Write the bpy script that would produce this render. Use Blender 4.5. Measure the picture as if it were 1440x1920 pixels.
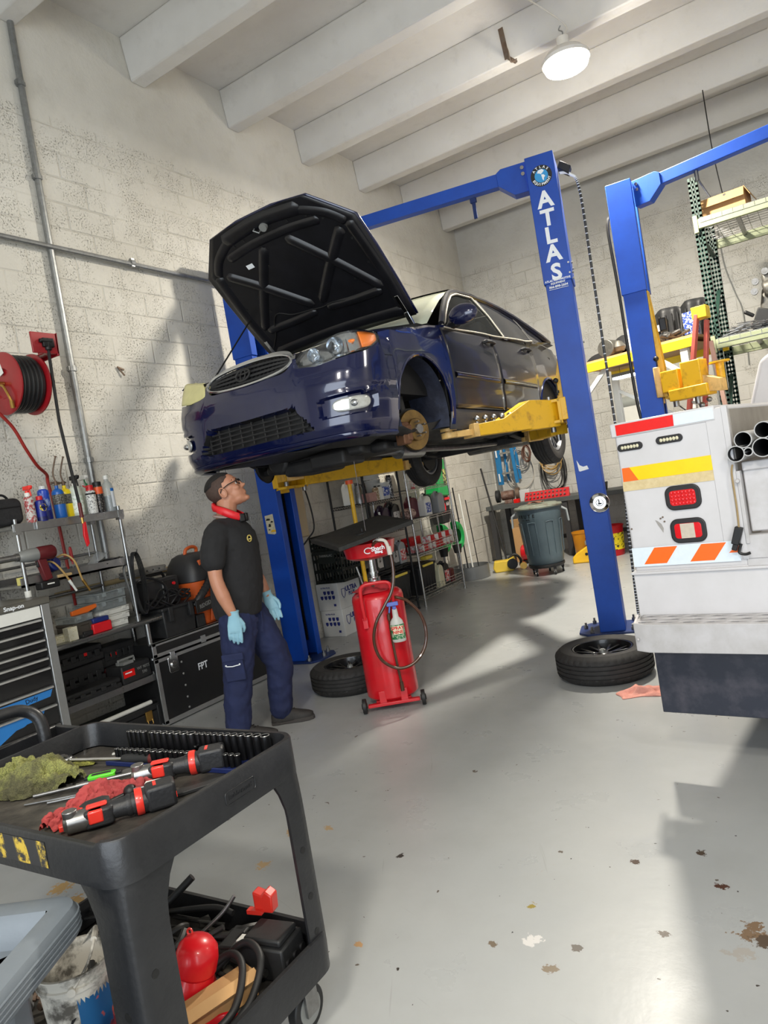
import bpy, bmesh, math, random
from mathutils import Vector as V, Matrix
from math import sin, cos, pi, radians as rad
random.seed(7)
for o in list(bpy.data.objects): bpy.data.objects.remove(o)
SC = bpy.context.scene
COL = SC.collection
# ---------------- camera ----------------
def cam_setup():
    yaw, pitch, roll = 0.563471715, 0.0355796136, 0.166565509
    F = V((-sin(yaw)*cos(pitch), cos(yaw)*cos(pitch), -sin(pitch)))
    Rt = V((cos(yaw), sin(yaw), 0)); D = F.cross(Rt)
    r = cos(roll)*Rt + sin(roll)*D
    d = -sin(roll)*Rt + cos(roll)*D
    M = Matrix((r, -d, -F)).transposed().to_4x4()
    M.translation = (0, 0, 1.48)
    cd = bpy.data.cameras.new('camera'); co = bpy.data.objects.new('camera', cd); COL.objects.link(co)
    co.matrix_world = M
    cd.sensor_fit = 'HORIZONTAL'; cd.sensor_width = 36; cd.lens = 36*1336.274/1440
    cd.clip_start = .02; cd.clip_end = 100
    SC.camera = co
cam_setup()
# ---------------- light ----------------
SC.view_settings.view_transform = 'Standard'
SC.view_settings.look = 'None'
SC.view_settings.gamma = 1
SC.view_settings.use_curve_mapping = False
SC.view_settings.exposure = -0.2
wd = bpy.data.worlds.new('World'); SC.world = wd; wd.use_nodes = True
wd.node_tree.nodes['Background'].inputs[0].default_value = (.80, .90, 1.0, 1)
wd.node_tree.nodes['Background'].inputs[1].default_value = 0.6
def light(name, kind, loc, energy, col=(1, 1, 1), size=.3, target=None, sy=None, spread=None):
    l = bpy.data.lights.new(name, kind); l.energy = energy; l.color = col
    if kind == 'AREA':
        l.size = size
        if sy: l.shape = 'RECTANGLE'; l.size_y = sy
        else: l.shape = 'DISK'
        if spread: l.spread = spread
    elif kind == 'POINT': l.shadow_soft_size = size
    o = bpy.data.objects.new(name, l); COL.objects.link(o); o.location = loc
    if target is not None:
        o.rotation_euler = (V(target)-V(loc)).to_track_quat('-Z', 'Y').to_euler()
    return o
LAMPCOL = (1, .93, .80)
# added fill lights out of view: overhead discs and a cool rear panel
light('fill_light_a', 'AREA', (2.8, -.8, 5.0), 190, LAMPCOL, .6, (2.8, -.8, 0))
light('fill_light_c', 'AREA', (.3, -2.0, 5.0), 290, LAMPCOL, .7, (.3, -2.0, 0))
light('fill_light_b', 'AREA', (4.2, 6.2, 5.0), 130, LAMPCOL, .9, (4.2, 6.2, 0))
light('fill_light_rear', 'AREA', (1.0, -3.6, 2.1), 430, (.84, .92, 1), 6.5, (-.6, 5, 2.2), 3.8)
# ---------------- helpers ----------------
def lin(c):
    return tuple(((x/255)/12.92 if x/255 <= .04045 else ((x/255+.055)/1.055)**2.4) for x in c)
class MB:
    def __init__(s): s.v = []; s.f = []; s.m = []; s.X = None
    def add(s, vs, fs, mi=0):
        b = len(s.v)
        if s.X is not None: vs = [s.X @ V(p) for p in vs]
        s.v += [tuple(p) for p in vs]
        for f in fs: s.f.append([b+i for i in f]); s.m.append(mi)
        return s
    def box(s, c, d, R=None, mi=0, taper=1.0):
        c = V(c); x, y, z = d[0]/2, d[1]/2, d[2]/2
        P = [V((a*x*(taper if k < 0 else 1), b*y*(taper if k < 0 else 1), k*z)) for k in (-1, 1) for b in (-1, 1) for a in (-1, 1)]
        if R is not None: P = [R @ p for p in P]
        return s.add([c+p for p in P], [(0, 2, 3, 1), (4, 5, 7, 6), (0, 1, 5, 4), (2, 6, 7, 3), (0, 4, 6, 2), (1, 3, 7, 5)], mi)
    def bb(s, x0, x1, y0, y1, z0, z1, mi=0):
        return s.box(((x0+x1)/2, (y0+y1)/2, (z0+z1)/2), (abs(x1-x0), abs(y1-y0), abs(z1-z0)), None, mi)
    def bar(s, p0, p1, w, h, up=(0, 0, 1), mi=0):
        p0, p1 = V(p0), V(p1); d = p1-p0; L = d.length
        if L < 1e-6: return s
        d.normalize(); u = V(up)
        if abs(d.dot(u)) > .98: u = V((1, 0, 0)) if abs(d.x) < .9 else V((0, 1, 0))
        sd = d.cross(u).normalized(); u = sd.cross(d)
        R = Matrix((d, sd, u)).transposed()
        return s.box((p0+p1)/2, (L, w, h), R, mi)
    def cyl(s, p0, p1, r0, r1=None, n=16, mi=0, caps=True):
        r1 = r0 if r1 is None else r1
        p0, p1 = V(p0), V(p1); d = (p1-p0).normalized()
        a = V((0, 0, 1)) if abs(d.z) < .9 else V((1, 0, 0))
        u = d.cross(a).normalized(); w = d.cross(u)
        vs = []
        for p, r in ((p0, r0), (p1, r1)):
            for i in range(n):
                t = 2*pi*i/n; vs.append(p+u*(r*cos(t))+w*(r*sin(t)))
        fs = [(i, (i+1) % n, n+(i+1) % n, n+i) for i in range(n)]
        if caps: fs += [tuple(range(n))[::-1], tuple(range(n, 2*n))]
        return s.add(vs, fs, mi)
    def tube(s, pts, r, n=8, mi=0, closed=False, caps=True):
        pts = [V(p) for p in pts]; N = len(pts)
        rs = r if isinstance(r, (list, tuple)) else [r]*N
        vs = []; prev = None
        for i, p in enumerate(pts):
            if closed: d = pts[(i+1) % N]-pts[i-1]
            else: d = pts[min(i+1, N-1)]-pts[max(i-1, 0)]
            if d.length < 1e-9: d = V((0, 0, 1))
            d.normalize()
            if prev is None:
                a = V((0, 0, 1)) if abs(d.z) < .9 else V((1, 0, 0)); u = d.cross(a).normalized()
            else:
                u = prev - d*prev.dot(d)
                u = u.normalized() if u.length > 1e-6 else d.orthogonal().normalized()
            prev = u; w = d.cross(u)
            for k in range(n):
                t = 2*pi*k/n; vs.append(p+u*(rs[i]*cos(t))+w*(rs[i]*sin(t)))
        fs = []
        for i in range(N if closed else N-1):
            j = (i+1) % N
            for k in range(n): fs.append((i*n+k, i*n+(k+1) % n, j*n+(k+1) % n, j*n+k))
        if caps and not closed: fs += [tuple(range(n))[::-1], tuple(range((N-1)*n, N*n))]
        return s.add(vs, fs, mi)
    def lathe(s, prof, c=(0, 0, 0), n=24, M=None, mi=0, sx=1, sy=1, caps=True):
        vs = []
        for r, z in prof:
            for k in range(n):
                t = 2*pi*k/n; vs.append(V((r*cos(t)*sx, r*sin(t)*sy, z)))
        if M is not None: vs = [M @ p for p in vs]
        vs = [V(c)+p for p in vs]
        fs = []
        for i in range(len(prof)-1):
            for k in range(n): fs.append((i*n+k, i*n+(k+1) % n, (i+1)*n+(k+1) % n, (i+1)*n+k))
        if caps: fs += [tuple(range(n))[::-1], tuple(range((len(prof)-1)*n, len(prof)*n))]
        return s.add(vs, fs, mi)
    def prism(s, poly, z0, z1, M=None, mi=0):
        n = len(poly)
        vs = [V((x, y, z0)) for x, y in poly]+[V((x, y, z1)) for x, y in poly]
        if M is not None: vs = [M @ p for p in vs]
        return s.add(vs, [tuple(range(n))[::-1], tuple(range(n, 2*n))]+[(i, (i+1) % n, n+(i+1) % n, n+i) for i in range(n)], mi)
    def loft(s, rows, mi=0, cu=False):
        n = len(rows[0]); vs = [p for r in rows for p in r]
        fs = []
        for i in range(len(rows)-1):
            for k in range(n if cu else n-1): fs.append((i*n+k, i*n+(k+1) % n, (i+1)*n+(k+1) % n, (i+1)*n+k))
        return s.add(vs, fs, mi)
    def ball(s, c, r, n=12, m=8, mi=0, M=None):
        if not isinstance(r, (list, tuple)): r = (r, r, r)
        c = V(c); rows = []
        for i in range(m+1):
            a = pi*i/m
            row = []
            for k in range(n):
                t = 2*pi*k/n
                p = V((r[0]*sin(a)*cos(t), r[1]*sin(a)*sin(t), -r[2]*cos(a)))
                row.append(c+(M @ p if M is not None else p))
            rows.append(row)
        return s.loft(rows, mi, True)
def link(name, me, mats, parent=None):
    o = bpy.data.objects.new(name, me); COL.objects.link(o)
    for m in (mats if isinstance(mats, (list, tuple)) else [mats]): me.materials.append(m)
    if parent is not None: o.parent = parent
    return o
def obj(name, mb, mats, parent=None, bev=0, smooth=35, thick=0, sub=0, seg=2, weld=True):
    me = bpy.data.meshes.new(name); me.from_pydata(mb.v, [], mb.f); me.update()
    for i, p in enumerate(me.polygons): p.material_index = mb.m[i]
    bm = bmesh.new(); bm.from_mesh(me)
    if weld: bmesh.ops.remove_doubles(bm, verts=bm.verts, dist=1e-5)
    bmesh.ops.recalc_face_normals(bm, faces=bm.faces)
    bm.to_mesh(me); bm.free()
    o = link(name, me, mats, parent)
    if smooth:
        for p in me.polygons: p.use_smooth = True
        me.set_sharp_from_angle(angle=rad(smooth))
    if thick:
        m = o.modifiers.new('s', 'SOLIDIFY'); m.thickness = thick; m.offset = -1
    if bev:
        m = o.modifiers.new('b', 'BEVEL'); m.width = bev; m.segments = seg; m.limit_method = 'ANGLE'; m.angle_limit = rad(40)
    if sub:
        m = o.modifiers.new('u', 'SUBSURF'); m.levels = sub; m.render_levels = sub
    return o
def thing(name, label, cat, loc=(0, 0, 0), rotz=0, group=None, rot=None):
    o = bpy.data.objects.new(name, None); COL.objects.link(o)
    o.location = loc; o.rotation_euler = rot if rot else (0, 0, rotz)
    o.empty_display_size = .1
    o['label'] = label; o['category'] = cat
    if group: o['group'] = group
    return o
def tag(o, label, cat, group=None, kind=None):
    o['label'] = label; o['category'] = cat
    if group: o['group'] = group
    if kind: o['kind'] = kind
    return o
def struct(name, mb, m, parent=None, **k):
    o = obj(name, mb, m, parent, **k)
    if parent is None: o['kind'] = 'structure'
    return o
def dup(root, loc, rotz=None, label=None, group=None, scale=None, rot=None):
    r = root.copy(); COL.objects.link(r); r.location = loc
    if rotz is not None: r.rotation_euler = (0, 0, rotz)
    if rot is not None: r.rotation_euler = rot
    if scale: r.scale = scale if isinstance(scale, (tuple, list)) else (scale,)*3
    if label: r['label'] = label
    if group: r['group'] = group
    for ch in list(root.children):
        c = ch.copy(); COL.objects.link(c); c.parent = r
        for g in list(ch.children):
            d = g.copy(); COL.objects.link(d); d.parent = c
    return r
def frame(o, x, y, z=None):
    x = V(x).normalized(); y = V(y); y = (y-x*y.dot(x)).normalized()
    z = x.cross(y)
    M = Matrix((x, y, z)).transposed().to_4x4(); M.translation = V(o); return M
def text(name, s, size, M, m, parent=None, off=0.0, ext=.0006, align='CENTER', sx=1.0, spacing=1.0):
    cu = bpy.data.curves.new('t', 'FONT'); cu.body = s; cu.size = size; cu.extrude = ext; cu.offset = off
    cu.align_x = align; cu.align_y = 'CENTER'; cu.space_line = spacing; cu.resolution_u = 3
    t = bpy.data.objects.new('t', cu); COL.objects.link(t)
    dg = bpy.context.evaluated_depsgraph_get()
    me = bpy.data.meshes.new_from_object(t.evaluated_get(dg))
    bpy.data.objects.remove(t)
    me.transform(M @ Matrix.Diagonal((sx, 1, 1, 1)))
    me.materials.clear()
    return link(name, me, m, parent)
def curve(pts, n=8, closed=False):
    P = [V(p) for p in pts]; out = []; N = len(P)
    for i in range(N if closed else N-1):
        if closed: a, b, c, d = P[i-1], P[i], P[(i+1) % N], P[(i+2) % N]
        else: a, b, c, d = P[max(i-1, 0)], P[i], P[i+1], P[min(i+2, N-1)]
        for k in range(n):
            t = k/n
            out.append(.5*((2*b)+(c-a)*t+(2*a-5*b+4*c-d)*t*t+(3*b-a-3*c+d)*t*t*t))
    if not closed: out.append(P[-1])
    return out
def interp(x, xs, ys):
    if x <= xs[0]: return ys[0]
    for i in range(len(xs)-1):
        if x <= xs[i+1]:
            t = (x-xs[i])/(xs[i+1]-xs[i]); return ys[i]+(ys[i+1]-ys[i])*t
    return ys[-1]
def sinterp(x, xs, ys):
    if x <= xs[0]: return ys[0]
    for i in range(len(xs)-1):
        if x <= xs[i+1]:
            t = (x-xs[i])/(xs[i+1]-xs[i]); t = t*t*(3-2*t); return ys[i]+(ys[i+1]-ys[i])*t
    return ys[-1]
# ---------------- materials ----------------
_M = {}
def mat(name, rgb, rough=.5, metal=0, n=None, bump=None, coat=0, emit=0, trans=0, alpha=1, ecol=None, spec=None, ior=None, r2=None):
    """n = (scale, amount, rgb2[, detail, lo, hi]) dirt mixed over the base; bump = (scale, strength)"""
    if name in _M: return _M[name]
    m = bpy.data.materials.new(name); m.use_nodes = True; T = m.node_tree; N = T.nodes; L = T.links
    b = N['Principled BSDF']; b.inputs['Base Color'].default_value = (*lin(rgb), 1)
    b.inputs['Roughness'].default_value = rough; b.inputs['Metallic'].default_value = metal
    if coat: b.inputs['Coat Weight'].default_value = coat; b.inputs['Coat Roughness'].default_value = .05
    if trans: b.inputs['Transmission Weight'].default_value = trans
    if ior: b.inputs['IOR'].default_value = ior
    if spec is not None: b.inputs['Specular IOR Level'].default_value = spec
    if alpha < 1: b.inputs['Alpha'].default_value = alpha
    if emit: b.inputs['Emission Color'].default_value = (*lin(ecol or rgb), 1); b.inputs['Emission Strength'].default_value = emit
    tc = N.new('ShaderNodeTexCoord')
    if n is None and not emit and not trans and alpha == 1:
        n = (9, .12, tuple(c*.6 for c in rgb))
    if n:
        sc, am, c2 = n[:3]; det = n[3] if len(n) > 3 else 5; lo = n[4] if len(n) > 4 else .35; hi = n[5] if len(n) > 5 else .75
        t = N.new('ShaderNodeTexNoise'); t.inputs['Scale'].default_value = sc; t.inputs['Detail'].default_value = det; t.inputs['Roughness'].default_value = .65
        L.new(tc.outputs['Object'], t.inputs['Vector'])
        r = N.new('ShaderNodeMapRange'); r.inputs[1].default_value = lo; r.inputs[2].default_value = hi; r.inputs[4].default_value = am
        L.new(t.outputs['Fac'], r.inputs[0])
        x = N.new('ShaderNodeMix'); x.data_type = 'RGBA'; x.inputs[6].default_value = (*lin(rgb), 1); x.inputs[7].default_value = (*lin(c2), 1)
        L.new(r.outputs[0], x.inputs[0]); L.new(x.outputs[2], b.inputs['Base Color'])
        if r2 is not None:
            q = N.new('ShaderNodeMapRange'); q.inputs[1].default_value = lo; q.inputs[2].default_value = hi; q.inputs[3].default_value = rough; q.inputs[4].default_value = r2
            L.new(t.outputs['Fac'], q.inputs[0]); L.new(q.outputs[0], b.inputs['Roughness'])
    if bump:
        t = N.new('ShaderNodeTexNoise'); t.inputs['Scale'].default_value = bump[0]; t.inputs['Detail'].default_value = 4
        L.new(tc.outputs['Object'], t.inputs['Vector'])
        q = N.new('ShaderNodeBump'); q.inputs['Strength'].default_value = bump[1]; q.inputs['Distance'].default_value = .01
        L.new(t.outputs['Fac'], q.inputs['Height']); L.new(q.outputs[0], b.inputs['Normal'])
    _M[name] = m; return m
class G:
    """tiny node graph helper"""
    def __init__(s, name):
        s.m = bpy.data.materials.new(name); s.m.use_nodes = True; s.T = s.m.node_tree; s.N = s.T.nodes; s.L = s.T.links
        s.b = s.N['Principled BSDF']; s.tc = s.N.new('ShaderNodeTexCoord')
    def set(s, k, v):
        if hasattr(v, 'is_linked') or isinstance(v, bpy.types.NodeSocket): s.L.new(v, s.b.inputs[k])
        else: s.b.inputs[k].default_value = v
    def put(s, sock, v):
        if isinstance(v, bpy.types.NodeSocket): s.L.new(v, sock)
        elif v is not None: sock.default_value = v
    def noise(s, vec, sc, det=5, rough=.6, dist=0):
        t = s.N.new('ShaderNodeTexNoise'); t.inputs['Scale'].default_value = sc; t.inputs['Detail'].default_value = det
        t.inputs['Roughness'].default_value = rough; t.inputs['Distortion'].default_value = dist
        s.L.new(vec, t.inputs['Vector']); return t.outputs['Fac']
    def mr(s, v, a, b, c=0, d=1):
        t = s.N.new('ShaderNodeMapRange'); s.put(t.inputs[0], v)
        for i, x in enumerate((a, b, c, d)): t.inputs[i+1].default_value = x
        return t.outputs[0]
    def mix(s, f, a, b):
        t = s.N.new('ShaderNodeMix'); t.data_type = 'RGBA'
        s.put(t.inputs[0], f); s.put(t.inputs[6], a if isinstance(a, bpy.types.NodeSocket) else (*lin(a), 1)); s.put(t.inputs[7], b if isinstance(b, bpy.types.NodeSocket) else (*lin(b), 1))
        return t.outputs[2]
    def math(s, op, a, b=None):
        t = s.N.new('ShaderNodeMath'); t.operation = op; s.put(t.inputs[0], a)
        if b is not None: s.put(t.inputs[1], b)
        return t.outputs[0]
    def sep(s, vec):
        t = s.N.new('ShaderNodeSeparateXYZ'); s.L.new(vec, t.inputs[0]); return t.outputs
    def comb(s, x, y, z):
        t = s.N.new('ShaderNodeCombineXYZ')
        for i, q in enumerate((x, y, z)): s.put(t.inputs[i], q)
        return t.outputs[0]
    def bump(s, h, st=.5, dist=.01):
        t = s.N.new('ShaderNodeBump'); t.inputs['Strength'].default_value = st; t.inputs['Distance'].default_value = dist
        s.L.new(h, t.inputs['Height']); return t.outputs[0]
# ---------------- the room ----------------
WX, BY, CZ, BZ = -4.76, 11.12, 5.73, 5.36       # left wall, back wall, slab, beam bottoms
RX, FY = 6.0, -4.0
SPOTS = [(-.76, 2.49, .016, (70, 52, 40)), (-.56, 2.60, .018, (74, 62, 50)), (-.47, 2.41, .02, (76, 50, 38)), (-.60, 2.12, .017, (72, 60, 48)), (-.36, 2.20, .045, (120, 98, 76)), (-.33, 2.17, .03, (84, 70, 56)), (-.39, 2.10, .032, (160, 156, 150)),
         (-.87, 1.87, .02, (124, 112, 96)), (-1.08, 1.92, .016, (110, 98, 84)), (-.97, 1.97, .026, (196, 194, 192)), (-.83, 1.98, .016, (96, 90, 84)), (-1.03, 2.14, .014, (140, 124, 60)), (-1.65, 2.30, .014, (60, 58, 56)), (-3.01, 1.68, .05, (170, 140, 92)), (-2.84, 1.63, .055, (164, 132, 82)), (-2.26, 2.35, .03, (168, 140, 104)), (-2.1, 2.42, .022, (170, 146, 112)), (-1.04, 1.99, .006, (16, 16, 16)), (-2.2, 2.08, .03, (174, 148, 110)), (-1.5, 1.78, .014, (176, 140, 100))]
def floor_mat():
    g = G('painted_concrete_floor'); P = g.tc.outputs['Object']
    big = g.noise(P, .55, 4); mid = g.noise(P, 3.2, 6)
    c = g.mix(g.mr(big, .35, .7), (166, 168, 168), (152, 155, 156))
    c = g.mix(g.mr(mid, .45, .8, 0, .35), c, (140, 141, 139))
    # thin scratches: stretched noises
    for i, (a, b, k) in enumerate(((40, 1.2, .5), (1.4, 46, .5), (22, 22, 0))):
        x, y, z = g.sep(P)
        if i < 2:
            r = .5 if i == 0 else -.35
            u = g.math('ADD', g.math('MULTIPLY', x, cos(r)), g.math('MULTIPLY', y, sin(r)))
            v = g.math('SUBTRACT', g.math('MULTIPLY', y, cos(r)), g.math('MULTIPLY', x, sin(r)))
            n = g.noise(g.comb(g.math('MULTIPLY', u, a), g.math('MULTIPLY', v, b), 0), 1.0, 3)
            c = g.mix(g.mr(n, .70, .76, 0, .35), c, (118, 116, 112))
    # paint chips: small sharp flakes, fewer large ones
    n1 = g.noise(P, 17, 3, .5, .4); c = g.mix(g.mr(n1, .735, .75), c, (92, 84, 76))
    n2 = g.noise(P, 5.5, 6, .7, .6); n3 = g.noise(P, 1.1, 2)
    chip = g.math('MULTIPLY', g.mr(n2, .70, .712), g.mr(n3, .5, .56))
    c = g.mix(chip, c, (150, 122, 92))
    n4 = g.noise(P, 34, 2, .5); c = g.mix(g.mr(n4, .755, .765), c, (60, 56, 52))
    # drilled holes and broken patches, each where it is on this floor
    for (x_, y_, r_, col) in SPOTS:
        vd = g.N.new('ShaderNodeVectorMath'); vd.operation = 'DISTANCE'; g.L.new(P, vd.inputs[0]); vd.inputs[1].default_value = (x_, y_, 0)
        dd = g.math('ADD', vd.outputs['Value'], g.mr(g.noise(P, 26, 5, .75), .3, .7, -r_*1.1, r_*1.1))
        c = g.mix(g.mr(dd, r_*.86, r_*.94, 1, 0), c, col)
    g.set('Base Color', c)
    g.set('Roughness', g.mr(mid, .3, .8, .25, .42))
    h = g.math('SUBTRACT', g.noise(P, 26, 3), g.math('MULTIPLY', chip, 2.0))
    g.set('Normal', g.bump(h, .12, .004))
    g.set('Specular IOR Level', .32)
    return g.m
def block_mat(name, axis, base, lo, warm):
    g = G(name); P = g.tc.outputs['Object']; x, y, z = g.sep(P)
    u = y if axis == 'x' else x
    vec = g.comb(u, z, 0)
    wob = g.noise(P, 1.3, 3)
    br = g.N.new('ShaderNodeTexBrick'); g.L.new(vec, br.inputs['Vector'])
    for k, v_ in (('Scale', 1), ('Mortar Size', .012), ('Mortar Smooth', 1.0), ('Brick Width', .41), ('Row Height', .203)): br.inputs[k].default_value = v_
    band = g.mr(z, 4.72, 4.76)                 # the smooth tie beam along the top
    mor = g.math('MULTIPLY', br.outputs['Fac'], g.math('SUBTRACT', 1.0, band))
    big = g.noise(P, .7, 5); mid = g.noise(P, 4, 6, .7); pore = g.noise(P, 75, 4, .75)
    por = g.math('MULTIPLY', g.mr(pore, .56, .66), g.math('MULTIPLY', g.mr(mid, .44, .58), g.math('SUBTRACT', 1.0, band)))
    c = g.mix(g.mr(big, .35, .7), base, lo)
    c = g.mix(g.mr(mid, .52, .85, 0, .45), c, warm)
    c = g.mix(g.math('MULTIPLY', mor, .22), c, warm)
    c = g.mix(g.math('MULTIPLY', por, .75), c, (96, 88, 76))
    c = g.mix(g.mr(g.noise(P, 22, 5, .7), .73, .76, 0, .7), c, (92, 84, 74))
    g.set('Base Color', c); g.set('Roughness', .82)
    h = g.math('SUBTRACT', g.math('MULTIPLY', wob, .6), g.math('ADD', g.math('MULTIPLY', mor, g.mr(g.noise(P, 1.7, 3), .38, .60, .0, .55)), g.math('MULTIPLY', por, .6)))
    h = g.math('ADD', h, g.math('MULTIPLY', g.noise(P, 30, 4), .35))
    g.set('Normal', g.bump(h, .85, .014))
    return g.m
def conc_mat():
    g = G('white_painted_concrete'); P = g.tc.outputs['Object']
    big = g.noise(P, .6, 5); mid = g.noise(P, 5, 6, .7)
    c = g.mix(g.mr(big, .35, .7), (216, 214, 209), (198, 195, 189))
    c = g.mix(g.mr(mid, .55, .85, 0, .4), c, (172, 168, 160))
    c = g.mix(g.mr(g.noise(P, 14, 5, .7), .74, .77, 0, .6), c, (120, 112, 100))
    g.set('Base Color', c); g.set('Roughness', .8)
    g.set('Normal', g.bump(g.noise(P, 9, 5), .35, .01))
    return g.m
M_floor = floor_mat()
M_wl = block_mat('painted_block_left', 'x', (212, 209, 200), (192, 188, 178), (172, 166, 152))
M_wb = block_mat('painted_block_back', 'y', (204, 203, 198), (186, 184, 177), (168, 163, 152))
M_con = conc_mat()
struct('floor', MB().bb(WX-.2, RX, FY-1, BY+.2, -.12, 0), M_floor, smooth=0)
struct('wall_left', MB().bb(WX-.2, WX, FY, BY+.2, 0, CZ), M_wl, smooth=0)
struct('wall_back', MB().bb(WX, RX, BY, BY+.2, 0, CZ), M_wb, smooth=0)
struct('wall_right', MB().bb(RX, RX+.2, FY, BY+.2, 0, CZ), M_wb, smooth=0)
wf = MB(); wf.bb(WX, RX, FY-.2, FY, 4.2, CZ); wf.bb(WX, -2.6, FY-.2, FY, 0, 4.2); wf.bb(4.6, RX, FY-.2, FY, 0, 4.2)
struct('wall_front', wf, M_wb, smooth=0)
struct('ceiling', MB().bb(WX-.2, RX+.2, FY-.2, BY+.2, CZ, CZ+.2), M_con, smooth=0)
k = 1
yb = 3.45-1.215*6
while yb < BY-.2:
    if yb > FY+.1:
        y0, y1 = yb-.075, yb+.075
        M = Matrix(((0, 0, 1, 0), (1, 0, 0, 0), (0, 1, 0, 0), (0, 0, 0, 1)))
        b = MB().prism([(y0, BZ), (y1, BZ), (y1+.05, CZ), (y0-.05, CZ)], WX, RX, M)
        struct('trim_%d' % k, b, M_con, bev=.012); k += 1
    yb += 1.215
# concrete haunch strips where slab meets the wall between beams
M_gal = mat('galvanised_conduit', (150, 152, 152), .42, .75, n=(30, .5, (96, 96, 94)))
def conduit(name, pts, r, label, clips=()):
    t = thing(name, label, 'conduit', pts[0])
    o = V(pts[0])
    obj('pipe', MB().tube([V(p)-o for p in curve(pts, 6)] if len(pts) > 2 else [V(p)-o for p in pts], r, 10), M_gal, t)
    for c, d in clips:
        c = V(c)-o; d = V(d)
        obj('clip', MB().cyl(c-d*.02, c+d*.02, r*1.35, n=10).box(c+d*.0, (.03, .07, .03) if abs(d.z) > .5 else (.03, .03, .07)), M_gal, t)
    return t
xw = WX+.028
conduit('electrical_conduit', [(xw, 3.46, 1.25), (xw, 3.46, 3.0), (xw, 3.47, 5.28), (xw+.02, 3.475, 5.40), (xw+.2, 3.52, 5.44), (WX+3, 3.54, 5.44), (RX, 3.54, 5.44)][:4]+[(xw+.1, 3.50, 5.46)], .024,
        'grey steel conduit running up the left wall to the first ceiling beam', [((xw, 3.46, z), (0, 0, 1)) for z in (2.05, 2.75, 4.9, 4.2)])
conduit('electrical_conduit', [(xw+.02, -2.5, 3.69), (xw+.02, 6.4, 3.66)], .02,
        'grey steel conduit running level along the left wall behind the raised bonnet', [((xw+.02, y, 3.68), (0, 1, 0)) for y in (2.4, 4.2, 5.4)])
conduit('electrical_conduit', [(xw+.1, 3.53, 5.46), (1.5, 3.55, 5.46)], .022, 'grey steel conduit fixed along the side of the first ceiling beam')
# hanging lamp
M_lampw = mat('lamp_housing', (225, 222, 215), .4, .1)
M_glow = mat('lamp_glow', (255, 247, 225), .4, emit=16)
lp = thing('hanging_lamp', 'bright round hanging bay lamp hooked below the ceiling beams', 'ceiling lamp', (-1.58, 6.83, 4.98))
obj('lamp_lens', MB().lathe([(.20, .055), (.205, .02), (.19, -.02), (.13, -.05), (.0, -.06)], n=32, caps=False), M_glow, lp)
obj('lamp_shade', MB().lathe([(.212, .03), (.215, .06), (.16, .12), (.08, .16), (.055, .17), (.055, .25), (.0, .26)], n=32, caps=False), M_lampw, lp)
obj('lamp_hook', MB().tube(curve([(0, 0, .25), (.01, 0, .30), (-.02, 0, .33), (0, 0, .36)], 5), .006), M_gal, lp)
M_wire = mat('white_cable', (205, 200, 190), .6)
obj('lamp_cord', MB().tube(curve([(0, .0, .25), (.05, -.02, .33), (-.12, -.15, .52), (-.35, -.42, .70), (-.5, -.6, .745)], 6), .008), M_wire, lp)
l = light('lamp_light', 'AREA', (-1.58, 6.83, 4.86), 520, LAMPCOL, .34, (-1.58, 6.83, 0))
l.parent = lp; l.location = (0, 0, -.075)
l = light('lamp_glow_light', 'POINT', (0, 0, 0), 70, LAMPCOL, .14); l.parent = lp; l.location = (0, 0, -.22)
# bracket with a hook on the third beam
br = thing('ceiling_bracket', 'small rusty steel bracket hanging from a beam, left of the lamp', 'bracket', (-2.15, 6.985, 5.37))
M_rust = mat('rusty_steel', (120, 108, 96), .6, .6, n=(18, .7, (104, 70, 48)))
obj('strap', MB().bar((0, -.09, .25), (.02, -.085, -.05), .05, .006, up=(0, 1, 0)).bar((.02, -.085, -.03), (.07, .02, -.06), .03, .02), M_rust, br, bev=.002)
obj('hook', MB().tube(curve([(.02, -.1, .1), (.05, -.12, .0), (.05, -.08, -.09), (.1, -.05, -.07)], 5), .006), M_rust, br)
# ---------------- two-post lifts ----------------
def tmesh(s, size, off=0, ext=.0005):
    cu = bpy.data.curves.new('t', 'FONT'); cu.body = s; cu.size = size; cu.extrude = ext; cu.offset = off; cu.align_x = 'CENTER'; cu.align_y = 'CENTER'; cu.resolution_u = 3
    t = bpy.data.objects.new('t', cu); COL.objects.link(t)
    me = bpy.data.meshes.new_from_object(t.evaluated_get(bpy.context.evaluated_depsgraph_get()))
    bpy.data.objects.remove(t)
    return [v.co.copy() for v in me.vertices], [tuple(p.vertices) for p in me.polygons]
def addtext(mb, s, size, M, mi=0, off=0, sx=1, ext=.0005):
    vs, fs = tmesh(s, size, off, ext)
    D = Matrix.Diagonal((sx, 1, 1, 1))
    mb.add([M @ (D @ v) for v in vs], fs, mi); return mb
M_blue = mat('lift_blue_paint', (14, 72, 172), .46, 0, n=(5, .5, (8, 50, 132), 6), spec=.4)
M_blued = mat('lift_inner_blue', (12, 42, 100), .5, n=(9, .5, (14, 20, 34)))
M_yel = mat('lift_yellow_paint', (226, 176, 26), .42, n=(11, .75, (150, 104, 22), 7, .52, .72), bump=(30, .06))
M_yelw = mat('lift_yellow_worn', (220, 180, 110), .5, n=(14, .6, (150, 120, 70), 6, .45, .7))
M_steel = mat('bare_steel', (150, 150, 150), .35, .9, n=(20, .6, (90, 86, 80)))
M_blk = mat('black_rubber', (24, 24, 25), .55, n=(12, .4, (42, 42, 42)))
M_grey = mat('cylinder_grey', (140, 142, 140), .45, .3)
M_white = mat('white_decal', (236, 240, 244), .6, n=(40, .12, (190, 195, 200)))
M_black = mat('black_decal', (14, 14, 16), .5)
M_cyan = mat('globe_blue', (40, 150, 215), .4)
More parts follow.
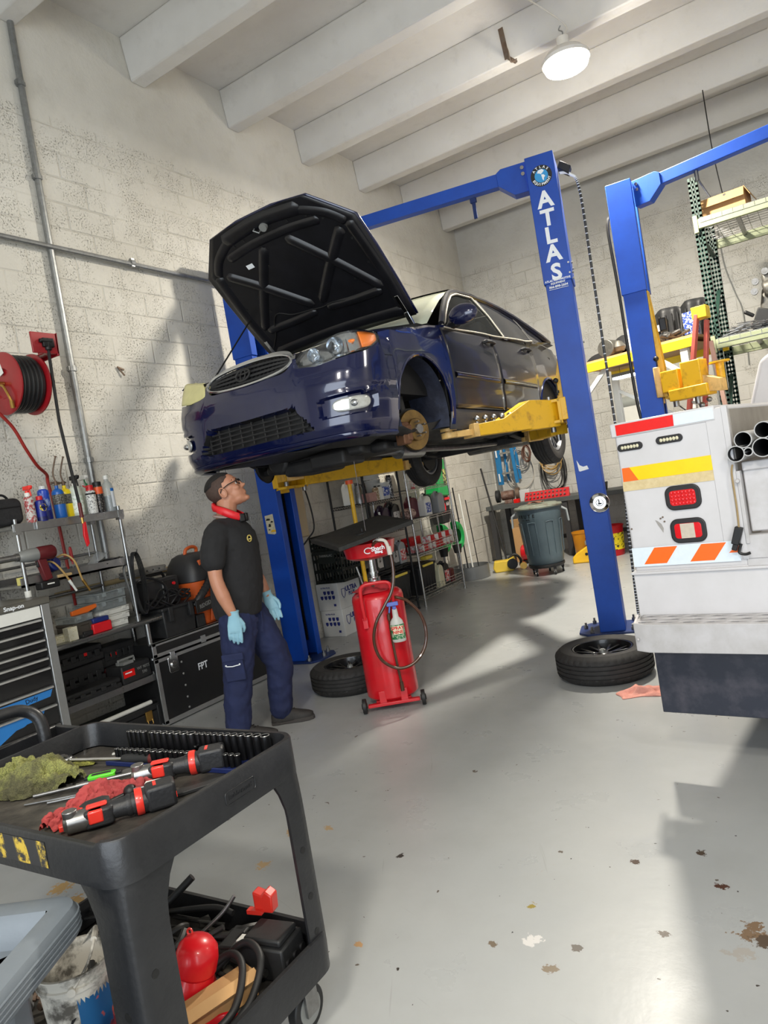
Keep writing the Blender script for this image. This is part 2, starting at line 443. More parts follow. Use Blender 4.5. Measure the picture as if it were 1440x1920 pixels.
def SPLIT(o, r=None):
    """give every bolt-like piece of a mesh its own object: islands closer than a few cm stay together"""
    me = o.data; par = o.parent; n = len(me.vertices); P = list(range(n))
    def fd(a):
        while P[a] != a: P[a] = P[P[a]]; a = P[a]
        return a
    for e in me.edges: P[fd(e.vertices[0])] = fd(e.vertices[1])
    g = {}
    for i in range(n): g.setdefault(fd(i), []).append(i)
    isl = [(sum((me.vertices[i].co for i in v), V())/len(v), v) for v in g.values()]
    lim = r or .03; cl = []
    for c, v in isl:
        for k in cl:
            if (k[0]-c).length < lim: k[1].extend(v); break
        else: cl.append([c, list(v)])
    if len(cl) < 2: return o
    nm = o.name.split('.')[0]; mods = [(m.width, m.segments) for m in o.modifiers if m.type == 'BEVEL']
    for c, v in cl:
        s_ = set(v); mp = {q: i for i, q in enumerate(v)}; b = MB(); b.v = [tuple(me.vertices[q].co) for q in v]
        for p in me.polygons:
            if p.vertices[0] in s_: b.f.append([mp[q] for q in p.vertices]); b.m.append(p.material_index)
        w = obj(nm, b, list(me.materials), par, bev=mods[0][0] if mods else 0); w.matrix_basis = o.matrix_basis
    bpy.data.objects.remove(o)
def cprof(w, d, t, lip):
    a, b = w/2, d/2       # a: half depth (x, inward), b: half width (y)
    return [(a, b), (a, b-lip), (a-t, b-lip), (a-t, b-t), (-a+t, b-t), (-a+t, -b+t), (a-t, -b+t), (a-t, -b+lip), (a, -b+lip), (a, -b), (-a, -b), (-a, b)]
def post(label, loc, rotz, H=3.86, group=None):
    t = thing('lift_column', label, 'car lift column', loc, rotz, group)
    obj('lower_column', MB().prism(cprof(.20, .30, .010, .075), .015, 2.95), M_blue, t, bev=.004)
    obj('upper_sleeve', MB().prism(cprof(.222, .322, .011, .083), 2.85, H), M_blue, t, bev=.004)
    obj('base_plate', MB().prism([(-.2, -.2), (.2, -.2), (.27, -.12), (.27, .12), (.2, .2), (-.2, .2)], 0, .018), M_blued, t, bev=.003)
    b = MB()
    for x, y in ((.16, -.16), (.16, .16), (-.16, -.16), (-.16, .16), (.22, 0)):
        b.cyl((x, y, .018), (x, y, .045), .018, n=6).cyl((x, y, .04), (x, y, .07), .009, n=8)
    SPLIT(obj('anchor_bolt', b, M_steel, t))
    obj('column_lining', MB().bb(-.088, -.082, -.135, .135, .03, H-.03), M_blued, t, smooth=0)
    obj('hydraulic_cylinder', MB().cyl((-.02, -.02, 1.1), (-.02, -.02, 3.3), .032, n=16).cyl((-.02, -.02, .05), (-.02, -.02, 1.1), .045, n=16, mi=1), [M_grey, M_black], t)
    b = MB()
    for z in [i*.045 for i in range(4, 60)]: b.box((.02, .06, z), (.014, .02, .034)).box((.02, .06, z+.022), (.02, .012, .02))
    obj('lift_chain', b, mat('oily_chain', (44, 42, 40), .45, .7), t)
    return t
A0 = (-1.675, 5.872, 0); AR = rad(12)+pi         # right column, opening turned to the left
atlas = post('tall blue lift column with white lettering, between car and utility truck', A0, AR)
lp1 = post('blue lift column behind the standing mechanic, open side facing the car', (-4.385, 5.14, 0), rad(4))
p2 = post('plain blue lift column behind the utility truck, right of the lettered column', (-1.335, 7.11, 0), rad(4))
# lettering on the front face of the lettered column (local +y side seen by the camera)
def face(t, u, z, off=.0015, w=.161):      # matrix on the camera-side face: u to the picture's right
    return frame((-u, w+off, z), (-1, 0, 0), (0, 0, 1))
b = MB()
for c, z in zip('ATLAS', (3.50, 3.355, 3.215, 3.075, 2.925)):
    addtext(b, c, .175, face(atlas, 0, z), off=.006, sx=1.0)
for s_, sz, z in (('ATLAS AUTOMOTIVE', .021, 2.838+.03), ('EQUIPMENT', .021, 2.845), ('866-898-2604', .026, 2.818)):
    addtext(b, s_, sz, face(atlas, 0, z+.0, ), off=.0006)
b.box((0, .163, 2.800), (.15, .001, .003))
obj('column_lettering', b, M_white, atlas, smooth=0)
b = MB(); m = face(atlas, 0, 3.69, .001)
ring = [(cos(2*pi*i/40), sin(2*pi*i/40)) for i in range(40)]
b.add([m @ V((x*.083, y*.083, 0)) for x, y in ring]+[m @ V((0, 0, .0006))], [(i, (i+1) % 40, 40) for i in range(40)], 0)
b.add([m @ V((x*.052, y*.052, .0012)) for x, y in ring]+[m @ V((0, 0, .0014))], [(i, (i+1) % 40, 40) for i in range(40)], 1)
for poly in ([(-.02, .045), (.01, .05), (.025, .035), (.012, .02), (-.002, .012), (-.012, .02), (-.03, .025)], [(0, .008), (.018, .006), (.03, -.008), (.018, -.02), (.014, -.042), (.006, -.03), (.003, -.012)]):
    b.add([m @ V((x, y, .0022)) for x, y in poly], [tuple(range(len(poly)))], 2)
for word, a0, a1, inner in (('ATLAS', 140, 40, 0), ('EQUIPMENT', 205, 335, 1)):
    for i, c in enumerate(word):
        a = rad(a0+(a1-a0)*i/(len(word)-1)); r = .067
        rr = Matrix.Rotation(a-pi/2 if not inner else a+pi/2, 4, 'Z')
        mm = m @ Matrix.Translation((r*cos(a), r*sin(a), .0018)) @ rr
        addtext(b, c, .027, mm, 2, off=.0008)
obj('round_badge', b, [M_black, M_cyan, M_white], atlas, smooth=0)
b = MB()
for u, z in ((.09, 2.98), (.09, 2.9)): b.cyl((-.1, .161, z), (-.1, .168, z), .007)
for y, z in ((-.03, 3.02), (.03, 2.93), (.08, 2.87), (-.08, 2.98), (.05, 2.36)): b.cyl((-.112, y, z), (-.122, y, z), .010, n=6)
SPLIT(obj('sleeve_bolt', b, M_steel, atlas))
# torn label and dial on the column
obj('torn_label', MB().add([face(atlas, u, z, .0015, .15) @ V((0, 0, 0)) for u, z in ((-.075, 1.43), (-.055, 1.385), (-.03, 1.37), (.0, 1.375), (.01, 1.345), (-.06, 1.335), (-.068, 1.34))], [(0, 1, 2, 3, 4, 5, 6)]), M_white, atlas, smooth=0)
dg = thing('magnetic_tray', 'round chrome magnetic parts tray stuck on the lettered blue column', 'magnetic tray', (0, 0, 0))
m = Matrix.Translation(A0) @ Matrix.Rotation(AR, 4, 'Z') @ face(atlas, .052, 1.065, 0, .151)
dg.matrix_world = m
M_chr = mat('polished_chrome', (215, 215, 215), .14, 1, n=(30, .2, (150, 150, 150)))
obj('dish', MB().lathe([(.045, 0), (.05, .004), (.068, .018), (.076, .021), (.078, .019), (.07, .014), (.055, .002)][::-1]+[(.045, .0)], n=40, caps=False).lathe([(.0, .006), (.045, .006), (.048, .002)], n=40, caps=False), M_chr, dg)
obj('centre_ring', MB().lathe([(.03, .006), (.03, .012), (.026, .013), (.024, .007)], n=30, caps=False), M_chr, dg)
obj('dark_screw', MB().box((0, -.008, .012), (.028, .012, .01)).box((-.004, .008, .014), (.008, .03, .008)), M_black, dg)
# sticker on the left column
st = MB(); m = frame((-.02, -.1515, 1.30), (1, 0, 0), (0, 0, 1))
m2 = Matrix(m)
st.add([m2 @ V((x, y, .001)) for x, y in ((-.05, .09), (.045, .10), (.05, -.08), (.03, -.09), (-.045, -.075))], [(0, 1, 2, 3, 4)], 0)
for i, (x, y, w, h) in enumerate(((-.02, .055, .05, .02), (.02, .03, .03, .016), (-.01, -.0, .03, .03), (.02, -.055, .06, .02), (-.02, -.04, .02, .012))):
    st.add([m2 @ V((x+a*w/2, y+c*h/2, .0018)) for a, c in ((-1, -1), (1, -1), (1, .6), (-.4, 1))], [(0, 1, 2, 3)], 1 if i != 3 else 2)
obj('warning_sticker', st, [mat('aged_sticker', (206, 198, 170), .6, n=(40, .6, (150, 140, 110))), M_black, M_yel], lp1, smooth=0)
# overhead beams
def beam(label, p0, p1, g0=True, g1=True, w=.09, h=.105):
    t = thing('overhead_beam', label, 'lift beam', p0)
    o = V(p0); a = V((0, 0, 0)); e = V(p1)-o; d = e.normalized(); L = e.length
    obj('beam_tube', MB().bar(d*.12, e-d*.12, w, h), M_blue, t, bev=.005)
    M = frame((0, 0, 0), d, (0, 0, 1)) # x along, y up, z side
    for s_, on in ((0, g0), (1, g1)):
        if not on: continue
        b = MB()
        pl = [(-.01, .075), (.2, .075), (.24, .05), (.24, -.052), (.12, -.16), (-.01, -.16)]
        if s_: pl = [(L-x, y) for x, y in pl]
        b.prism(pl, -w/2-.012, w/2+.012, M)
        obj('end_gusset', b, M_blue, t, bev=.003)
        q = MB(); x0 = .03 if not s_ else L-.03
        for yy in (.03, -.02): q.cyl(M @ V((x0, yy, w/2+.01)), M @ V((x0, yy, w/2+.03)), .016, n=6)
        SPLIT(obj('gusset_bolt', q, M_chr, t))
    return t
bm1 = beam('blue overhead lift beam running above the car to the lettered column', (-4.27, 5.18, 3.75), (-1.79, 5.84, 3.80))
obj('cutoff_bracket', MB().box((2.05, .50, -.13), (.03, .012, .16)).box((2.05, .50, -.06), (.05, .03, .04)), M_blued, bm1, bev=.002)
bm2 = beam('blue overhead lift beam reaching to the right above the pallet rack', (-1.20, 7.10, 3.78), (1.4, 6.68, 3.84), True, False)
obj('safety_hook', MB().tube(curve([(.52, -.08, -.05), (.53, -.08, -.12), (.56, -.08, -.2), (.6, -.09, -.3)], 4), .008).cyl((.52, -.08, -.04), (.52, -.08, -.13), .018), M_steel, bm2)
# right-hand column of the second lift, outside the picture, carries the beam
post('blue lift column at the far right end of the overhead beam', (1.52, 6.66, 0), rad(4)+pi)
# hoses beside columns
M_hose = mat('black_hydraulic_hose', (22, 22, 24), .4)
def hose(label, pts, r=.011, marks=True, cat='hydraulic hose', m=None, name='hydraulic_hose'):
    o = V(pts[0]); b = MB(); C = curve(pts, 14); b.tube([p-o for p in C], r, 8)
    if marks:
        for i in range(1, len(C)-1):
            p, d = C[i]-o, (C[i+1]-C[i]).normalized()
            b.cyl(p-d*.004, p+d*.004, r*1.04, n=8, mi=1)
    ob = obj(name, b, [m or M_hose, M_white], None); ob.location = o
    tag(ob, label, cat); return ob
hose('black and white marked hydraulic hose running down behind the lettered column', [(-1.57, 5.98, 3.76), (-1.50, 6.03, 3.74), (-1.45, 6.06, 3.6), (-1.45, 6.06, 2.9), (-1.46, 6.08, 2.0), (-1.47, 6.10, 1.2), (-1.49, 6.08, .75), (-1.5, 6.05, .3), (-1.5, 6.02, .03)])
obj('pulley_cover', MB().prism([(0, 0), (.10, -.02), (.10, .04), (0, .06)], -.05, .05, frame((-.115, -.12, 3.80), (-1, 0, -.5), (0, 0, 1))), M_black, atlas, bev=.004)
hose('black hydraulic hose hanging down the left side of the plain blue column', [(-1.46, 7.02, 3.6), (-1.475, 6.98, 3.45), (-1.46, 6.97, 2.9), (-1.45, 6.97, 1.9), (-1.40, 6.97, 1.3), (-1.42, 6.98, .4), (-1.42, 6.98, .02)], .014, False)
# ---- carriages and arms ----
def P3(*a): return V(a)
M_pad = mat('oily_rubber_pad', (60, 52, 40), .6)
def arm(label, piv, tip, z0, group='lift arms', knee=True, padz=None, adapters=0, flip=1):
    """box arm from its pivot to a round pad; local x runs from pivot to tip"""
    piv, tip = V(piv), V(tip); d = tip-piv; L = d.length; a = math.atan2(d.y, d.x)
    t = thing('lift_arm', label, 'lift arm', piv, a, group)
    h = .085
    if knee:
        M = frame((0, 0, 0), (1, 0, 0), (0, 0, 1))
        outline = [(-.03, -.01), (.30, -.01), (.30, 0), (L-.2, 0), (L-.2, h), (.58, h+.02), (.28, h+.14), (.10, h+.13), (-.03, h+.11)]
        obj('outer_arm', MB().prism(outline, -.062, .062, M), M_yel, t, bev=.006)
    else:
        obj('outer_arm', MB().bb(-.03, L-.28, -.075, .075, 0, .15), M_yel, t, bev=.006)
    obj('extension', MB().bb(L-.35, L-.03, -.04, .04, .012, .058).cyl((L, 0, .012), (L, 0, .055), .06, n=20).bb(L-.24, L-.19, -.07, .07, -.005, h+.01), M_yelw, t, bev=.004)
    pz = (padz or .1)
    obj('pad', MB().cyl((L, 0, .055), (L, 0, pz-.02), .028, n=16).cyl((L, 0, pz-.07), (L, 0, pz-.045), .042, n=16).cyl((L, 0, pz-.02), (L, 0, pz), .062, n=20), M_yelw, t)
    obj('pivot_pin', MB().cyl((0, 0, -.05), (0, 0, .24), .022, n=14), M_steel, t)
    if adapters:
        b = MB()
        for i in range(adapters):
            x = L-.26-i*.085
            b.cyl((x, .03, h), (x, .03, h+.03), .012).lathe([(.012, 0), (.024, .012), (.024, .028), (.012, .04)], (x, .03, h+.025), n=12)
        SPLIT(obj('adapter_stud', b, M_steel, t))
    return t
def carriage(label, loc, rotz, group='lift carriages', tall=1.0):
    t = thing('lift_carriage', label, 'lift carriage', loc, rotz, group)
    obj('slide_block', MB().bb(.085, .15, -.16, .16, 0, .18).bb(-.05, .1, -.07, .07, -.05, tall-.1), M_yel, t, bev=.005)
    M = frame((0, 0, 0), (1, 0, 0), (0, 0, 1))
    b = MB()
    for s_ in (-1, 1): b.prism([(.09, .15), (.15, .15), (.15, .30), (.105, tall), (.09, tall)], s_*.085-.006, s_*.085+.006, M)
    b.bb(.098, .108, -.085, .085, .15, tall)
    obj('spine_plate', b, M_yel, t, bev=.003)
    obj('arm_yoke', MB().bb(.13, .25, -.17, .17, .15, .175).bb(.13, .25, -.17, .17, -.02, .005).bb(.13, .155, -.17, .17, -.02, .175), M_yel, t, bev=.004)
    return t
ca = carriage('yellow lift carriage on the lettered column holding two arms', (-1.675, 5.872, 1.77), AR, tall=.5)
obj('release_knob', MB().cyl((.14, .14, .2), (.14, .14, .3), .006).ball((.14, .14, .32), .022).cyl((.14, .14, .22), (.14, .14, .24), .016), M_black, ca)
cb = carriage('yellow lift carriage on the column behind the mechanic', (-4.385, 5.14, 1.62), rad(4), tall=.5)
obj('release_knob', MB().cyl((.14, -.14, .2), (.14, -.14, .3), .006).ball((.14, -.14, .32), .022), M_black, cb)
arm('long yellow lift arm reaching from the lettered column to the front sill of the car', (-1.87, 5.73, 1.735), (-2.33, 4.75, 1.735), 0, padz=.085, adapters=5)
arm('yellow lift arm of the lettered column swung back under the rear sill', (-1.90, 5.93, 1.665), (-2.40, 6.55, 1.665), 0, knee=False, padz=.17)
arm('short worn yellow lift arm above the head of the mechanic', (-4.16, 5.03, 1.665), (-3.72, 4.72, 1.665), 0, knee=False, padz=.14)
arm('long yellow lift arm under the far side of the car, pointing to the wire shelves', (-4.16, 5.28, 1.615), (-3.72, 6.72, 1.615), 0, knee=False, padz=.19)
# raised arms of second lift
cc = carriage('worn yellow lift carriage on the plain blue column', (-1.335, 7.11, 1.86), rad(4), tall=1.0)
obj('release_knob', MB().cyl((.10, -.17, .28), (.10, -.17, .34), .005).ball((.10, -.17, .355), .024), M_black, cc)
obj('side_bumper', MB().bb(.06, .12, -.19, -.16, .0, .28), M_yelw, cc, bev=.01)
obj('cable_lock', MB().bb(.16, .22, -.08, .04, .60, .72), M_black, cc, bev=.01)
t = thing('lift_arm', 'folded worn yellow lift arm standing out from the plain blue column', 'lift arm', (-1.12, 6.95, 1.86), rad(-14), 'lift arms')
obj('outer_arm', MB().bb(-.06, .10, -.09, .09, .03, .22).bb(.13, .30, -.10, .08, .03, .26).bb(.0, .34, -.11, .10, -.06, .04), M_yel, t, bev=.008)
obj('extension', MB().prism([(0, 0), (.15, -.02), (.15, .09), (0, .15)], -.08, .07, frame((.29, 0, -.03), (1, 0, 0), (0, 0, 1))), M_yelw, t, bev=.006)
obj('pad', MB().cyl((.40, .08, .05), (.40, .08, .20), .035, n=16).cyl((.40, .08, .2), (.40, .08, .215), .085, n=20), M_yel, t)
obj('pivot_fittings', MB().cyl((.02, -.02, -.06), (.02, -.02, -.11), .025).cyl((.22, -.04, -.06), (.22, -.04, -.12), .022).ball((.25, -.04, -.14), .026).ball((.31, -.02, -.10), .024).tube([(.03, 0, -.1), (.1, -.03, -.16), (.2, -.02, -.16)], .006), M_steel, t)
# power unit box behind the left column
t = thing('oil_reservoir', 'tan plastic oil reservoir of the lift pump on the column behind the mechanic', 'pump reservoir', (-4.44, 5.42, 1.12), rad(4))
M_tan = mat('tan_plastic', (176, 158, 128), .5)
obj('tank', MB().prism([(-.07, 0), (.07, 0), (.075, .5), (.05, .56), (-.05, .56), (-.075, .5)], -.09, .10, frame((0, 0, 0), (1, 0, 0), (0, 0, 1))), M_tan, t, bev=.015)
obj('filler_cap', MB().cyl((.03, 0, .56), (.03, 0, .60), .025).cyl((-.02, -.02, .56), (-.02, -.02, .7), .05), M_black, t)
obj('feed_hose', MB().tube(curve([(.04, .02, .6), (.12, .06, .45), (.15, .07, .1), (.09, .02, -.02), (.0, -.05, -.12)], 6), .008), M_hose, t)
# join columns, beams, carriages and arms into two lifts
def adopt(root, t, main, part, label=None):
    bpy.context.view_layer.update()
    W = t.matrix_basis.copy(); Ri = root.matrix_basis.inverted()
    kids = list(t.children); mo = [k for k in kids if k.name.split('.')[0] == main][0]
    mo.parent = root; mo.matrix_basis = Ri @ W @ mo.matrix_basis; mb_ = mo.matrix_basis.copy()
    for k in kids:
        if k is mo: continue
        wk = W @ k.matrix_basis
        k.parent = mo; k.matrix_parent_inverse = Matrix.Identity(4); k.matrix_basis = (Ri.inverted() @ mb_).inverted() @ wk
    bpy.data.objects.remove(t); mo.name = part
    if label: mo['label'] = label
    return mo
def tops(kind): return [o for o in COL.objects if o.type == 'EMPTY' and o.parent is None and o.name.split('.')[0] == kind]
l1 = thing('two_post_lift', 'blue two-post car lift carrying the raised car, with yellow arms', 'car lift', (-3.03, 5.5, 0))
l2 = thing('two_post_lift', 'second blue two-post lift behind the utility truck, its beam running out to the right', 'car lift', (.1, 6.9, 0))
for kind, main in (('lift_column', 'lower_column'), ('overhead_beam', 'beam_tube'), ('lift_carriage', 'slide_block'), ('lift_arm', 'outer_arm'), ('oil_reservoir', 'tank')):
    for t in tops(kind):
        r_ = l1 if t.location.x+.5*(t.location.y-5.8) < -1.3 or 'lettered column' in t['label'] and 'right of' not in t['label'] else l2
        if 'plain blue' in t['label'] or 'far right' in t['label'] or 'pallet rack' in t['label'] or 'plain' in t['label']: r_ = l2
        adopt(r_, t, main, {'lift_column': 'column', 'lift_carriage': 'carriage'}.get(kind, kind))
for o in [o for o in COL.objects if o.name.startswith('hydraulic_hose') and o.parent is None]:
    r_ = l2 if 'plain' in o['label'] else l1
    w_ = o.matrix_basis.copy(); o.parent = r_; o.matrix_basis = r_.matrix_basis.inverted() @ w_
    for k_ in ('label', 'category'): del o[k_]
# ---------------- loose tyres ----------------
M_tyre = mat('tyre_rubber', (33, 32, 32), .72, n=(10, .35, (58, 56, 54)), bump=(80, .05))
M_alloy = mat('black_wheel', (20, 20, 22), .32, .3, coat=.3)
def tyre_mesh(R=.315, W=.195, ri=.2, n=120):
    b = MB(); h = W/2
    prof = [(ri, -h+.012), (ri+.03, -h), (ri+.075, -h+.002), (R-.018, -h+.018), (R-.004, -h+.032), (R, -h+.045)]
    for g_ in (-.042, -.014, .014, .042):
        prof += [(R, g_-.0045), (R-.008, g_-.003), (R-.008, g_+.003), (R, g_+.0045)]
    prof += [(R, h-.045), (R-.004, h-.032), (R-.018, h-.018), (ri+.075, h-.002), (ri+.03, h), (ri, h-.012)]
    rows = []
    for i, (r, z) in enumerate(prof):
        row = []
        for k in range(n):
            rr = r
            sh = abs(z) > h-.05 and R-.03 < r
            if sh and k % 3 == 0: rr = r-.007
            if not sh and r > R-.002 and abs(z) < .05 and (k+int((z+.1)*160)) % 6 == 0: rr = r-.003
            t = 2*pi*k/n+(z*.6); row.append((rr*cos(t), rr*sin(t), z))
        rows.append(row)
    b.loft(rows+[rows[0]], 0, True); return b
def wheel_mesh(R=.2, W=.18, spokes=8):
    b = MB(); h = W/2
    b.lathe([(R, h-.012), (R-.006, h-.004), (R-.014, h-.006), (R-.02, h-.03), (R-.03, -h+.02), (R-.02, -h+.01), (R, -h+.012)], n=64, caps=False)
    return b
def spoke_mesh(R=.2, W=.18, spokes=8):
    b = MB(); h = W/2
    for i in range(spokes):
        a = 2*pi*i/spokes; M = Matrix.Rotation(a, 4, 'Z')
        for s_ in (-1, 1):
            pts = [(.03, s_*.012), (R-.012, s_*.030), (R-.012, s_*.048), (.03, s_*.03)]
            if s_ < 0: pts = pts[::-1]
            P = [V((x, y, h-.05+.018*((x/R)))) for x, y in pts]+[V((x, y, h-.068+.01*(x/R))) for x, y in pts]
            b.add([M @ p for p in P], [(0, 1, 2, 3), (7, 6, 5, 4), (0, 4, 5, 1), (1, 5, 6, 2), (2, 6, 7, 3), (3, 7, 4, 0)])
    b.lathe([(.0, h-.04), (.03, h-.04), (.045, h-.05), (.05, h-.07), (.05, h-.11), (0, h-.11)], n=32, caps=False)
    for i in range(5):
        a = 2*pi*i/5+.3; b.cyl((.057*cos(a), .057*sin(a), h-.09), (.057*cos(a), .057*sin(a), h-.048), .010, n=8)
    return b
def make_wheel(label, loc, rotz=0, group='car wheels', cat='car wheel'):
    t = thing('car_wheel', label, cat, loc, rotz, group)
    obj('tyre', tyre_mesh(), M_tyre, t, smooth=30)
    r = obj('rim', wheel_mesh(), M_alloy, t)
    obj('spokes', spoke_mesh(), M_alloy, t, bev=.003)
    obj('centre_cap', MB().lathe([(.0, .098-.03), (.02, .098-.031), (.024, .05)], n=24, caps=False).box((0, 0, .070), (.022, .022, .004)), M_grey, t)
    return t
w1 = make_wheel('black wheel lying flat on the floor under the end of the truck bumper', (-1.43, 4.67, .0985), .2)
w2 = dup(w1, (-3.30, 4.37, .0985), .9, 'black wheel lying flat on the floor behind the red oil drain')
# shop rag
def rag(name, label, loc, sx, sy, h, m, seed=1, rz=0, n=22):
    rnd = random.Random(seed); ph = [rnd.uniform(0, 6) for _ in range(8)]
    rows = []
    for i in range(n+1):
        row = []
        for j in range(n+1):
            u, v = i/n*2-1, j/n*2-1
            r = (abs(u)**2.6+abs(v)**2.6)**(1/2.6)
            q = 1-.13*sin(3*math.atan2(v, u)+ph[0])-.08*sin(5*math.atan2(v, u)+ph[1])
            z = h*max(0, 1-r**2)*(.55+.3*sin(5*u+3*v+ph[2])+.25*sin(7*v-4*u+ph[3])+.15*sin(11*u+ph[4])+.12*sin(13*v+ph[5]))+.004
            row.append((u*sx/2*q, v*sy/2*q, max(.003, z)))
        rows.append(row)
    b = MB().loft(rows); o = obj(name, b, m, None, smooth=60, thick=.003); o.location = loc; o.rotation_euler = (0, 0, rz)
    return tag(o, label, 'rag')
M_rag = mat('pink_shop_rag', (214, 150, 136), .9, n=(20, .5, (170, 100, 90)), bump=(120, .3))
rag('shop_rag', 'pale pink shop rag on the floor beside the truck mud flap', (-1.12, 4.30, 0), .26, .17, .05, M_rag, 3, .4)
# ---------------- utility truck ----------------
M_tw = mat('truck_white_paint', (200, 198, 200), .4, n=(6, .3, (172, 170, 168), 6))
M_tw2 = mat('truck_worn_white', (192, 190, 192), .45, n=(9, .6, (150, 146, 140), 7))
M_tgrey = mat('truck_inner_beige', (150, 144, 136), .6, n=(8, .5, (112, 106, 98)))
M_flap = mat('scuffed_dark_flap', (38, 42, 54), .42, n=(7, .55, (92, 88, 96), 8, .48, .74), bump=(40, .05))
M_red = mat('reflector_red', (222, 22, 18), .3, n=(60, .2, (170, 10, 10)))
M_or = mat('reflector_orange', (240, 104, 28), .3, n=(60, .15, (200, 80, 20)))
M_ye = mat('reflector_yellow', (250, 196, 8), .3, n=(5, .5, (244, 224, 10)))
M_cr = mat('worn_cream_tape', (208, 190, 146), .6, n=(40, .6, (176, 150, 100)))
M_rw = mat('reflector_white', (214, 224, 232), .35, n=(60, .2, (180, 196, 205)))
M_seal = mat('sealing_rubber', (26, 24, 26), .5)
TR = (-.78, 3.33, 0); TA = math.atan2(-.11, .992)
tk = thing('utility_truck', 'white utility service truck parked with its tail towards the camera', 'truck', TR, TA)
def yz(pts, x0, x1, b=None, mi=0):   # prism along x from (y,z) outline
    return (b or MB()).prism(pts, x0, x1, frame((0, 0, 0), (0, 1, 0), (0, 0, 1)), mi)
obj('left_compartment', MB().bb(-.035, .443, .0, 2.35, .90, 1.575), M_tw, tk, bev=.012, seg=3)
obj('compartment_inner_wall', MB().bb(.443, .449, .03, 2.3, 1.0, 1.56), M_tgrey, tk)
obj('compartment_lid', MB().bb(-.048, .40, -.006, 2.3, 1.522, 1.586), M_tw, tk, bev=.006)
obj('body_edge', MB().bb(.425, .447, -.006, .02, .93, 1.575).bb(.36, .447, -.003, .0, .93, 1.57), M_tw, tk, bev=.003)
obj('right_compartment', MB().bb(1.55, 2.02, .0, 2.35, .90, 1.575), M_tw, tk, bev=.012, seg=3)
obj('bed_floor', MB().bb(.44, 1.56, .0, 2.35, .90, .96), M_tw2, tk)
obj('tailgate', MB().bb(.468, 1.53, .02, .06, 1.04, 1.325).bb(.468, 1.53, .01, .045, 1.295, 1.333).bb(.56, 1.44, .014, .03, 1.09, 1.25), M_tw2, tk, bev=.006)
obj('tailgate_post', MB().bb(.447, .462, -.01, .05, .995, 1.30).cyl((.452, -.012, 1.26), (.452, -.03, 1.26), .008), M_tw2, tk, bev=.002)
obj('sill_rail', MB().bb(.443, 1.55, -.004, .05, .93, 1.03), M_tw2, tk, bev=.004)
obj('rear_plate', MB().bb(-.045, 2.02, .0, .03, .655, .905), M_tw, tk, bev=.004)
obj('rear_plate_lip', MB().bb(-.052, 2.02, -.012, .03, .888, .90), M_tw, tk, bev=.003)
# step bumper with real holes in its deck
n_h = []
b = MB()
yz0, yz1 = -.175, 0.0
cols = [.02+.095*i for i in range(21)]
def deck(b, x0, x1, y0, y1, z, r, cx, cy):
    ring = []
    K = 16
    for k in range(K):
        a = 2*pi*k/K+pi/4
        ring.append((cx+r*1.6*cos(a), cy+r*.75*sin(a)))
    sq = []
    for k in range(K):
        a = 2*pi*k/K+pi/4; c_, s_ = cos(a), sin(a); m_ = max(abs(c_), abs(s_))
        sq.append(((x0+x1)/2+(x1-x0)/2*c_/m_, (y0+y1)/2+(y1-y0)/2*s_/m_))
    b.add([(x, y, z) for x, y in ring+sq], [(k, (k+1) % K, K+(k+1) % K, K+k) for k in range(K)])
for i, x in enumerate(cols):
    for j in range(3):
        y0 = -.165+j*.055
        deck(b, x-.0475, x+.0475, y0, y0+.055, .700, .012, x+(.02 if j % 2 else -.01), y0+.0275)
obj('step_deck', b, M_tw2, tk, thick=.003)
prof = [(-.06, -.0), (-.02, -.165), (.04, -.19), (2.0, -.19), (2.0, -.178), (.045, -.178), (-.008, -.155), (-.048, .0)]
b = MB().prism(prof, .578, .703); b.cyl((.0, -.18, .635), (-.003, -.188, .635), .006, n=12)
obj('step_bumper', b, M_tw2, tk, bev=.003)
obj('bumper_hole', MB().cyl((-.04, -.09, .645), (-.0455, -.0915, .645), .008, n=14), M_black, tk)
obj('mud_flap', MB().bb(-.005, 2.0, -.005, .004, .245, .60), M_flap, tk, bev=.012, smooth=20)
obj('chassis_rail', MB().bb(.5, .58, .05, 4.5, .5, .66).bb(1.4, 1.48, .05, 4.5, .5, .66).bb(.1, 1.9, .5, .62, .5, .66), M_black, tk)
b = MB()
for x in (.14, 1.85):
    b.cyl((x-.11, 1.3, .37), (x+.11, 1.3, .37), .37, n=40)
    b.cyl((x-.11, 4.4, .37), (x+.11, 4.4, .37), .37, n=40)
for i, (x, y) in enumerate(((.14, 1.3), (1.85, 1.3), (.14, 4.4), (1.85, 4.4))):
    obj('wheel', MB().lathe([(.2, -.11), (.34, -.11), (.37, -.07), (.37, .07), (.34, .11), (.2, .11)], (0, 0, 0), 40).cyl((0, 0, -.09), (0, 0, .09), .2, n=24), M_tyre, tk).matrix_local = Matrix.Translation((x, y, .372)) @ Matrix.Rotation(pi/2, 4, 'Y')
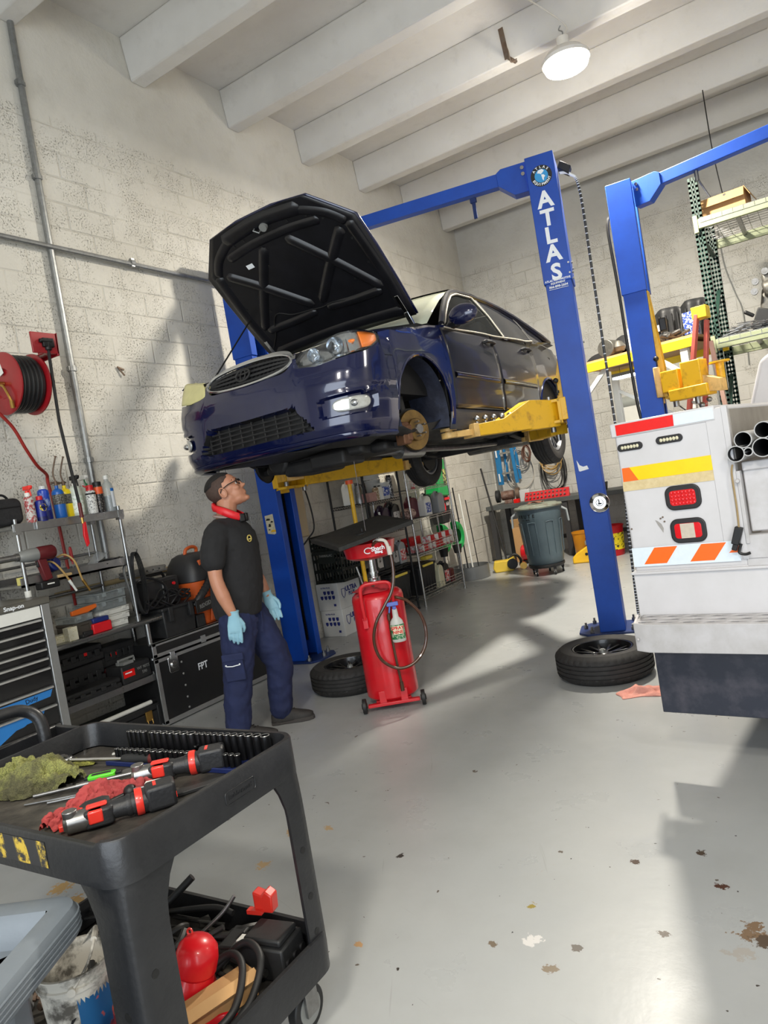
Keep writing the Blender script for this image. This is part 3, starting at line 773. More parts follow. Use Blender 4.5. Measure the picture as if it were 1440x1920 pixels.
# cab in front of the service body
cab = []
b = MB()
secs = [(2.50, 1.0), (2.52, 1.0), (3.9, 1.0), (4.15, .98)]
def cabsec(y, k=1.0, top=2.02):
    o_ = []
    for x, z in ((-.02, .55), (-.05, 1.0), (-.03, 1.25), (.06, 1.62), (.16, 1.92), (.30, 2.0), (.99, 2.04), (1.68, 2.0), (1.82, 1.92), (1.92, 1.62), (2.01, 1.25), (2.03, 1.0), (2.0, .55)): o_.append((x, y, z if z < 1.3 else 1.3+(z-1.3)*k))
    return o_
b.loft([cabsec(2.5), cabsec(3.6), cabsec(4.2, .15)], 0)
r0 = cabsec(2.5); b.add(r0, [tuple(range(len(r0)))])
b.bb(0, 1.98, 4.2, 5.2, .5, 1.35)
obj('cab', b, M_tw, tk, bev=.03, seg=3)
obj('rear_window', MB().prism([(.22, 1.38), (1.76, 1.38), (1.68, 1.86), (.30, 1.86)], 0, .01, frame((0, 2.485, 0), (1, 0, 0), (0, 0, 1))), mat('dark_tinted_glass', (16, 17, 19), .08, n=(3, .2, (30, 30, 34))), tk, bev=.03)
# reflective tapes and lamps on the tail face
Y = -.0018
def tape(name, pts, m, b=None, y=Y, parent=None):
    b = MB(); P = [(x, y, z) for x, z in pts]; b.add(P, [tuple(range(len(P)))])
    return obj(name, b, m, tk, smooth=0, thick=.0006)
tape('red_tape', [(-.021, 1.53), (.232, 1.53), (.234, 1.578), (-.021, 1.578)], M_red, y=-.0085)
tape('white_tape', [(.2325, 1.53), (.395, 1.53), (.395, 1.578), (.2345, 1.578)], M_rw, y=-.0085)
tape('orange_tape', [(-.024, 1.318), (.045, 1.318), (.012, 1.38), (-.022, 1.38)], M_or)
tape('yellow_tape', [(.045, 1.318), (.40, 1.318), (.403, 1.382), (.012, 1.38)], M_ye)
tape('cream_tape', [(-.03, 1.274), (.40, 1.274), (.40, 1.3175), (-.028, 1.3175)], M_cr)
tape('white_chevron_tape', [(-.032, .925), (.418, .925), (.418, 1.012), (-.032, 1.012)], M_rw, y=-.0075)
for x0 in (.015, .215):
    tape('orange_chevron', [(x0, .935), (x0+.10, .935), (x0+.155, 1.008), (x0+.055, 1.008)], M_or, y=-.0083)
tape('orange_chevron', [(.375, .962), (.417, .962), (.417, 1.0)], M_or, y=-.0083)
M_led = mat('led_lens', (206, 200, 170), .2, n=(60, .3, (150, 144, 120)))
for cx, cz in ((.030, 1.472), (.203, 1.477)):
    fr = obj('marker_light', MB().prism([(cx+.055*(1 if c > 0 else -1)*(1 if abs(c) > .5 else abs(c)*2) if 0 else cx+(.04 if c > 0 else -.04)+.017*c, cz+.017*s_) for c, s_ in [(cos(a), sin(a)) for a in [2*pi*i/32+.001 for i in range(32)]]], 0, .008, frame((0, 0, 0), (1, 0, 0), (0, 0, 1))), M_seal, tk, bev=.003)
    b = MB()
    for i in range(6): b.ball((cx-.034+.0136*i, -.008, cz), (.0068, .004, .0085), 10, 6)
    obj('light_lens', b, M_led, fr)
def rr(cx, cz, w, h, r, n=6):
    o_ = []
    for sx, sz, a0 in ((1, 1, 0), (-1, 1, 90), (-1, -1, 180), (1, -1, 270)):
        for k in range(n+1):
            a = rad(a0+90*k/n); o_.append((cx+sx*(w/2-r)+r*cos(a), cz+sz*(h/2-r)+r*sin(a)))
    return o_
FX = frame((0, 0, 0), (1, 0, 0), (0, 0, 1))
M_lens = mat('red_lens', (216, 20, 30), .18, n=(70, .35, (150, 8, 14)), coat=.5)
M_clear = mat('clear_lens', (196, 186, 170), .2, n=(60, .3, (150, 140, 128)), coat=.5)
for k_, (cx, cz) in enumerate(((.224, 1.218), (.226, 1.072))):
    fr = obj('tail_light', MB().prism(rr(cx, cz, .150, .108, .035), 0, .010, FX), M_seal, tk, bev=.006, seg=3)
    if k_ == 0:
        b = MB().prism(rr(cx, cz, .108, .066, .014), 0, .013, FX)
        for i in range(7):
            for j in range(4): b.ball((cx-.045+.015*i, -.0135, cz-.024+.016*j), (.0072, .004, .0072), 8, 5)
        obj('light_lens', b, M_lens, fr)
    else:
        obj('light_lens', MB().prism(rr(cx, cz, .112, .066, .014), 0, .013, FX), M_lens, fr, bev=.002)
        obj('reversing_lens', MB().bb(cx-.030, cx+.028, -.0145, -.010, cz-.032, cz+.032), M_clear, fr)
b = MB()
for x, z in ((.115, 1.135), (.125, 1.14), (.13, 1.12), (-.02, 1.10)): b.cyl((x, -.0005, z), (x, -.004, z), .004, n=8)
SPLIT(obj('old_screw', b, M_rust, tk), .008)
obj('paint_scuff', MB().add([(x, -.0012, z) for x, z in ((.09, 1.13), (.10, 1.125), (.115, 1.11), (.122, 1.09), (.118, 1.07), (.108, 1.09), (.1, 1.105))], [tuple(range(7))]), mat('bare_primer', (150, 146, 142), .6), tk, smooth=0)
# plastic pipes lying in the bed, over the tailgate
M_pipe = mat('grey_plastic_pipe', (172, 172, 172), .4)
M_pin = mat('pipe_inside', (30, 30, 32), .7)
def pipe(x, z, r, label):
    o = tk.matrix_basis if 0 else Matrix.Translation(TR) @ Matrix.Rotation(TA, 4, 'Z')
    p = o @ V((x, -.05, z)); q = o @ V((x+.03, 2.2, z-.02))
    b = MB(); d = (q-p); 
    e = thing('plastic_pipe', label, 'pipe', p, 0, 'grey pipes in the truck bed')
    dn = d.normalized(); u = dn.cross(V((0, 0, 1))).normalized(); w = u.cross(dn)
    rows = []
    for rr_, tt in ((r, 2.1), (r, 0), (r-.004, 0), (r-.004, 2.1)):
        rows.append([dn*tt+u*(rr_*cos(2*pi*i/28))+w*(rr_*sin(2*pi*i/28)) for i in range(28)])
    b.loft(rows[:3], 0, True); obj('pipe_wall', b, M_pipe, e)
    obj('pipe_bore', MB().loft(rows[2:], 0, True), M_pin, e)
pipe(.500, 1.425, .034, 'grey pipe in the truck bed, upper of the two leftmost')
pipe(.466, 1.372, .034, 'leftmost grey pipe resting on the truck tailgate')
pipe(.513, 1.374, .018, 'thin grey pipe wedged low between the two big left ones')
pipe(.567, 1.383, .039, 'widest grey pipe resting low in the truck bed')
pipe(.578, 1.452, .034, 'grey pipe lying on top of the widest pipe in the bed')
pipe(.612, 1.422, .020, 'thin grey pipe right of the widest pipe in the bed')
pipe(.638, 1.480, .038, 'topmost grey pipe of the stack in the truck bed')
pipe(.650, 1.372, .034, 'grey pipe at the right picture edge resting on the tailgate')
t = thing('trailer_plug', 'black trailer plug hanging on a cord beside the truck tailgate', 'plug', (Matrix.Translation(TR) @ Matrix.Rotation(TA, 4, 'Z')) @ V((.432, -.03, 1.33)), TA)
obj('cord', MB().tube(curve([(.012, .0, 0), (.004, 0, -.04), (.004, 0, -.18), (.0, 0, -.27)], 6), .004), mat('tan_cord', (150, 128, 90), .7), t)
obj('plug_body', MB().bar((.002, 0, -.26), (-.022, 0, -.33), .028, .03).bar((-.02, 0, -.33), (-.03, 0, -.355), .018, .02), M_black, t, bev=.003)
obj('cord_end', MB().tube(curve([(-.0, 0, -.33), (-.012, 0, -.365), (.01, 0, -.375), (.03, 0, -.37)], 6), .006), M_black, t)
# ---------------- the car on the lift ----------------
M_paint = mat('dark_blue_car_paint', (8, 18, 62), .2, .15, n=(4, .4, (6, 11, 38), 3), coat=.9)
M_door = mat('dusty_shaded_car_paint', (14, 15, 26), .36, .3, n=(3, .5, (26, 26, 34), 5), coat=.4, bump=(2.2, .12))  # dusty body paint with the sides' duller reflection put into the darker colour
M_in = mat('black_body_inside', (14, 14, 16), .6)
M_hoodin = mat('bonnet_underside_black', (18, 18, 21), .33, n=(6, .5, (34, 34, 40)), bump=(18, .06))
M_under = mat('grimy_underbody', (26, 26, 28), .6, n=(7, .7, (54, 52, 50), 7), bump=(12, .25))
M_liner = mat('dusty_wheel_liner', (24, 28, 44), .7, n=(5, .7, (66, 74, 98), 9, .45, .8), bump=(30, .3))
M_glassd = mat('tinted_window', (22, 23, 27), .06, n=(3, .2, (40, 40, 44)), coat=.5)
M_wind = mat('windscreen_pale_reflection', (186, 190, 172), .08, spec=.8, n=(2, .3, (150, 156, 140)))  # pale colour stands in for the bright ceiling reflected in the glass
M_clr = mat('clear_headlight', (235, 240, 245), .04, trans=.95, ior=1.3)
M_clr.node_tree.nodes['Principled BSDF'].inputs['Alpha'].default_value = .22
M_refl = mat('headlight_reflector', (215, 220, 225), .15, 1, n=(40, .3, (120, 124, 130)))
M_amber = mat('amber_lens', (250, 130, 10), .2, n=(60, .3, (235, 90, 0)), coat=.5)
M_haze = mat('yellowed_lens', (214, 208, 150), .35, n=(12, .4, (176, 170, 110)))
M_disc = mat('rusty_brake_disc', (150, 122, 72), .4, .85, n=(9, .8, (84, 66, 50)))
M_rustd = mat('rusty_hub', (120, 84, 60), .6, .5, n=(20, .6, (70, 50, 40)))
M_plas = mat('weathered_black_plastic', (30, 30, 32), .55, n=(14, .5, (52, 52, 52)))
M_trim = mat('pale_window_trim', (176, 170, 156), .4, .2)
M_chrome = mat('grille_chrome', (200, 204, 210), .16, 1, n=(30, .1, (160, 160, 165)))
car = thing('sedan_car', 'dark blue four-door car raised on the lift with its bonnet open', 'car', (-3.0305, 5.5647, 1.5867), rot=(.0138323, -.02087365, -1.57639425))
PL = [(p.x, p.y) for p in curve([(2.165, 0, 0), (2.158, .28, 0), (2.13, .5, 0), (2.07, .68, 0), (1.965, .78, 0), (1.82, .815, 0), (1.66, .832, 0), (1.3, .845, 0)], 10)]
ARC = [0]
for i in range(1, len(PL)): ARC.append(ARC[-1]+math.hypot(PL[i][0]-PL[i-1][0], PL[i][1]-PL[i-1][1]))
PXs = [p[0] for p in PL]; PYs = [p[1] for p in PL]
def nose(s, z, off=0):
    sg = 1 if s >= 0 else -1; a = abs(s); e = .03
    x, y = interp(a, ARC, PXs), interp(a, ARC, PYs)
    x1, y1 = interp(a+e, ARC, PXs), interp(a+e, ARC, PYs); x0, y0 = interp(max(0, a-e), ARC, PXs), interp(max(0, a-e), ARC, PYs)
    if a < e: x1, y1, x0, y0 = 0, 1, 0, 0
    tx, ty = x1-x0, y1-y0; l = math.hypot(tx, ty); nx, ny = ty/l, -tx/l
    of = interp(z, [.15, .19, .24, .38, .5, .56, .62, .68, .75, .80, .9], [-.09, -.03, 0, 0, 0, -.01, -.035, -.06, -.10, -.15, -.3])
    os_ = interp(z, [.18, .25, .38, .55, .70, .82, .93, 1.05], [-.055, -.03, -.008, 0, -.004, -.018, -.045, -.075])
    w = min(1, max(0, (a-.5)/.55)); w = w*w*(3-2*w)
    o = of*(1-w)+os_*w+off
    return V((x+nx*o, sg*(y+ny*o), z))
def side(x, z, off=0, sg=1):
    w = sinterp(x, [-2.25, -2.1, -1.8, -1.2, -.3, .8, 1.3, 1.6, 1.76], [.60, .74, .80, .835, .85, .85, .845, .835, .822])
    w += interp(z, [.18, .25, .38, .55, .70, .82, .93, 1.05], [-.055, -.03, -.008, 0, -.004, -.018, -.045, -.075])
    if .47 < z < .53: w -= .004
    return V((x, sg*(w+off), z))
def sheet(us, lo, hi, n, f, b=None, mi=0):
    rows = []
    for u in us:
        a, c = lo(u), hi(u)
        rows.append([f(u, a+(c-a)*k/n) for k in range(n+1)])
    return (b or MB()).loft(rows, mi)
def rng(a, b, n): return [a+(b-a)*i/n for i in range(n+1)]
def cpart(name, b, m, par=None, **k): return obj(name, b, m, par or car, **k)
def archz(x, xc, R=.355, zc=.325, base=.22):
    d = abs(x-xc)
    return zc+math.sqrt(max(0, R*R-d*d)) if d < R else base
def archst(xc, R, a, b):
    o_ = [xc+R*cos(pi*i/28)*.9995 for i in range(29)]
    return sorted([x for x in o_ if a <= x <= b])
def belt(x): return sinterp(x, [-2.2, -2.0, -1.5, -1.1, -.8, 0, .8, 1.0, 1.3, 1.6, 1.8], [1.0, 1.03, 1.05, 1.025, 1.0, .965, .935, .91, .865, .82, .785])
# bumper
def bz(s):
    a = abs(s)
    return interp(a, [0, .30, .345, .37, .39, .42, .55, .71, .90, 1.0, 1.04, 1.06, 1.15], [.615, .625, .64, .70, .745, .635, .615, .635, .665, .71, .735, .645, .645])
us = sorted(set([round(-1.15+i*.02, 4) for i in range(116)]+[.37, .39, -.37, -.39, .385, -.385]))
rows = []; NZ = 34
b = MB()
def inlow(s, z): 
    a = abs(s); return .245 < z < .395 and a < .48-(z-.245)*.75
def infog(s, z):
    a = abs(s); return ((a-.735)/.205)**4+((z-.357-(a-.735)*.03)/.062)**4 < 1
for s_ in us:
    top = bz(s_); row = []
    for k in range(NZ+1):
        z = .185+(top-.185)*k/NZ
        off = 0
        if inlow(s_, z): off = -.06
        elif infog(s_, z): off = -.035
        if abs(s_) > .55 and .44 < z < .47: off -= .006*(min(1, (abs(s_)-.55)/.2))
        row.append(nose(s_, z, off))
    rows.append(row)
b.loft(rows)
nz = NZ+1
cnt = 0
for i in range(len(us)-1):
    for k in range(NZ):
        zc = .185+(bz(us[i])-.185)*(k+.5)/NZ
        if inlow(us[i]+.01, zc): b.m[cnt] = 1
        cnt += 1
cpart('front_bumper', b, [M_paint, M_in], smooth=40)
# lip
b = MB(); b.loft([[nose(s_, .19, .004), nose(s_, .178, .018), nose(s_, .165, .02), nose(s_, .155, -.0), nose(s_, .165, -.03)] for s_ in rng(-1.13, 1.13, 70)])
cpart('bumper_lip', b, M_paint, smooth=40)
b = MB()
for z in (.275, .305, .335, .365):
    h = .46-(z-.245)*.75; b.tube([nose(s_, z, -.035) for s_ in rng(-h, h, 20)], .006, 6)
for s_ in rng(-.4, .4, 8): b.bar(nose(s_, .25, -.04), nose(s_, .39, -.04), .008, .012)
cpart('lower_grille', b, M_plas)
# grille with chrome frame and emblem
gz0 = lambda s_: .622+.03*(abs(s_)/.37)**2; gz1 = lambda s_: .778-.035*(abs(s_)/.37)**2
def gclip(s_): return min(1, math.sqrt(max(0, 1-(abs(s_)/.372)**8)))
glo = lambda s_: (gz0(s_)+gz1(s_))/2-(gz1(s_)-gz0(s_))/2*gclip(s_)
ghi = lambda s_: (gz0(s_)+gz1(s_))/2+(gz1(s_)-gz0(s_))/2*gclip(s_)
cpart('grille_backing', sheet(rng(-.37, .37, 40), glo, ghi, 6, lambda s_, z: nose(s_, z, -.03)), M_in)
b = MB()
for k in range(1, 5):
    t = k/5
    b.loft([[nose(s_, glo(s_)+(ghi(s_)-glo(s_))*t-.010, -.012), nose(s_, glo(s_)+(ghi(s_)-glo(s_))*t+.003, -.002), nose(s_, glo(s_)+(ghi(s_)-glo(s_))*t+.008, -.02)] for s_ in rng(-.355, .355, 40)])
for s_ in rng(-.34, .34, 20): b.bar(nose(s_, glo(s_)+.008, -.018), nose(s_, ghi(s_)-.008, -.018), .006, .006)
cpart('grille_slats', b, M_plas)
fr = [nose(s_, ghi(s_), .002) for s_ in rng(-.37, .37, 50)]+[nose(s_, glo(s_), .002) for s_ in rng(.37, -.37, 50)]
cpart('grille_frame', MB().tube(fr, .009, 8, closed=True), M_chrome)
cpart('grille_header', sheet(rng(-.40, .40, 40), lambda s_: ghi(s_)+.004, lambda s_: ghi(s_)+.03, 3, lambda s_, z: nose(s_, z, .003)), M_chrome)
M = frame(nose(-.03, .70, .006), (0, 1, 0), V((-.35, 0, 1)))
b = MB()
def ell(rx, ry, n=32): return [M @ V((rx*cos(2*pi*i/n), ry*sin(2*pi*i/n), 0)) for i in range(n)]
b.tube(ell(.058, .042), .0065, 8, closed=True).tube(ell(.021, .038), .005, 8, closed=True)
b.tube([M @ V((.05*cos(t), .018+.013*sin(t), 0)) for t in [2*pi*i/28 for i in range(28)]], .005, 8, closed=True)
cpart('emblem', b, M_plas)
# headlights
hx = [.39, .41, .45, .57, .74, .96, 1.02, 1.05]
hhi = [.655, .70, .735, .772, .798, .800, .79, .765]; hlo = [.64, .632, .625, .622, .645, .692, .725, .752]
for sg, nm in ((1, 'l'), (-1, 'r')):
    hu = rng(.391, 1.049, 44)
    LO = lambda s_: interp(abs(s_), hx, hlo); HI = lambda s_: interp(abs(s_), hx, hhi)
    bk = cpart('headlight', sheet([sg*u for u in hu], LO, HI, 8, lambda s_, z: nose(s_, z, -.05)), M_refl if sg > 0 else M_haze)
    if sg > 0: bk['label'] = 'clear headlight with amber corner'
    else: bk['label'] = 'yellowed headlight'
    if sg > 0:
        b = MB()
        for s_, z, r in ((.53, .695, .042), (.70, .722, .054)):
            p = nose(s_, z, -.016); d = (nose(s_, z, .05)-p).normalized(); d = (d+V((.5, 0, .1))).normalized()
            b.lathe([(r, .0), (r*.97, .008), (r*.8, -.02), (r*.4, -.045), (.0, -.05)], p, 28, frame((0, 0, 0), d.orthogonal(), d.cross(d.orthogonal())).to_3x3(), caps=False)
            b.ball(p-d*.012, .014)
        b.loft([[nose(s_, interp(s_, hx, hlo)+.004, -.012), nose(s_, interp(s_, hx, hlo)+.022, -.03)] for s_ in rng(.41, 1.03, 30)])
        obj('reflector_bowls', b, M_refl, bk)
        b = sheet(rng(.80, .90, 8), lambda s_: LO(s_)+.012, lambda s_: HI(s_)-.012, 4, lambda s_, z: nose(s_, z, -.02))
        obj('indicator_reflector', b, M_refl, bk)
        b = sheet(rng(.895, 1.03, 10), lambda s_: LO(s_)+.008+.03*max(0, .93-s_)*4, lambda s_: HI(s_)-.01, 4, lambda s_, z: nose(s_, z, -.008))
        b.ball(nose(.83, .735, -.02), (.012, .03, .012))
        obj('amber_indicator', b, M_amber, bk, thick=.004)
    obj('headlight_lens', sheet([sg*u for u in hu], LO, HI, 8, lambda s_, z: nose(s_, z, .002)), M_clr if sg > 0 else M_haze, bk, thick=.003)
    # fog lights
    f = cpart('fog_light', MB(), M_chrome) if False else None
    b = MB(); c = .755
    def fg(s_): return .04*math.sqrt(max(0, 1-((abs(s_)-c)/.135)**4))
    fb = cpart('fog_light', sheet([sg*u for u in rng(c-.134, c+.134, 24)], lambda s_: .36+(abs(s_)-c)*.05-fg(s_), lambda s_: .36+(abs(s_)-c)*.05+fg(s_), 6, lambda s_, z: nose(s_, z, -.012)), mat('fog_light_lens', (205, 208, 206), .12, .5, n=(50, .4, (150, 150, 140)), coat=1), thick=.01)
    obj('fog_bulb', MB().ball(nose(sg*.76, .36, -.01), (.02, .03, .022)), M_refl, fb)
# side panels, both sides
for sg in (1, -1):
    F = lambda x, z, sg=sg: side(x, z, 0, sg)
    a1 = archst(1.30, .355, .945, 1.655)
    xs = [.888, .92, .943]+a1+[1.658, 1.70, 1.76]
    b = sheet(xs, lambda x: (archz(x, 1.30) if .945 <= x <= 1.655 else (.22 if x < .945 else .65)), lambda x: belt(x), 18, F)
    # top flange of the wing beside the engine bay
    b.loft([[F(x, belt(x)), V((x, sg*(.80-.03*(x-.9)), belt(x)+.018)), V((x, sg*.70, belt(x)+.028)), V((x, sg*.685, belt(x)-.03))] for x in rng(.70, 1.90, 20)])
    b.loft([[V((x, sg*.70, belt(x)+.026)), V((x+.0, sg*.78, belt(x)+.012)), nose(sg*interp(x, [1.7, 1.97], [1.05, .74]), interp(x, [1.7, 1.97], [.79, .803]), 0)] for x in rng(1.70, 1.86, 6)])
    cpart('front_fender', b, M_paint if sg > 0 else M_paint)
    xs = rng(-.022, .882, 24)
    fd = cpart('front_door', sheet(xs, lambda x: .335, lambda x: belt(x), 20, F), M_door, thick=.004)
    xs = rng(-.90, -.028, 20)
    b = sheet(xs, lambda x: .335 if x > -.945 else archz(x, -1.3), lambda x: belt(x), 20, F)
    b.loft([[F(x, interp(z, [.335, .66, 1.0], [.335, .66, 1.0])) for x in (-.90, interp(z, [.335, .5, .66, .8, 1.02], [-.90, -.92, -.97, -1.0, -1.04]))] for z in rng(.335, belt(-.9), 20)])
    rd = cpart('rear_door', b, M_door, thick=.004)
    a2 = archst(-1.30, .355, -1.655, -.945)
    xs = rng(-2.19, -1.66, 12)+a2
    b = sheet(xs, lambda x: archz(x, -1.30) if -1.655 <= x <= -.945 else .27, lambda x: belt(x)-(.0 if x < -1.04 else (belt(x)-.34)*.0), 18, lambda x, z: side(x, z, -.003, sg))
    cpart('quarter_panel', b, M_door)
    cpart('sill', sheet(rng(-.945, .945, 20), lambda x: .185, lambda x: .328, 5, lambda x, z: side(x, z, -.004, sg)), mat('dusty_sill', (46, 47, 54), .5, n=(4, .7, (84, 82, 80), 6)), thick=.01)
    b = MB()
    for xa, xb in ((.03, .83), (-.86, -.07)):
        b.loft([[side(x, .555, 0, sg), side(x, .562, .012, sg), side(x, .590, .014, sg), side(x, .600, 0, sg)] for x in rng(xa, xb, 12)])
    cpart('side_moulding', b, M_door)
    b = MB().loft([[side(x, .572, .0145, sg), side(x, .577, .0155, sg)] for x in rng(.05, .82, 12)]).loft([[side(x, .572, .0145, sg), side(x, .577, .0155, sg)] for x in rng(-.85, -.08, 12)])
    cpart('moulding_strip', b, M_refl)
    for xh, z0, dr in ((.09, .885, fd), (-.80, .915, rd)):
        b = MB().tube([side(xh-.09, z0, .0, sg), side(xh-.08, z0+.002, .035, sg), side(xh, z0+.004, .042, sg), side(xh+.07, z0+.002, .035, sg), side(xh+.08, z0, .0, sg)], [.012, .013, .014, .013, .012], 10)
        b.cyl(side(xh-.115, z0, .004, sg), side(xh-.115, z0, .012, sg), .014)
        b.ball(side(xh, z0, .0, sg), (.06, .008, .032))
        obj('door_handle', b, M_in, dr)
    # wheel arches lips and liners
    for xc, nm in ((1.30, 'f'), (-1.30, 'r')):
        b = MB(); b.tube([side(xc+.357*cos(t), .325+.357*sin(t), -.004, sg) for t in rng(-.05, pi+.05, 30)], .011, 6)
        cpart('arch_lip', b, M_paint)
        b = MB()
        rows = []
        for t in rng(-.35, pi+.35, 26):
            rows.append([V((xc+.352*cos(t), sg*(.80 if 1 else 0)-sg*.0, .325+.352*sin(t)))]+[V((xc+(.352+.012*sin(3*t+q))*cos(t), sg*(.80-.06*q), .325+(.352+.014*sin(5*t))*sin(t))) for q in (1, 2, 3, 4, 5)])
        b.loft(rows)
        cpart('wheel_liner', b, M_liner)
        cpart('strut_tower_wall', MB().prism([(xc-.37, .15), (xc+.37, .15), (xc+.37, .8), (xc-.37, .8)], .44, .45, frame((0, 0, 0), (1, 0, 0), (0, 0, 1))) if sg < 0 else MB().prism([(xc-.37, .15), (xc+.37, .15), (xc+.37, .8), (xc-.37, .8)], -.45, -.44, frame((0, 0, 0), (1, 0, 0), (0, 0, 1))), M_in)
    # greenhouse
    def gh(x, z):   # window plane between belt and roof rail
        t = (z-belt(min(x, .8)))/(1.40-belt(min(x, .8)))
        return V((x, sg*(.80-.20*t-.03*t*t+.0), z))
    fpts = [(.80, .955), (.62, 1.09), (.42, 1.22), (.22, 1.325), (.05, 1.375), (-.28, 1.395), (-.33, .98)]
    cols = [.78, .62, .42, .22, .05, -.1, -.28, -.325]
    up = lambda x: interp(-x, [-.80, -.62, -.42, -.22, -.05, .28, .33], [.955, 1.09, 1.22, 1.325, 1.375, 1.395, 1.39])
    wl = mat('side_glass', (60, 64, 66), .03, trans=.6, alpha=.35)
    obj('window_glass', sheet(rng(.78, -.325, 16), lambda x: belt(x)-.0, up, 4, gh), wl, fd, smooth=60)
    up2 = lambda x: interp(-x, [.38, .6, .85, 1.0, 1.06], [1.393, 1.385, 1.345, 1.30, 1.27])
    obj('window_glass', sheet(rng(-.40, -1.03, 12), lambda x: belt(x)+.0, up2, 4, gh), M_glassd, rd, smooth=60)
    up3 = lambda x: interp(-x, [1.08, 1.2, 1.38, 1.5], [1.255, 1.19, 1.09, 1.06])
    cpart('quarter_window', sheet(rng(-1.08, -1.36, 8), lambda x: belt(x)+.005, up3, 3, gh), M_glassd)
    # pillars and roof rail
    b = MB()
    b.tube([gh(x, up(x)+.012) for x in rng(.80, -.33, 20)]+[gh(-.6, 1.40), gh(-.85, 1.365), gh(-1.06, 1.30), gh(-1.25, 1.20), gh(-1.42, 1.10), gh(-1.6, 1.07)], [.024]*21+[.026, .03, .034, .038, .04, .02], 8)
    cpart('roof_rail', b, M_door)
    cpart('window_trim', MB().tube([gh(.80, .955)]+[gh(x, up(x)-.012)+V((0, sg*.012, 0)) for x in rng(.74, -.28, 20)]+[gh(-.335, 1.2)+V((0, sg*.01, 0)), gh(-.335, .99)+V((0, sg*.01, 0))], .008, 6), M_trim)
    cpart('door_pillar', MB().loft([[gh(-.33, z)+V((0, sg*.004, 0)), gh(-.40, z)+V((0, sg*.004, 0))] for z in rng(.965, 1.40, 6)]).loft([[gh(-1.03, z)+V((0, sg*.004, 0)), gh(-1.085, z)+V((0, sg*.004, 0))] for z in rng(1.0, 1.29, 5)]), M_in)
    cpart('belt_strip', MB().tube([gh(x, belt(x)+.004)+V((0, sg*.006, 0)) for x in rng(.80, -1.04, 20)], .007, 6), M_trim)
    cpart('rear_pillar', MB().loft([[gh(x, up3(x)+.0), gh(x, interp(-x, [1.06, 1.2, 1.38, 1.6, 1.75], [1.31, 1.24, 1.14, 1.075, 1.05]))] for x in rng(-1.06, -1.7, 10)]).loft([[side(x, belt(x), 0, sg), gh(x, belt(x)+.01)] for x in rng(.82, -1.7, 20)]), M_door)
    # mirror
    b = MB(); c = V((.70, sg*.93, 1.01))
    rows = []
    for i in range(13):
        t = i/12; r = math.sin(pi*min(1, max(.02, t)))**.55
        rows.append([c+V((.11*t-.055+.02, 0, 0))+V((.0, .115*r*cos(a), .075*r*sin(a))) for a in [2*pi*k/20 for k in range(20)]])
    b.loft(rows, 0, True)
    mr = cpart('door_mirror', b, M_paint, smooth=60)
    obj('mirror_base', MB().bar(c+V((.0, -sg*.06, -.05)), V((.66, sg*.78, .96)), .05, .04).prism([(.56, .93), (.78, .93), (.62, 1.05)], -.8 if sg > 0 else .78, -.78 if sg > 0 else .8, frame((0, 0, 0), (1, 0, 0), (0, 0, 1))), M_in, mr, bev=.006)
# roof, windscreen, rear window, boot
def crossy(x, z, h, crown, n=14): return [V((x, h*(2*k/n-1), z+crown*(1-(2*k/n-1)**2))) for k in range(n+1)]
cpart('windscreen', MB().loft([[p+V((.10*(1-((p.y)/h)**2)*(1-t_*.5), 0, 0)) for p in crossy(x, z, h, .015)] for x, z, h, t_ in ((.86, .99, .70, 0), (.66, 1.12, .67, .3), (.45, 1.245, .635, .6), (.24, 1.345, .60, .9), (.14, 1.385, .585, 1))]), M_wind, thick=.004)
cpart('roof', MB().loft([crossy(x, z, h, .035) for x, z, h in ((.17, 1.385, .59), (0, 1.41, .585), (-.3, 1.425, .585), (-.6, 1.415, .58), (-.85, 1.385, .58), (-.98, 1.355, .575))]), M_door)
cpart('rear_window', MB().loft([crossy(x, z, h, .03) for x, z, h in ((-.98, 1.355, .575), (-1.3, 1.21, .60), (-1.62, 1.09, .62))]), M_glassd)
cpart('boot_lid', MB().loft([crossy(x, z, h, .02) for x, z, h in ((-1.62, 1.085, .66), (-1.9, 1.07, .66), (-2.12, 1.05, .64), (-2.22, .98, .60), (-2.24, .7, .58))]), M_door)
cpart('rear_bumper', MB().loft([[V((x, y*yy, z)) for x, y in ((-1.66, .80), (-1.9, .78), (-2.12, .70), (-2.27, .45), (-2.30, 0), (-2.27, -.45), (-2.12, -.70), (-1.9, -.78), (-1.66, -.80))] for z, yy in ((.22, .93), (.32, 1), (.5, 1.02), (.66, 1.0), (.72, .97))]), M_door, smooth=60)
# engine bay tub, cowl, cabin
b = MB()
b.bb(1.0, 2.0, -.68, .68, .45, .66).bb(.84, 1.02, -.70, .70, .6, .97)
cpart('engine_bay', b, M_in)
cpart('radiator_support', MB().bb(1.93, 1.99, -.62, .62, .70, .755), M_in)
cpart('engine', MB().bb(1.15, 1.7, -.45, .35, .6, .80).cyl((1.2, -.1, .83), (1.65, -.1, .83), .06), M_plas, bev=.01)
b = MB(); b.bb(-1.6, .9, -.76, .76, .30, .36).bb(-1.6, .86, -.77, -.73, .3, .93).bb(-1.6, .86, .73, .77, .3, .93).bb(.62, .86, -.7, .7, .7, .97).bb(-1.65, -1.5, -.7, .7, .3, 1.04)
cpart('cabin_tub', b, M_in, bev=.01)
for y in (-.36, .36):
    b = MB().box((-.15, y, .62), (.5, .48, .16)).box((-.40, y, .92), (.14, .46, .56), Matrix.Rotation(rad(-14), 3, 'Y')).box((-.50, y, 1.26), (.09, .26, .17))
    cpart('seat', b, mat('grey_seat_fabric', (70, 68, 66), .85), bev=.03, seg=3)
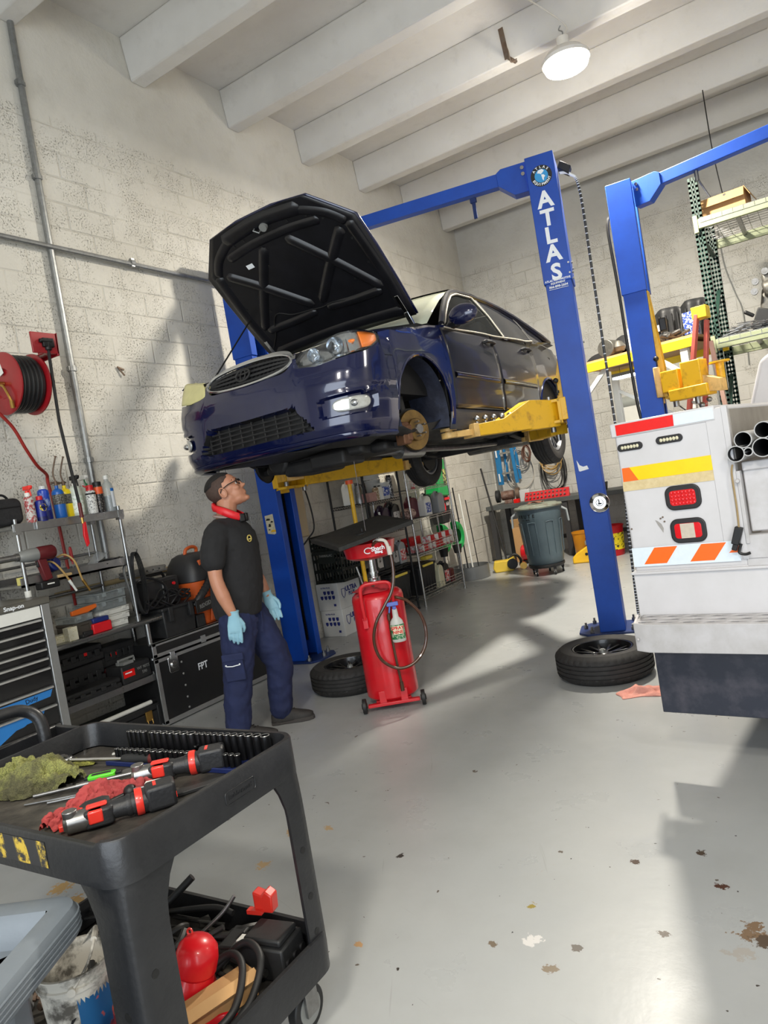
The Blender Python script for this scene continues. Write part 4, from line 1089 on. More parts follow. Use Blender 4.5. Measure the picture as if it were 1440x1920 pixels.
b = MB().box((-1.25, 0, .85), (.16, 1.2, .6), Matrix.Rotation(rad(-18), 3, 'Y'))
cpart('rear_bench', b, mat('grey_seat_fabric', (70, 68, 66), .85), bev=.03)
cpart('steering_wheel', MB().tube([V((.42, .36, .98))+Matrix.Rotation(rad(-65), 3, 'Y') @ V((.18*cos(t), .18*sin(t), 0)) for t in rng(0, 2*pi*.99, 28)], .014, 8, closed=True), M_in)
# ---- underbody ----
b = MB()
def hf(x, y):
    return .205+.02*sin(6*x+3*y)+.012*sin(17*x-9*y)+.01*sin(31*y+5*x)-.03*math.exp(-((x-1.3)**2)/.05)
b.loft([[V((x, y, hf(x, y)+(.05 if abs(y) > .70 else 0))) for y in rng(-.74, .74, 26)] for x in rng(-2.1, 2.0, 56)])
cpart('underbody', b, M_under, smooth=50)
b = MB()
b.loft([[V((x, y, .165+.012*sin(9*y+4*x)+(.03 if abs(y) > .55 else 0))) for y in rng(-.62, .62, 18)] for x in rng(1.55, 2.03, 8)])
cpart('splash_shield', b, M_plas, thick=.008)
b = MB(); b.bb(1.05, 1.55, -.42, .42, .10, .17).bb(1.2, 1.45, -.55, -.40, .09, .16).bb(1.2, 1.45, .4, .55, .09, .16).box((1.42, -.1, .09), (.32, .34, .10)).bb(.3, 1.05, -.12, .12, .13, .19)
cpart('subframe', b, M_under, bev=.03, seg=3)
cpart('oil_pan', MB().box((1.48, .15, .10), (.26, .30, .10)), M_under, bev=.02); cpart('gearbox_housing', MB().cyl((1.3, -.3, .16), (1.6, -.3, .16), .09), M_under, bev=.02)
b = MB().tube(curve([(1.3, .05, .12), (.9, .08, .14), (.2, .1, .15), (-.6, .12, .15), (-1.2, .2, .16), (-1.7, .3, .16)], 6), .028, 10).cyl((.2, .1, .15), (.55, .09, .15), .07).cyl((-1.75, -.35, .2), (-1.75, .4, .2), .09)
cpart('exhaust', b, M_steel)
b = MB().bar((-1.25, -.62, .16), (-1.25, .62, .16), .09, .07)
for s_ in (-1, 1): b.bar((-1.25, s_*.5, .15), (-.85, s_*.52, .2), .06, .05)
cpart('rear_axle', b, M_under, bev=.01)
for sg in (1, -1):
    b = MB().bar((1.30, sg*.35, .13), (1.30, sg*.68, .12), .10, .035).bar((1.1, sg*.4, .14), (1.3, sg*.66, .12), .05, .03).cyl((1.30, sg*.30, .22), (1.30, sg*.66, .20), .022).cyl((1.30, sg*.56, .2), (1.30, sg*.64, .2), .045).cyl((1.27, sg*.62, .22), (1.24, sg*.55, .75), .028).lathe([(.06, 0), (.055, .03), (.062, .06), (.055, .09), (.062, .12), (.03, .14)], (1.255, sg*.58, .45), 16)
    cpart('suspension', b, M_under)
    Mh = Matrix.Translation((1.30, sg*.70, .20)) @ Matrix.Rotation(sg*rad(-14), 4, 'Z') @ Matrix.Rotation(-sg*pi/2, 4, 'X')
    br_ = obj('brake_disc', MB().lathe([(.055, .0), (.137, .0), (.138, -.004), (.138, -.018), (.137, -.022), (.06, -.022)], n=48, caps=False).lathe([(.077, .0), (.077, .024), (.072, .028), (.0, .028)], n=32, caps=False), M_disc if sg > 0 else M_in, car); br_.matrix_local = Mh
    b = MB().lathe([(.034, .028), (.032, .05), (.0, .052)], n=24, caps=False)
    for i in range(5):
        a = 2*pi*i/5; b.cyl((.05*cos(a), .05*sin(a), .028), (.05*cos(a), .05*sin(a), .062), .0062, n=8)
    obj('hub', b, M_steel, br_)
    obj('brake_caliper', MB().box((sg*.11, .02, -.012), (.07, .15, .085)).box((sg*.085, .02, .026), (.05, .11, .02)), M_rustd if sg > 0 else M_in, br_, bev=.01)
    obj('dust_shield', MB().lathe([(.15, -.03), (.152, -.022), (.05, -.034)], n=36, caps=False), M_in, br_)
    rw = obj('rear_wheel', tyre_mesh(), M_tyre, car, smooth=30); rw.matrix_local = Matrix.Translation((-1.30, sg*.71, .17)) @ Matrix.Rotation(-sg*pi/2, 4, 'X')
    M_al2 = mat('dull_silver_alloy', (116, 118, 122), .35, .7)
    obj('rim', wheel_mesh(), M_al2, rw); obj('spokes', spoke_mesh(), M_al2, rw, bev=.003)
    obj('brake_drum', MB().cyl((0, 0, -.08), (0, 0, .02), .15, n=32), M_in, rw)
# ---- raised bonnet ----
ha = rad(42.8); hd = V((cos(ha), 0, sin(ha))); hn = V((-sin(ha), 0, cos(ha))); H0 = V((.95, 0, 1.05))
def HP(y, s_, o=0):
    w = hw(s_); c = -.02*(s_/1.1)**2*0
    return H0+hd*s_+V((0, y, 0))+hn*(o+.03*(1-(y/.7)**2)-.02*max(0, (s_-.85))/.25)
def hw(s_): return interp(s_, [0, .3, .6, .84, 1.0, 1.05, 1.09, 1.13], [.69, .70, .70, .69, .53, .48, .44, .12])
ss = [0, .1, .2, .3, .4, .5, .6, .7, .78, .84, .88, .92, .96, 1.0, 1.04, 1.07, 1.09, 1.11, 1.125]
cpart('bonnet', MB().loft([[HP(hw(s_)*(2*k/24-1), s_, .012) for k in range(25)] for s_ in ss]), M_paint, thick=.008, smooth=50)
hin = cpart('bonnet_lining', MB().loft([[HP((hw(s_)-.012)*(2*k/24-1), min(s_, 1.115), -.004) for k in range(25)] for s_ in ss]), M_hoodin, thick=.004, smooth=50)
b = MB()
def rib(pts, w=.034, h=.022):
    rows = []; C = curve([(p[0], p[1], 0) for p in pts], 8)
    for i, p in enumerate(C):
        d = C[min(i+1, len(C)-1)]-C[max(i-1, 0)]; d.normalize(); n_ = V((-d.y, d.x, 0))
        e = .35 if i in (0, len(C)-1) else 1
        rows.append([HP((p+n_*w*q*e).x, (p+n_*w*q*e).y, -.006-h*hh*e) for q, hh in ((-1.2, 0), (-.75, .8), (-.35, 1), (.35, 1), (.75, .8), (1.2, 0))])
    b.loft(rows)
for g in (1, -1):
    rib([(g*.10, .88), (g*.32, .61), (g*.56, .29)]); rib([(g*.035, .33), (g*.32, .61), (g*.53, .80)])
    rib([(g*.05, .28), (g*.28, .265), (g*.54, .27)], .03)
    rib([(g*.61, .08), (g*.625, .35), (g*.615, .62), (g*.60, .82)], .035, .016)
    rib([(g*.59, .82), (g*.5, .92), (g*.38, .99), (g*.3, 1.02)], .03, .016)
rib([(-.42, .90), (-.2, .925), (0, .93), (.2, .925), (.42, .90)], .03, .014)
rib([(-.35, 1.03), (0, 1.06), (.35, 1.03)], .045, .024)
rib([(-.62, .06), (0, .07), (.62, .06)], .04, .018)
obj('stiffening_ribs', b, M_hoodin, hin, smooth=60)
b = MB()
for y, s_ in ((-.3, .97), (-.2, .98), (.2, .98), (.35, .96), (.45, .9), (-.5, .9), (.56, .7), (-.57, .72), (.57, .5), (-.58, .5), (.2, .5), (-.2, .5), (.16, .74), (-.16, .74), (.4, .42), (-.4, .42)):
    b.cyl(HP(y, s_, -.004), HP(y, s_, -.012), .009, n=10)
SPLIT(obj('clip', b, M_in, hin))
obj('latch_striker', MB().cyl(HP(.03, 1.02, -.02), HP(.03, 1.02, -.05), .028, n=16).tube([HP(-.05, 1.03, -.02), HP(-.05, 1.03, -.05), HP(-.02, 1.0, -.05), HP(-.02, 1.0, -.02)], .005), M_grey, hin)
q = [HP(y, s_, -.0085) for y, s_ in ((-.33, .775), (-.27, .775), (-.27, .81), (-.33, .81))]
obj('bonnet_sticker', MB().add(q, [(0, 1, 2, 3)]), M_white, hin, smooth=0)
obj('washer_hose', MB().tube(curve([HP(y, s_, -.018) for y, s_ in ((-.62, .10), (-.5, .22), (-.42, .34), (-.35, .38), (-.25, .33), (-.12, .315), (.02, .30), (.12, .31), (.23, .29))], 6), .005), M_in, hin)
for sg in (1, -1):
    cpart('bonnet_hinge', MB().bar((.93, sg*.64, .94), HP(sg*.62, .05, -.02), .02, .035, up=(0, 1, 0)).bar(HP(sg*.62, .02, -.02), HP(sg*.62, .2, -.02), .03, .012), M_refl, bev=.002)
cpart('bonnet_prop', MB().tube([(1.86, -.60, .74), HP(-.60, .42, -.02)], .006), M_in)
cpart('wiper', MB().tube([(.93, .25, 1.0), (.97, -.1, 1.035), (.95, -.5, 1.01)], .009).tube([(.93, .62, .99), (.97, .3, 1.03), (.97, .05, 1.04)], .009), M_in)
# ---------------- the mechanic ----------------
def remesh(o, vox, smooth=6, disp=None):
    m = o.modifiers.new('r', 'REMESH'); m.mode = 'VOXEL'; m.voxel_size = vox; m.use_smooth_shade = True
    s_ = o.modifiers.new('sm', 'SMOOTH'); s_.factor = .5; s_.iterations = smooth
    if disp:
        tx = bpy.data.textures.new('folds', 'CLOUDS'); tx.noise_scale = disp[0]; tx.noise_depth = 2
        d = o.modifiers.new('d', 'DISPLACE'); d.texture = tx; d.strength = disp[1]; d.mid_level = .5
    return o
def limb(b, pts, rs, n=14, sub=4, sx=1):
    C = curve(pts, sub); R = []
    for i in range(len(C)):
        t = i/sub; k = min(int(t), len(rs)-2); f = t-k; R.append(rs[k]+(rs[k+1]-rs[k])*f)
    b.tube(C, R, n); b.ball(C[0], R[0]*.98); b.ball(C[-1], R[-1]*.98); return b
M_skin = mat('skin', (186, 132, 104), .5, n=(12, .45, (158, 96, 74), 5))
M_skin.node_tree.nodes['Principled BSDF'].inputs['Subsurface Weight'].default_value = .08
M_skin.node_tree.nodes['Principled BSDF'].inputs['Subsurface Radius'].default_value = (.02, .008, .004)
M_shirt = mat('black_tshirt', (26, 26, 28), .88, n=(8, .4, (42, 42, 44)), bump=(9, .5))
M_pants = mat('navy_work_trousers', (24, 32, 66), .85, n=(9, .5, (36, 48, 92), 5), bump=(10, .5))
M_glove = mat('light_blue_glove', (150, 196, 214), .5, n=(14, .4, (118, 168, 190)), bump=(22, .25))
M_hair = mat('short_black_hair', (22, 18, 17), .8, bump=(160, .6))
M_fade = mat('shaved_hair', (74, 56, 48), .75, n=(60, .6, (40, 30, 26)), bump=(200, .3))
M_shoe = mat('dark_work_shoe', (36, 34, 33), .7, n=(16, .5, (60, 54, 50)), bump=(60, .2))
M_sole = mat('shoe_sole', (62, 58, 56), .8)
me_ = thing('person', 'person in black t-shirt, navy cargo trousers and pale blue gloves looking up', 'person', (-3.36, 3.41, 0), rad(32))
b = MB()
# trunk and legs under the clothes, neck, arms
b.loft([[V((xc+rx*cos(t), ry*sin(t), z)) for t in [2*pi*i/24 for i in range(24)]] for z, xc, rx, ry in ((.80, -.03, .10, .14), (.95, -.02, .12, .145), (1.1, -.0, .125, .145), (1.25, .0, .125, .155), (1.36, -.005, .11, .17), (1.42, -.01, .08, .12), (1.46, -.005, .06, .07))], 0, True)
limb(b, [(-.03, -.09, .85), (-.08, -.11, .45), (-.13, -.12, .10)], [.09, .065, .045]); limb(b, [(.0, .09, .85), (.14, .12, .45), (.11, .14, .12)], [.09, .065, .045])
limb(b, [(-.012, 0, 1.40), (.0, 0, 1.48), (.015, 0, 1.56)], [.075, .066, .066])
limb(b, [(-.045, -.165, 1.345), (-.07, -.235, 1.22), (-.078, -.262, 1.09), (-.05, -.27, .97), (-.012, -.268, .85)], [.058, .050, .043, .044, .029])
limb(b, [(-.02, .165, 1.345), (.02, .24, 1.2), (.05, .262, 1.09), (.09, .25, .98), (.13, .22, .87)], [.056, .048, .043, .042, .029])
th = rad(27); hf_, hu_ = V((cos(th), 0, sin(th))), V((-sin(th), 0, cos(th)))
HO = V((.022, 0, 1.612)); HS = 1.09
def HH(f, s_, u): return HO+(hf_*f+V((0, s_, 0))+hu_*u)*HS
HM = Matrix((hf_, V((0, 1, 0)), hu_)).transposed()
def hb(f, s_, u, rf, rs, ru): b.ball(HH(f, s_, u), (rf*HS, rs*HS, ru*HS), 18, 12, 0, HM)
hb(-.012, 0, .038, .094, .076, .080); hb(.030, 0, .02, .068, .068, .085); hb(.042, 0, -.035, .056, .058, .062); hb(.040, 0, -.072, .048, .050, .036)
hb(.082, 0, -.098, .018, .024, .016); hb(.060, 0, -.088, .030, .034, .024); hb(-.005, 0, -.035, .06, .055, .05)
hb(.103, 0, -.022, .020, .012, .012); hb(.098, 0, -.002, .012, .010, .022); hb(.097, -.012, -.027, .010, .007, .007); hb(.097, .012, -.027, .010, .007, .007)
hb(.086, 0, .034, .014, .046, .010); hb(.092, 0, -.054, .010, .022, .006); hb(.090, 0, -.066, .010, .020, .007)
for s_ in (-1, 1): hb(.070, s_*.040, -.018, .022, .020, .018)
body = remesh(obj('body', b, M_skin, me_), .0058, 3)
for s_ in (-1, 1):
    e = MB(); e.ball(HH(-.003, s_*.077, -.002), (.020, .006, .031), 16, 10, 0, HM)
    e.tube([HH(-.003+.018*cos(t), s_*.083, .0+.029*sin(t)) for t in [2*pi*i/20 for i in range(20)]], .0045, 8, closed=True)
    e.tube([HH(.004+.010*cos(t), s_*.083, -.002+.016*sin(t)) for t in rng(-1.5, 2.2, 10)], .0035, 6)
    obj('ear', e, M_skin, me_)
    ey = MB().ball(HH(.079, s_*.030, .008), .0125)
    o = obj('eye', ey, mat('eye_white', (225, 220, 214), .2), me_)
    obj('iris', MB().ball(HH(.0875, s_*.031, .010), .0065), M_black, o)
# hair: dark top, clipped sides
b = MB(); rows = []
for i in range(17):
    v = -.10+1.67*i/16
    row = []
    for k in range(33):
        a = -pi+2*pi*k/32
        f, s_ = cos(a)*cos(v), sin(a)*cos(v)
        row.append((a, v))
    rows.append(row)
def hair(name, m, vmin, grow, vmax=pi/2):
    rows = []
    for i in range(13):
        row = []
        for k in range(36):
            a = -pi+2*pi*k/36
            lo = vmin(a); v = lo+(vmax-lo)*i/12
            g = grow*(1 if i else .2)
            row.append(HH(-.012+(.094+g)*cos(a)*cos(v), (.076+g)*sin(a)*cos(v), .038+(.080+g)*sin(v)))
        rows.append(row)
    return obj(name, MB().loft(rows, 0, True), m, me_, smooth=80)
hair('clipped_hair', M_fade, lambda a: .30 if abs(a) < .9 else (.18 if abs(a) < 1.35 else (-.95 if abs(a) > 1.75 else -.3)), .0045, .9)
hair('hair', M_hair, lambda a: .52 if abs(a) < .8 else (.62 if abs(a) < 1.9 else .35), .011)
obj('eyebrow', MB().tube([HH(.092, -.012, .034), HH(.088, -.03, .040), HH(.074, -.048, .034)], [.003, .005, .003], 6).tube([HH(.092, .012, .034), HH(.088, .03, .040), HH(.074, .048, .034)], [.003, .005, .003], 6), M_hair, me_)
bd = MB(); bd.ball(HH(.058, 0, -.090), (.040, .046, .030), 18, 10, 0, HM)
g = MB()
for s_ in (-1, 1):
    g.tube([HH(.100+.0*cos(t), s_*.033+.026*cos(t), .010+.019*sin(t)) for t in [2*pi*i/20 for i in range(20)]], .0028, 6, closed=True)
    g.tube([HH(.098, s_*.059, .016), HH(.05, s_*.079, .022), HH(-.0, s_*.085, .018), HH(-.025, s_*.082, .0)], .0034, 6)
g.tube([HH(.102, -.008, .012), HH(.106, 0, .016), HH(.102, .008, .012)], .0028, 6)
obj('glasses', g, M_black, me_)
# headset hanging round the neck
hs = MB()
R_ = [V((.022+.098*cos(a), .090*sin(a), 1.478-.052*cos(a)+.0)) for a in rng(rad(38), rad(322), 30)]
rows = []
for i, p in enumerate(R_):
    d = (p-V((.022, 0, p.z))).normalized(); t_ = i/30; w = .024+.008*abs(sin(t_*pi*3))
    rows.append([p-d*.004+V((0, 0, -w)), p+d*.010+V((0, 0, -w*.8)), p+d*.014, p+d*.010+V((0, 0, w*.8)), p-d*.004+V((0, 0, w))])
hs.loft(rows)
ns = obj('neck_headset', hs, mat('headset_red', (214, 30, 40), .4), me_, thick=.006, smooth=60)
obj('headset_cup', MB().box((.105, -.058, 1.432), (.04, .026, .055), Matrix.Rotation(.5, 3, 'Z')).box((.105, .058, 1.432), (.04, .026, .055), Matrix.Rotation(-.5, 3, 'Z')), M_black, ns, bev=.008)
# t-shirt with sleeves
b = MB()
b.loft([[V((xc+rx*cos(t)*(1.0), ry*sin(t), z)) for t in [2*pi*i/28 for i in range(28)]] for z, xc, rx, ry in ((.800, -.035, .150, .172), (.86, -.034, .160, .180), (.94, -.022, .172, .186), (1.02, -.010, .172, .186), (1.1, -.004, .168, .184), (1.18, .0, .166, .186), (1.26, .004, .165, .193), (1.33, .004, .156, .200), (1.38, -.004, .135, .190), (1.42, -.012, .105, .150), (1.448, -.012, .082, .105))], 0, True)
limb(b, [(-.045, -.155, 1.36), (-.07, -.225, 1.27), (-.078, -.25, 1.20)], [.084, .082, .080])
limb(b, [(-.01, .155, 1.36), (.02, .225, 1.27), (.035, .25, 1.20)], [.080, .074, .070])
b.add([V((-.035+.150*cos(t), .172*sin(t), .80)) for t in [2*pi*i/28 for i in range(28)]], [tuple(range(28))]); b.add([V((-.012+.082*cos(t), .105*sin(t), 1.448)) for t in [2*pi*i/28 for i in range(28)]], [tuple(range(28))])
sh = remesh(obj('t_shirt', b, M_shirt, me_), .009, 3, (.07, .013))
Mc = frame((.158, -.075, 1.285), (.42, -.9, .0), (-.1, 0, 1))
Mc = frame((.137, -.115, 1.285), V((.62, .78, 0)), (0, 0, 1))
lg = MB(); lg.tube([Mc @ V((.016*cos(t), .020*sin(t)+.01, .006)) for t in [2*pi*i/20 for i in range(20)]], .004, 6, closed=True); lg.box(Mc @ V((.006, .006, .006)), (.02, .02, .006)); 
obj('shirt_logo', lg, mat('logo_gold', (190, 170, 90), .6), me_)
obj('collar', MB().tube([V((-.002+.083*cos(t), .083*sin(t), 1.452-.02*cos(t))) for t in [2*pi*i/28 for i in range(28)]], .009, 8, closed=True), mat('pale_collar', (150, 130, 124), .8), me_)
# trousers
b = MB()
b.loft([[V((xc+rx*cos(t), ry*sin(t), z)) for t in [2*pi*i/28 for i in range(28)]] for z, xc, rx, ry in ((.66, -.02, .125, .165), (.74, -.025, .142, .172), (.80, -.03, .148, .170), (.87, -.03, .145, .165))], 0, True)
limb(b, [(-.035, -.088, .78), (-.055, -.10, .60), (-.085, -.11, .43), (-.115, -.118, .25), (-.135, -.12, .075)], [.120, .112, .096, .088, .080], 18)
limb(b, [(.02, .088, .78), (.09, .10, .60), (.145, .12, .43), (.125, .135, .27), (.105, .14, .105)], [.120, .110, .094, .086, .078], 18)
tr = remesh(obj('trousers', b, M_pants, me_), .011, 3, (.06, .02))
pk = obj('cargo_pocket', MB().box((-.075, -.208, .50), (.13, .03, .16), Matrix.Rotation(.1, 3, 'X')).box((-.072, -.222, .575), (.14, .02, .05)), M_pants, me_, bev=.012, seg=3)
obj('pocket_zip', MB().tube([(-.118, -.228, .525), (-.08, -.232, .521), (-.035, -.229, .525)], .0032, 6).ball((-.12, -.228, .53), .006).ball((-.033, -.229, .528), .006), M_white, pk)
# shoes
def shoe(cx, cy, rz, toe=0):
    M = Matrix.Translation((cx, cy, 0)) @ Matrix.Rotation(rz, 4, 'Z')
    P = [(-.085, .030, .050), (-.07, .038, .075), (-.02, .040, .095), (.04, .042, .085), (.10, .046, .064), (.15, .044, .052), (.185, .032, .040), (.20, .012, .030)]
    b = MB(); b.loft([[M @ V((x, w*cos(t), .022+max(0, sin(t))*h*.95+min(0, sin(t))*.012)) for t in [2*pi*i/18 for i in range(18)]] for x, w, h in P], 0, True)
    b.add([M @ V((P[0][0], P[0][1]*cos(t), .022+max(0, sin(t))*P[0][2])) for t in [2*pi*i/18 for i in range(18)]], [tuple(range(18))])
    o = obj('shoe', b, M_shoe, me_, sub=1, smooth=60)
    out = [(-.092, 0), (-.085, .030), (-.05, .038), (.0, .036), (.06, .042), (.12, .050), (.17, .044), (.20, .024), (.208, 0)]
    pl = out+[(x, -y) for x, y in out[::-1][1:-1]]
    obj('shoe_sole', MB().prism(pl, .0, .026, M), M_sole, o, bev=.004)
    obj('laces', MB().tube([M @ V((.03, -.02, .100)), M @ V((.05, .02, .098)), M @ V((.06, -.02, .092)), M @ V((.075, .02, .086))], .003), M_black, o)
shoe(-.09, -.12, -.05); shoe(.115, .14, .02)
# gloves: palm, four fingers and thumb
def glove(wr, dn, fw, side_, nm, curl=.12):
    """wr wrist, dn hand direction, fw direction of the thumb side, side_ = back-of-hand normal"""
    wr, dn, fw, nb = V(wr), V(dn).normalized(), V(fw).normalized(), V(side_).normalized()
    b = MB()
    P = lambda a, c, e=0: wr+dn*a+fw*c+nb*e
    pr = [[P(a, w*cos(t)+o, h*sin(t)) for t in [2*pi*i/16 for i in range(16)]] for a, w, h, o in ((-.035, .033, .031, 0), (-.01, .032, .028, 0), (.02, .040, .023, .002), (.055, .047, .021, .002), (.088, .045, .017, 0), (.102, .038, .012, 0))]
    b.loft(pr, 0, True); b.add(pr[0], [tuple(range(16))]); b.add(pr[-1], [tuple(range(16))])
    for i, (c, L, r) in enumerate(((.034, .078, .0115), (.011, .088, .0118), (-.012, .082, .0115), (-.034, .066, .0105))):
        k = curl+.07*i
        p0 = P(.088, c, 0); d1 = (dn*cos(k*.5)-nb*sin(k*.5)+fw*(c*1.2)).normalized(); d2 = (dn*cos(k*1.4)-nb*sin(k*1.4)).normalized(); d3 = (dn*cos(k*2.3)-nb*sin(k*2.3)).normalized()
        p1 = p0+d1*L*.48; p2 = p1+d2*L*.30; p3 = p2+d3*L*.22
        b.tube([p0-dn*.02, p0, p1, p2, p3], [r*1.05, r*1.05, r, r*.93, r*.75], 10); b.ball(p3, r*.78); b.ball(p1, r*1.02)
    t0 = P(.018, .030, -.004); t1 = P(.052, .052, -.012); t2 = P(.080, .056, -.020); t3 = P(.100, .050, -.028)
    b.tube([t0, t1, t2, t3], [.016, .0135, .0115, .009], 10); b.ball(t3, .0092); b.ball(t1, .0135)
    o = obj(nm, b, M_glove, me_); remesh(o, .0035, 2)
    obj('glove_cuff', MB().tube([P(-.034, .031*cos(t), .029*sin(t)) for t in [2*pi*i/18 for i in range(18)]], .0045, 6, closed=True), M_glove, o)
glove((-.008, -.268, .835), (-.10, .04, -1), (1, .15, -.1), (.1, -1, 0), 'glove')
glove((.132, .220, .865), (.25, -.1, -1), (1, .1, .2), (0, 1, 0), 'glove')
# ---------------- red waste-oil drain ----------------
M_rd = mat('drain_red_paint', (206, 22, 34), .3, n=(7, .45, (164, 14, 24), 5), coat=.4)
M_pan = mat('black_drain_tray', (24, 24, 24), .6, n=(30, .5, (60, 58, 54)), bump=(120, .25))
M_hb = mat('brown_oil_hose', (74, 42, 20), .3, n=(12, .4, (34, 22, 14)), coat=.5)
dr = thing('oil_drain', 'red wheeled waste oil drain with a wide black tray standing beside the mechanic', 'oil drain', (-2.64, 3.91, 0), rad(32))
TC = (.0, .175)
obj('tank', MB().lathe([(.0, .055), (.165, .06), (.178, .075), (.178, .735), (.172, .76), (.15, .78), (.06, .795), (.0, .80)], (TC[0], TC[1], 0), 48, caps=False), M_rd, dr, smooth=40)
obj('axle_frame', MB().bar((-.175, .0, .045), (.175, .0, .045), .035, .022).box((-.07, .02, .085), (.05, .03, .09)).box((.075, .02, .085), (.05, .03, .09)).bb(-.12, .12, .05, .32, .03, .055), M_rd, dr, bev=.004)
for s_ in (-1, 1): obj('caster', MB().cyl((s_*.185, 0, .05), (s_*.212, 0, .05), .05, n=24).cyl((s_*.18, 0, .05), (s_*.218, 0, .05), .02), M_blk, dr, bev=.004)
obj('rear_caster', MB().cyl((-.02, .33, .03), (.02, .33, .03), .03, n=16), M_blk, dr)
obj('push_handle', MB().tube(curve([(-.100, .0, .62), (-.102, -.005, .78), (-.085, .0, .845), (.0, .0, .856), (.09, .0, .845), (.105, -.005, .78), (.103, .0, .62)], 5), .012, 10).box((-.1, .012, .60), (.03, .03, .07)).box((.103, .012, .60), (.03, .03, .07)), M_rd, dr)
obj('lift_tube', MB().cyl((0, .17, .79), (0, .17, .86), .034).cyl((0, .17, .84), (0, .17, .875), .042).cyl((0, .17, .86), (0, .17, 1.02), .027).cyl((0, .17, .90), (0, .17, .915), .036).cyl((-.075, .14, .80), (-.105, .12, .97), .006), M_chr, dr)
obj('valve_collar', MB().cyl((0, .17, .80), (0, .17, .845), .045, n=20).cyl((-.05, .15, .81), (.05, .15, .81), .008), M_rust, dr)
obj('funnel_bowl', MB().lathe([(.0, .995), (.03, .998), (.13, 1.012), (.165, 1.03), (.182, 1.115), (.186, 1.122), (.176, 1.118), (.155, 1.04), (.03, 1.01)], (0, .17, 0), 48, caps=False), M_rd, dr, smooth=40)
# tray: shallow square set cornerwise, tilted towards the camera
Mt = Matrix.Translation((-.04, .17, 1.205)) @ Matrix.Rotation(rad(8.6), 4, 'X') @ Matrix.Rotation(rad(-6), 4, 'Y') @ Matrix.Rotation(rad(24), 4, 'Z')
b = MB(); N_ = 12; rows = []
for i in range(N_+1):
    rows.append([Mt @ V(((i/N_-.5)*.54, (j/N_-.5)*.54, .03*max(abs(i/N_-.5), abs(j/N_-.5))*2-.022)) for j in range(N_+1)])
b.loft(rows); tray = obj('tray', b, M_pan, dr, thick=.006)
e_ = .271; cs = [(-e_, -e_), (e_, -e_), (e_, e_), (-e_, e_)]
b = MB(); rows = [[Mt @ V((x*k, y*k, z)) for x, y in cs] for k, z in ((1, .008), (1.02, .006), (1.02, -.02), (.99, -.025))]
for i in range(3):
    for k in range(4): b.add([rows[i][k], rows[i][(k+1) % 4], rows[i+1][(k+1) % 4], rows[i+1][k]], [(0, 1, 2, 3)])
obj('tray_rim', b, M_pan, tray, thick=.004)
obj('tray_drain', MB().cyl(Mt @ V((0, 0, -.022)), Mt @ V((0, 0, -.012)), .04, n=20).cyl(Mt @ V((.02, .02, -.012)), Mt @ V((.02, .02, .01)), .008), M_blk, tray)
obj('dispensing_hose', MB().tube(curve([(.03, .0, 1.105), (.06, -.03, 1.13), (.11, -.035, 1.125), (.135, -.03, 1.08), (.14, -.035, .93), (.11, -.05, .80), (.04, -.06, .70), (-.03, -.065, .60), (-.062, -.06, .48), (-.035, -.06, .36), (.06, -.06, .285), (.17, -.05, .295), (.255, -.02, .37), (.288, .0, .48), (.27, .01, .60), (.20, .01, .70), (.14, -.0, .735), (.115, .01, .74)], 7), .0105, 10), M_hb, dr)
obj('hose_sleeve', MB().tube(curve([(.045, -.012, 1.128), (.08, -.035, 1.138), (.12, -.035, 1.12), (.134, -.032, 1.06)], 6), .012, 10).cyl((.134, -.032, 1.085), (.137, -.034, 1.03), .016), M_wire, dr)
obj('sight_tube', MB().tube(curve([(.105, -.0, .735), (.075, -.02, .68), (.06, -.02, .60), (.058, -.02, .4), (.07, -.02, .16)], 6), .0085, 8).cyl((.06, -.02, .60), (.06, -.02, .64), .013).cyl((.07, -.02, .12), (.07, -.02, .18), .013), M_hb, dr)
b = MB()
mm = frame((.045, -.0115, 1.085), (.985, .17, .05), (-.05, .0, 1))
for i, (ch) in enumerate(['Sbach', 'lifting']):
    addtext(b, ch, (.040, .024)[i], mm @ Matrix.Translation((.018, -.003-.024*i, .004)), off=.001)
b.tube([mm @ V((-.05+.025*cos(t), -.005+.018*sin(t), .004)) for t in rng(.6, 5.2, 14)], .0035, 6)
obj('brand_lettering', b, M_white, dr, smooth=0)
rag('shop_rag', 'crumpled red shop rag lying on top of the red oil drain', (-2.735, 4.02, .786), .24, .20, .09, mat('red_shop_rag', (176, 46, 52), .9, n=(16, .5, (130, 26, 34)), bump=(90, .3)), 5, .6)
# bottle helpers
def at_local(t, p): return Matrix.Translation(t.location) @ t.rotation_euler.to_matrix().to_4x4() @ V(p)
def trigger(b, z, mi=0, s_=1.0, c=(0, 0)):
    b.cyl((c[0], c[1], z), (c[0], c[1], z+.022*s_), .013*s_, mi=mi)
    b.box((c[0]+.008*s_, c[1], z+.038*s_), (.075*s_, .020*s_, .026*s_), None, mi)
    b.box((c[0]+.048*s_, c[1], z+.040*s_), (.014*s_, .016*s_, .018*s_), None, mi)
    b.bar((c[0]+.028*s_, c[1], z+.025*s_), (c[0]+.038*s_, c[1], z-.018*s_), .010*s_, .008*s_, up=(0, 1, 0), mi=mi)
    return b
M_gry = mat('grey_bottle_plastic', (190, 190, 184), .35, n=(30, .3, (150, 148, 140)))
pos = at_local(dr, (.105, -.052, .455))
sp = thing('spray_bottle', 'spray bottle with blue trigger hanging on the red oil drain', 'spray bottle', pos, rad(32)+pi)
obj('bottle', MB().lathe([(.0, 0), (.042, .002), (.046, .01), (.046, .115), (.040, .14), (.020, .165), (.018, .20), (.016, .22), (0, .22)], n=28, sy=.7), M_gry, sp)
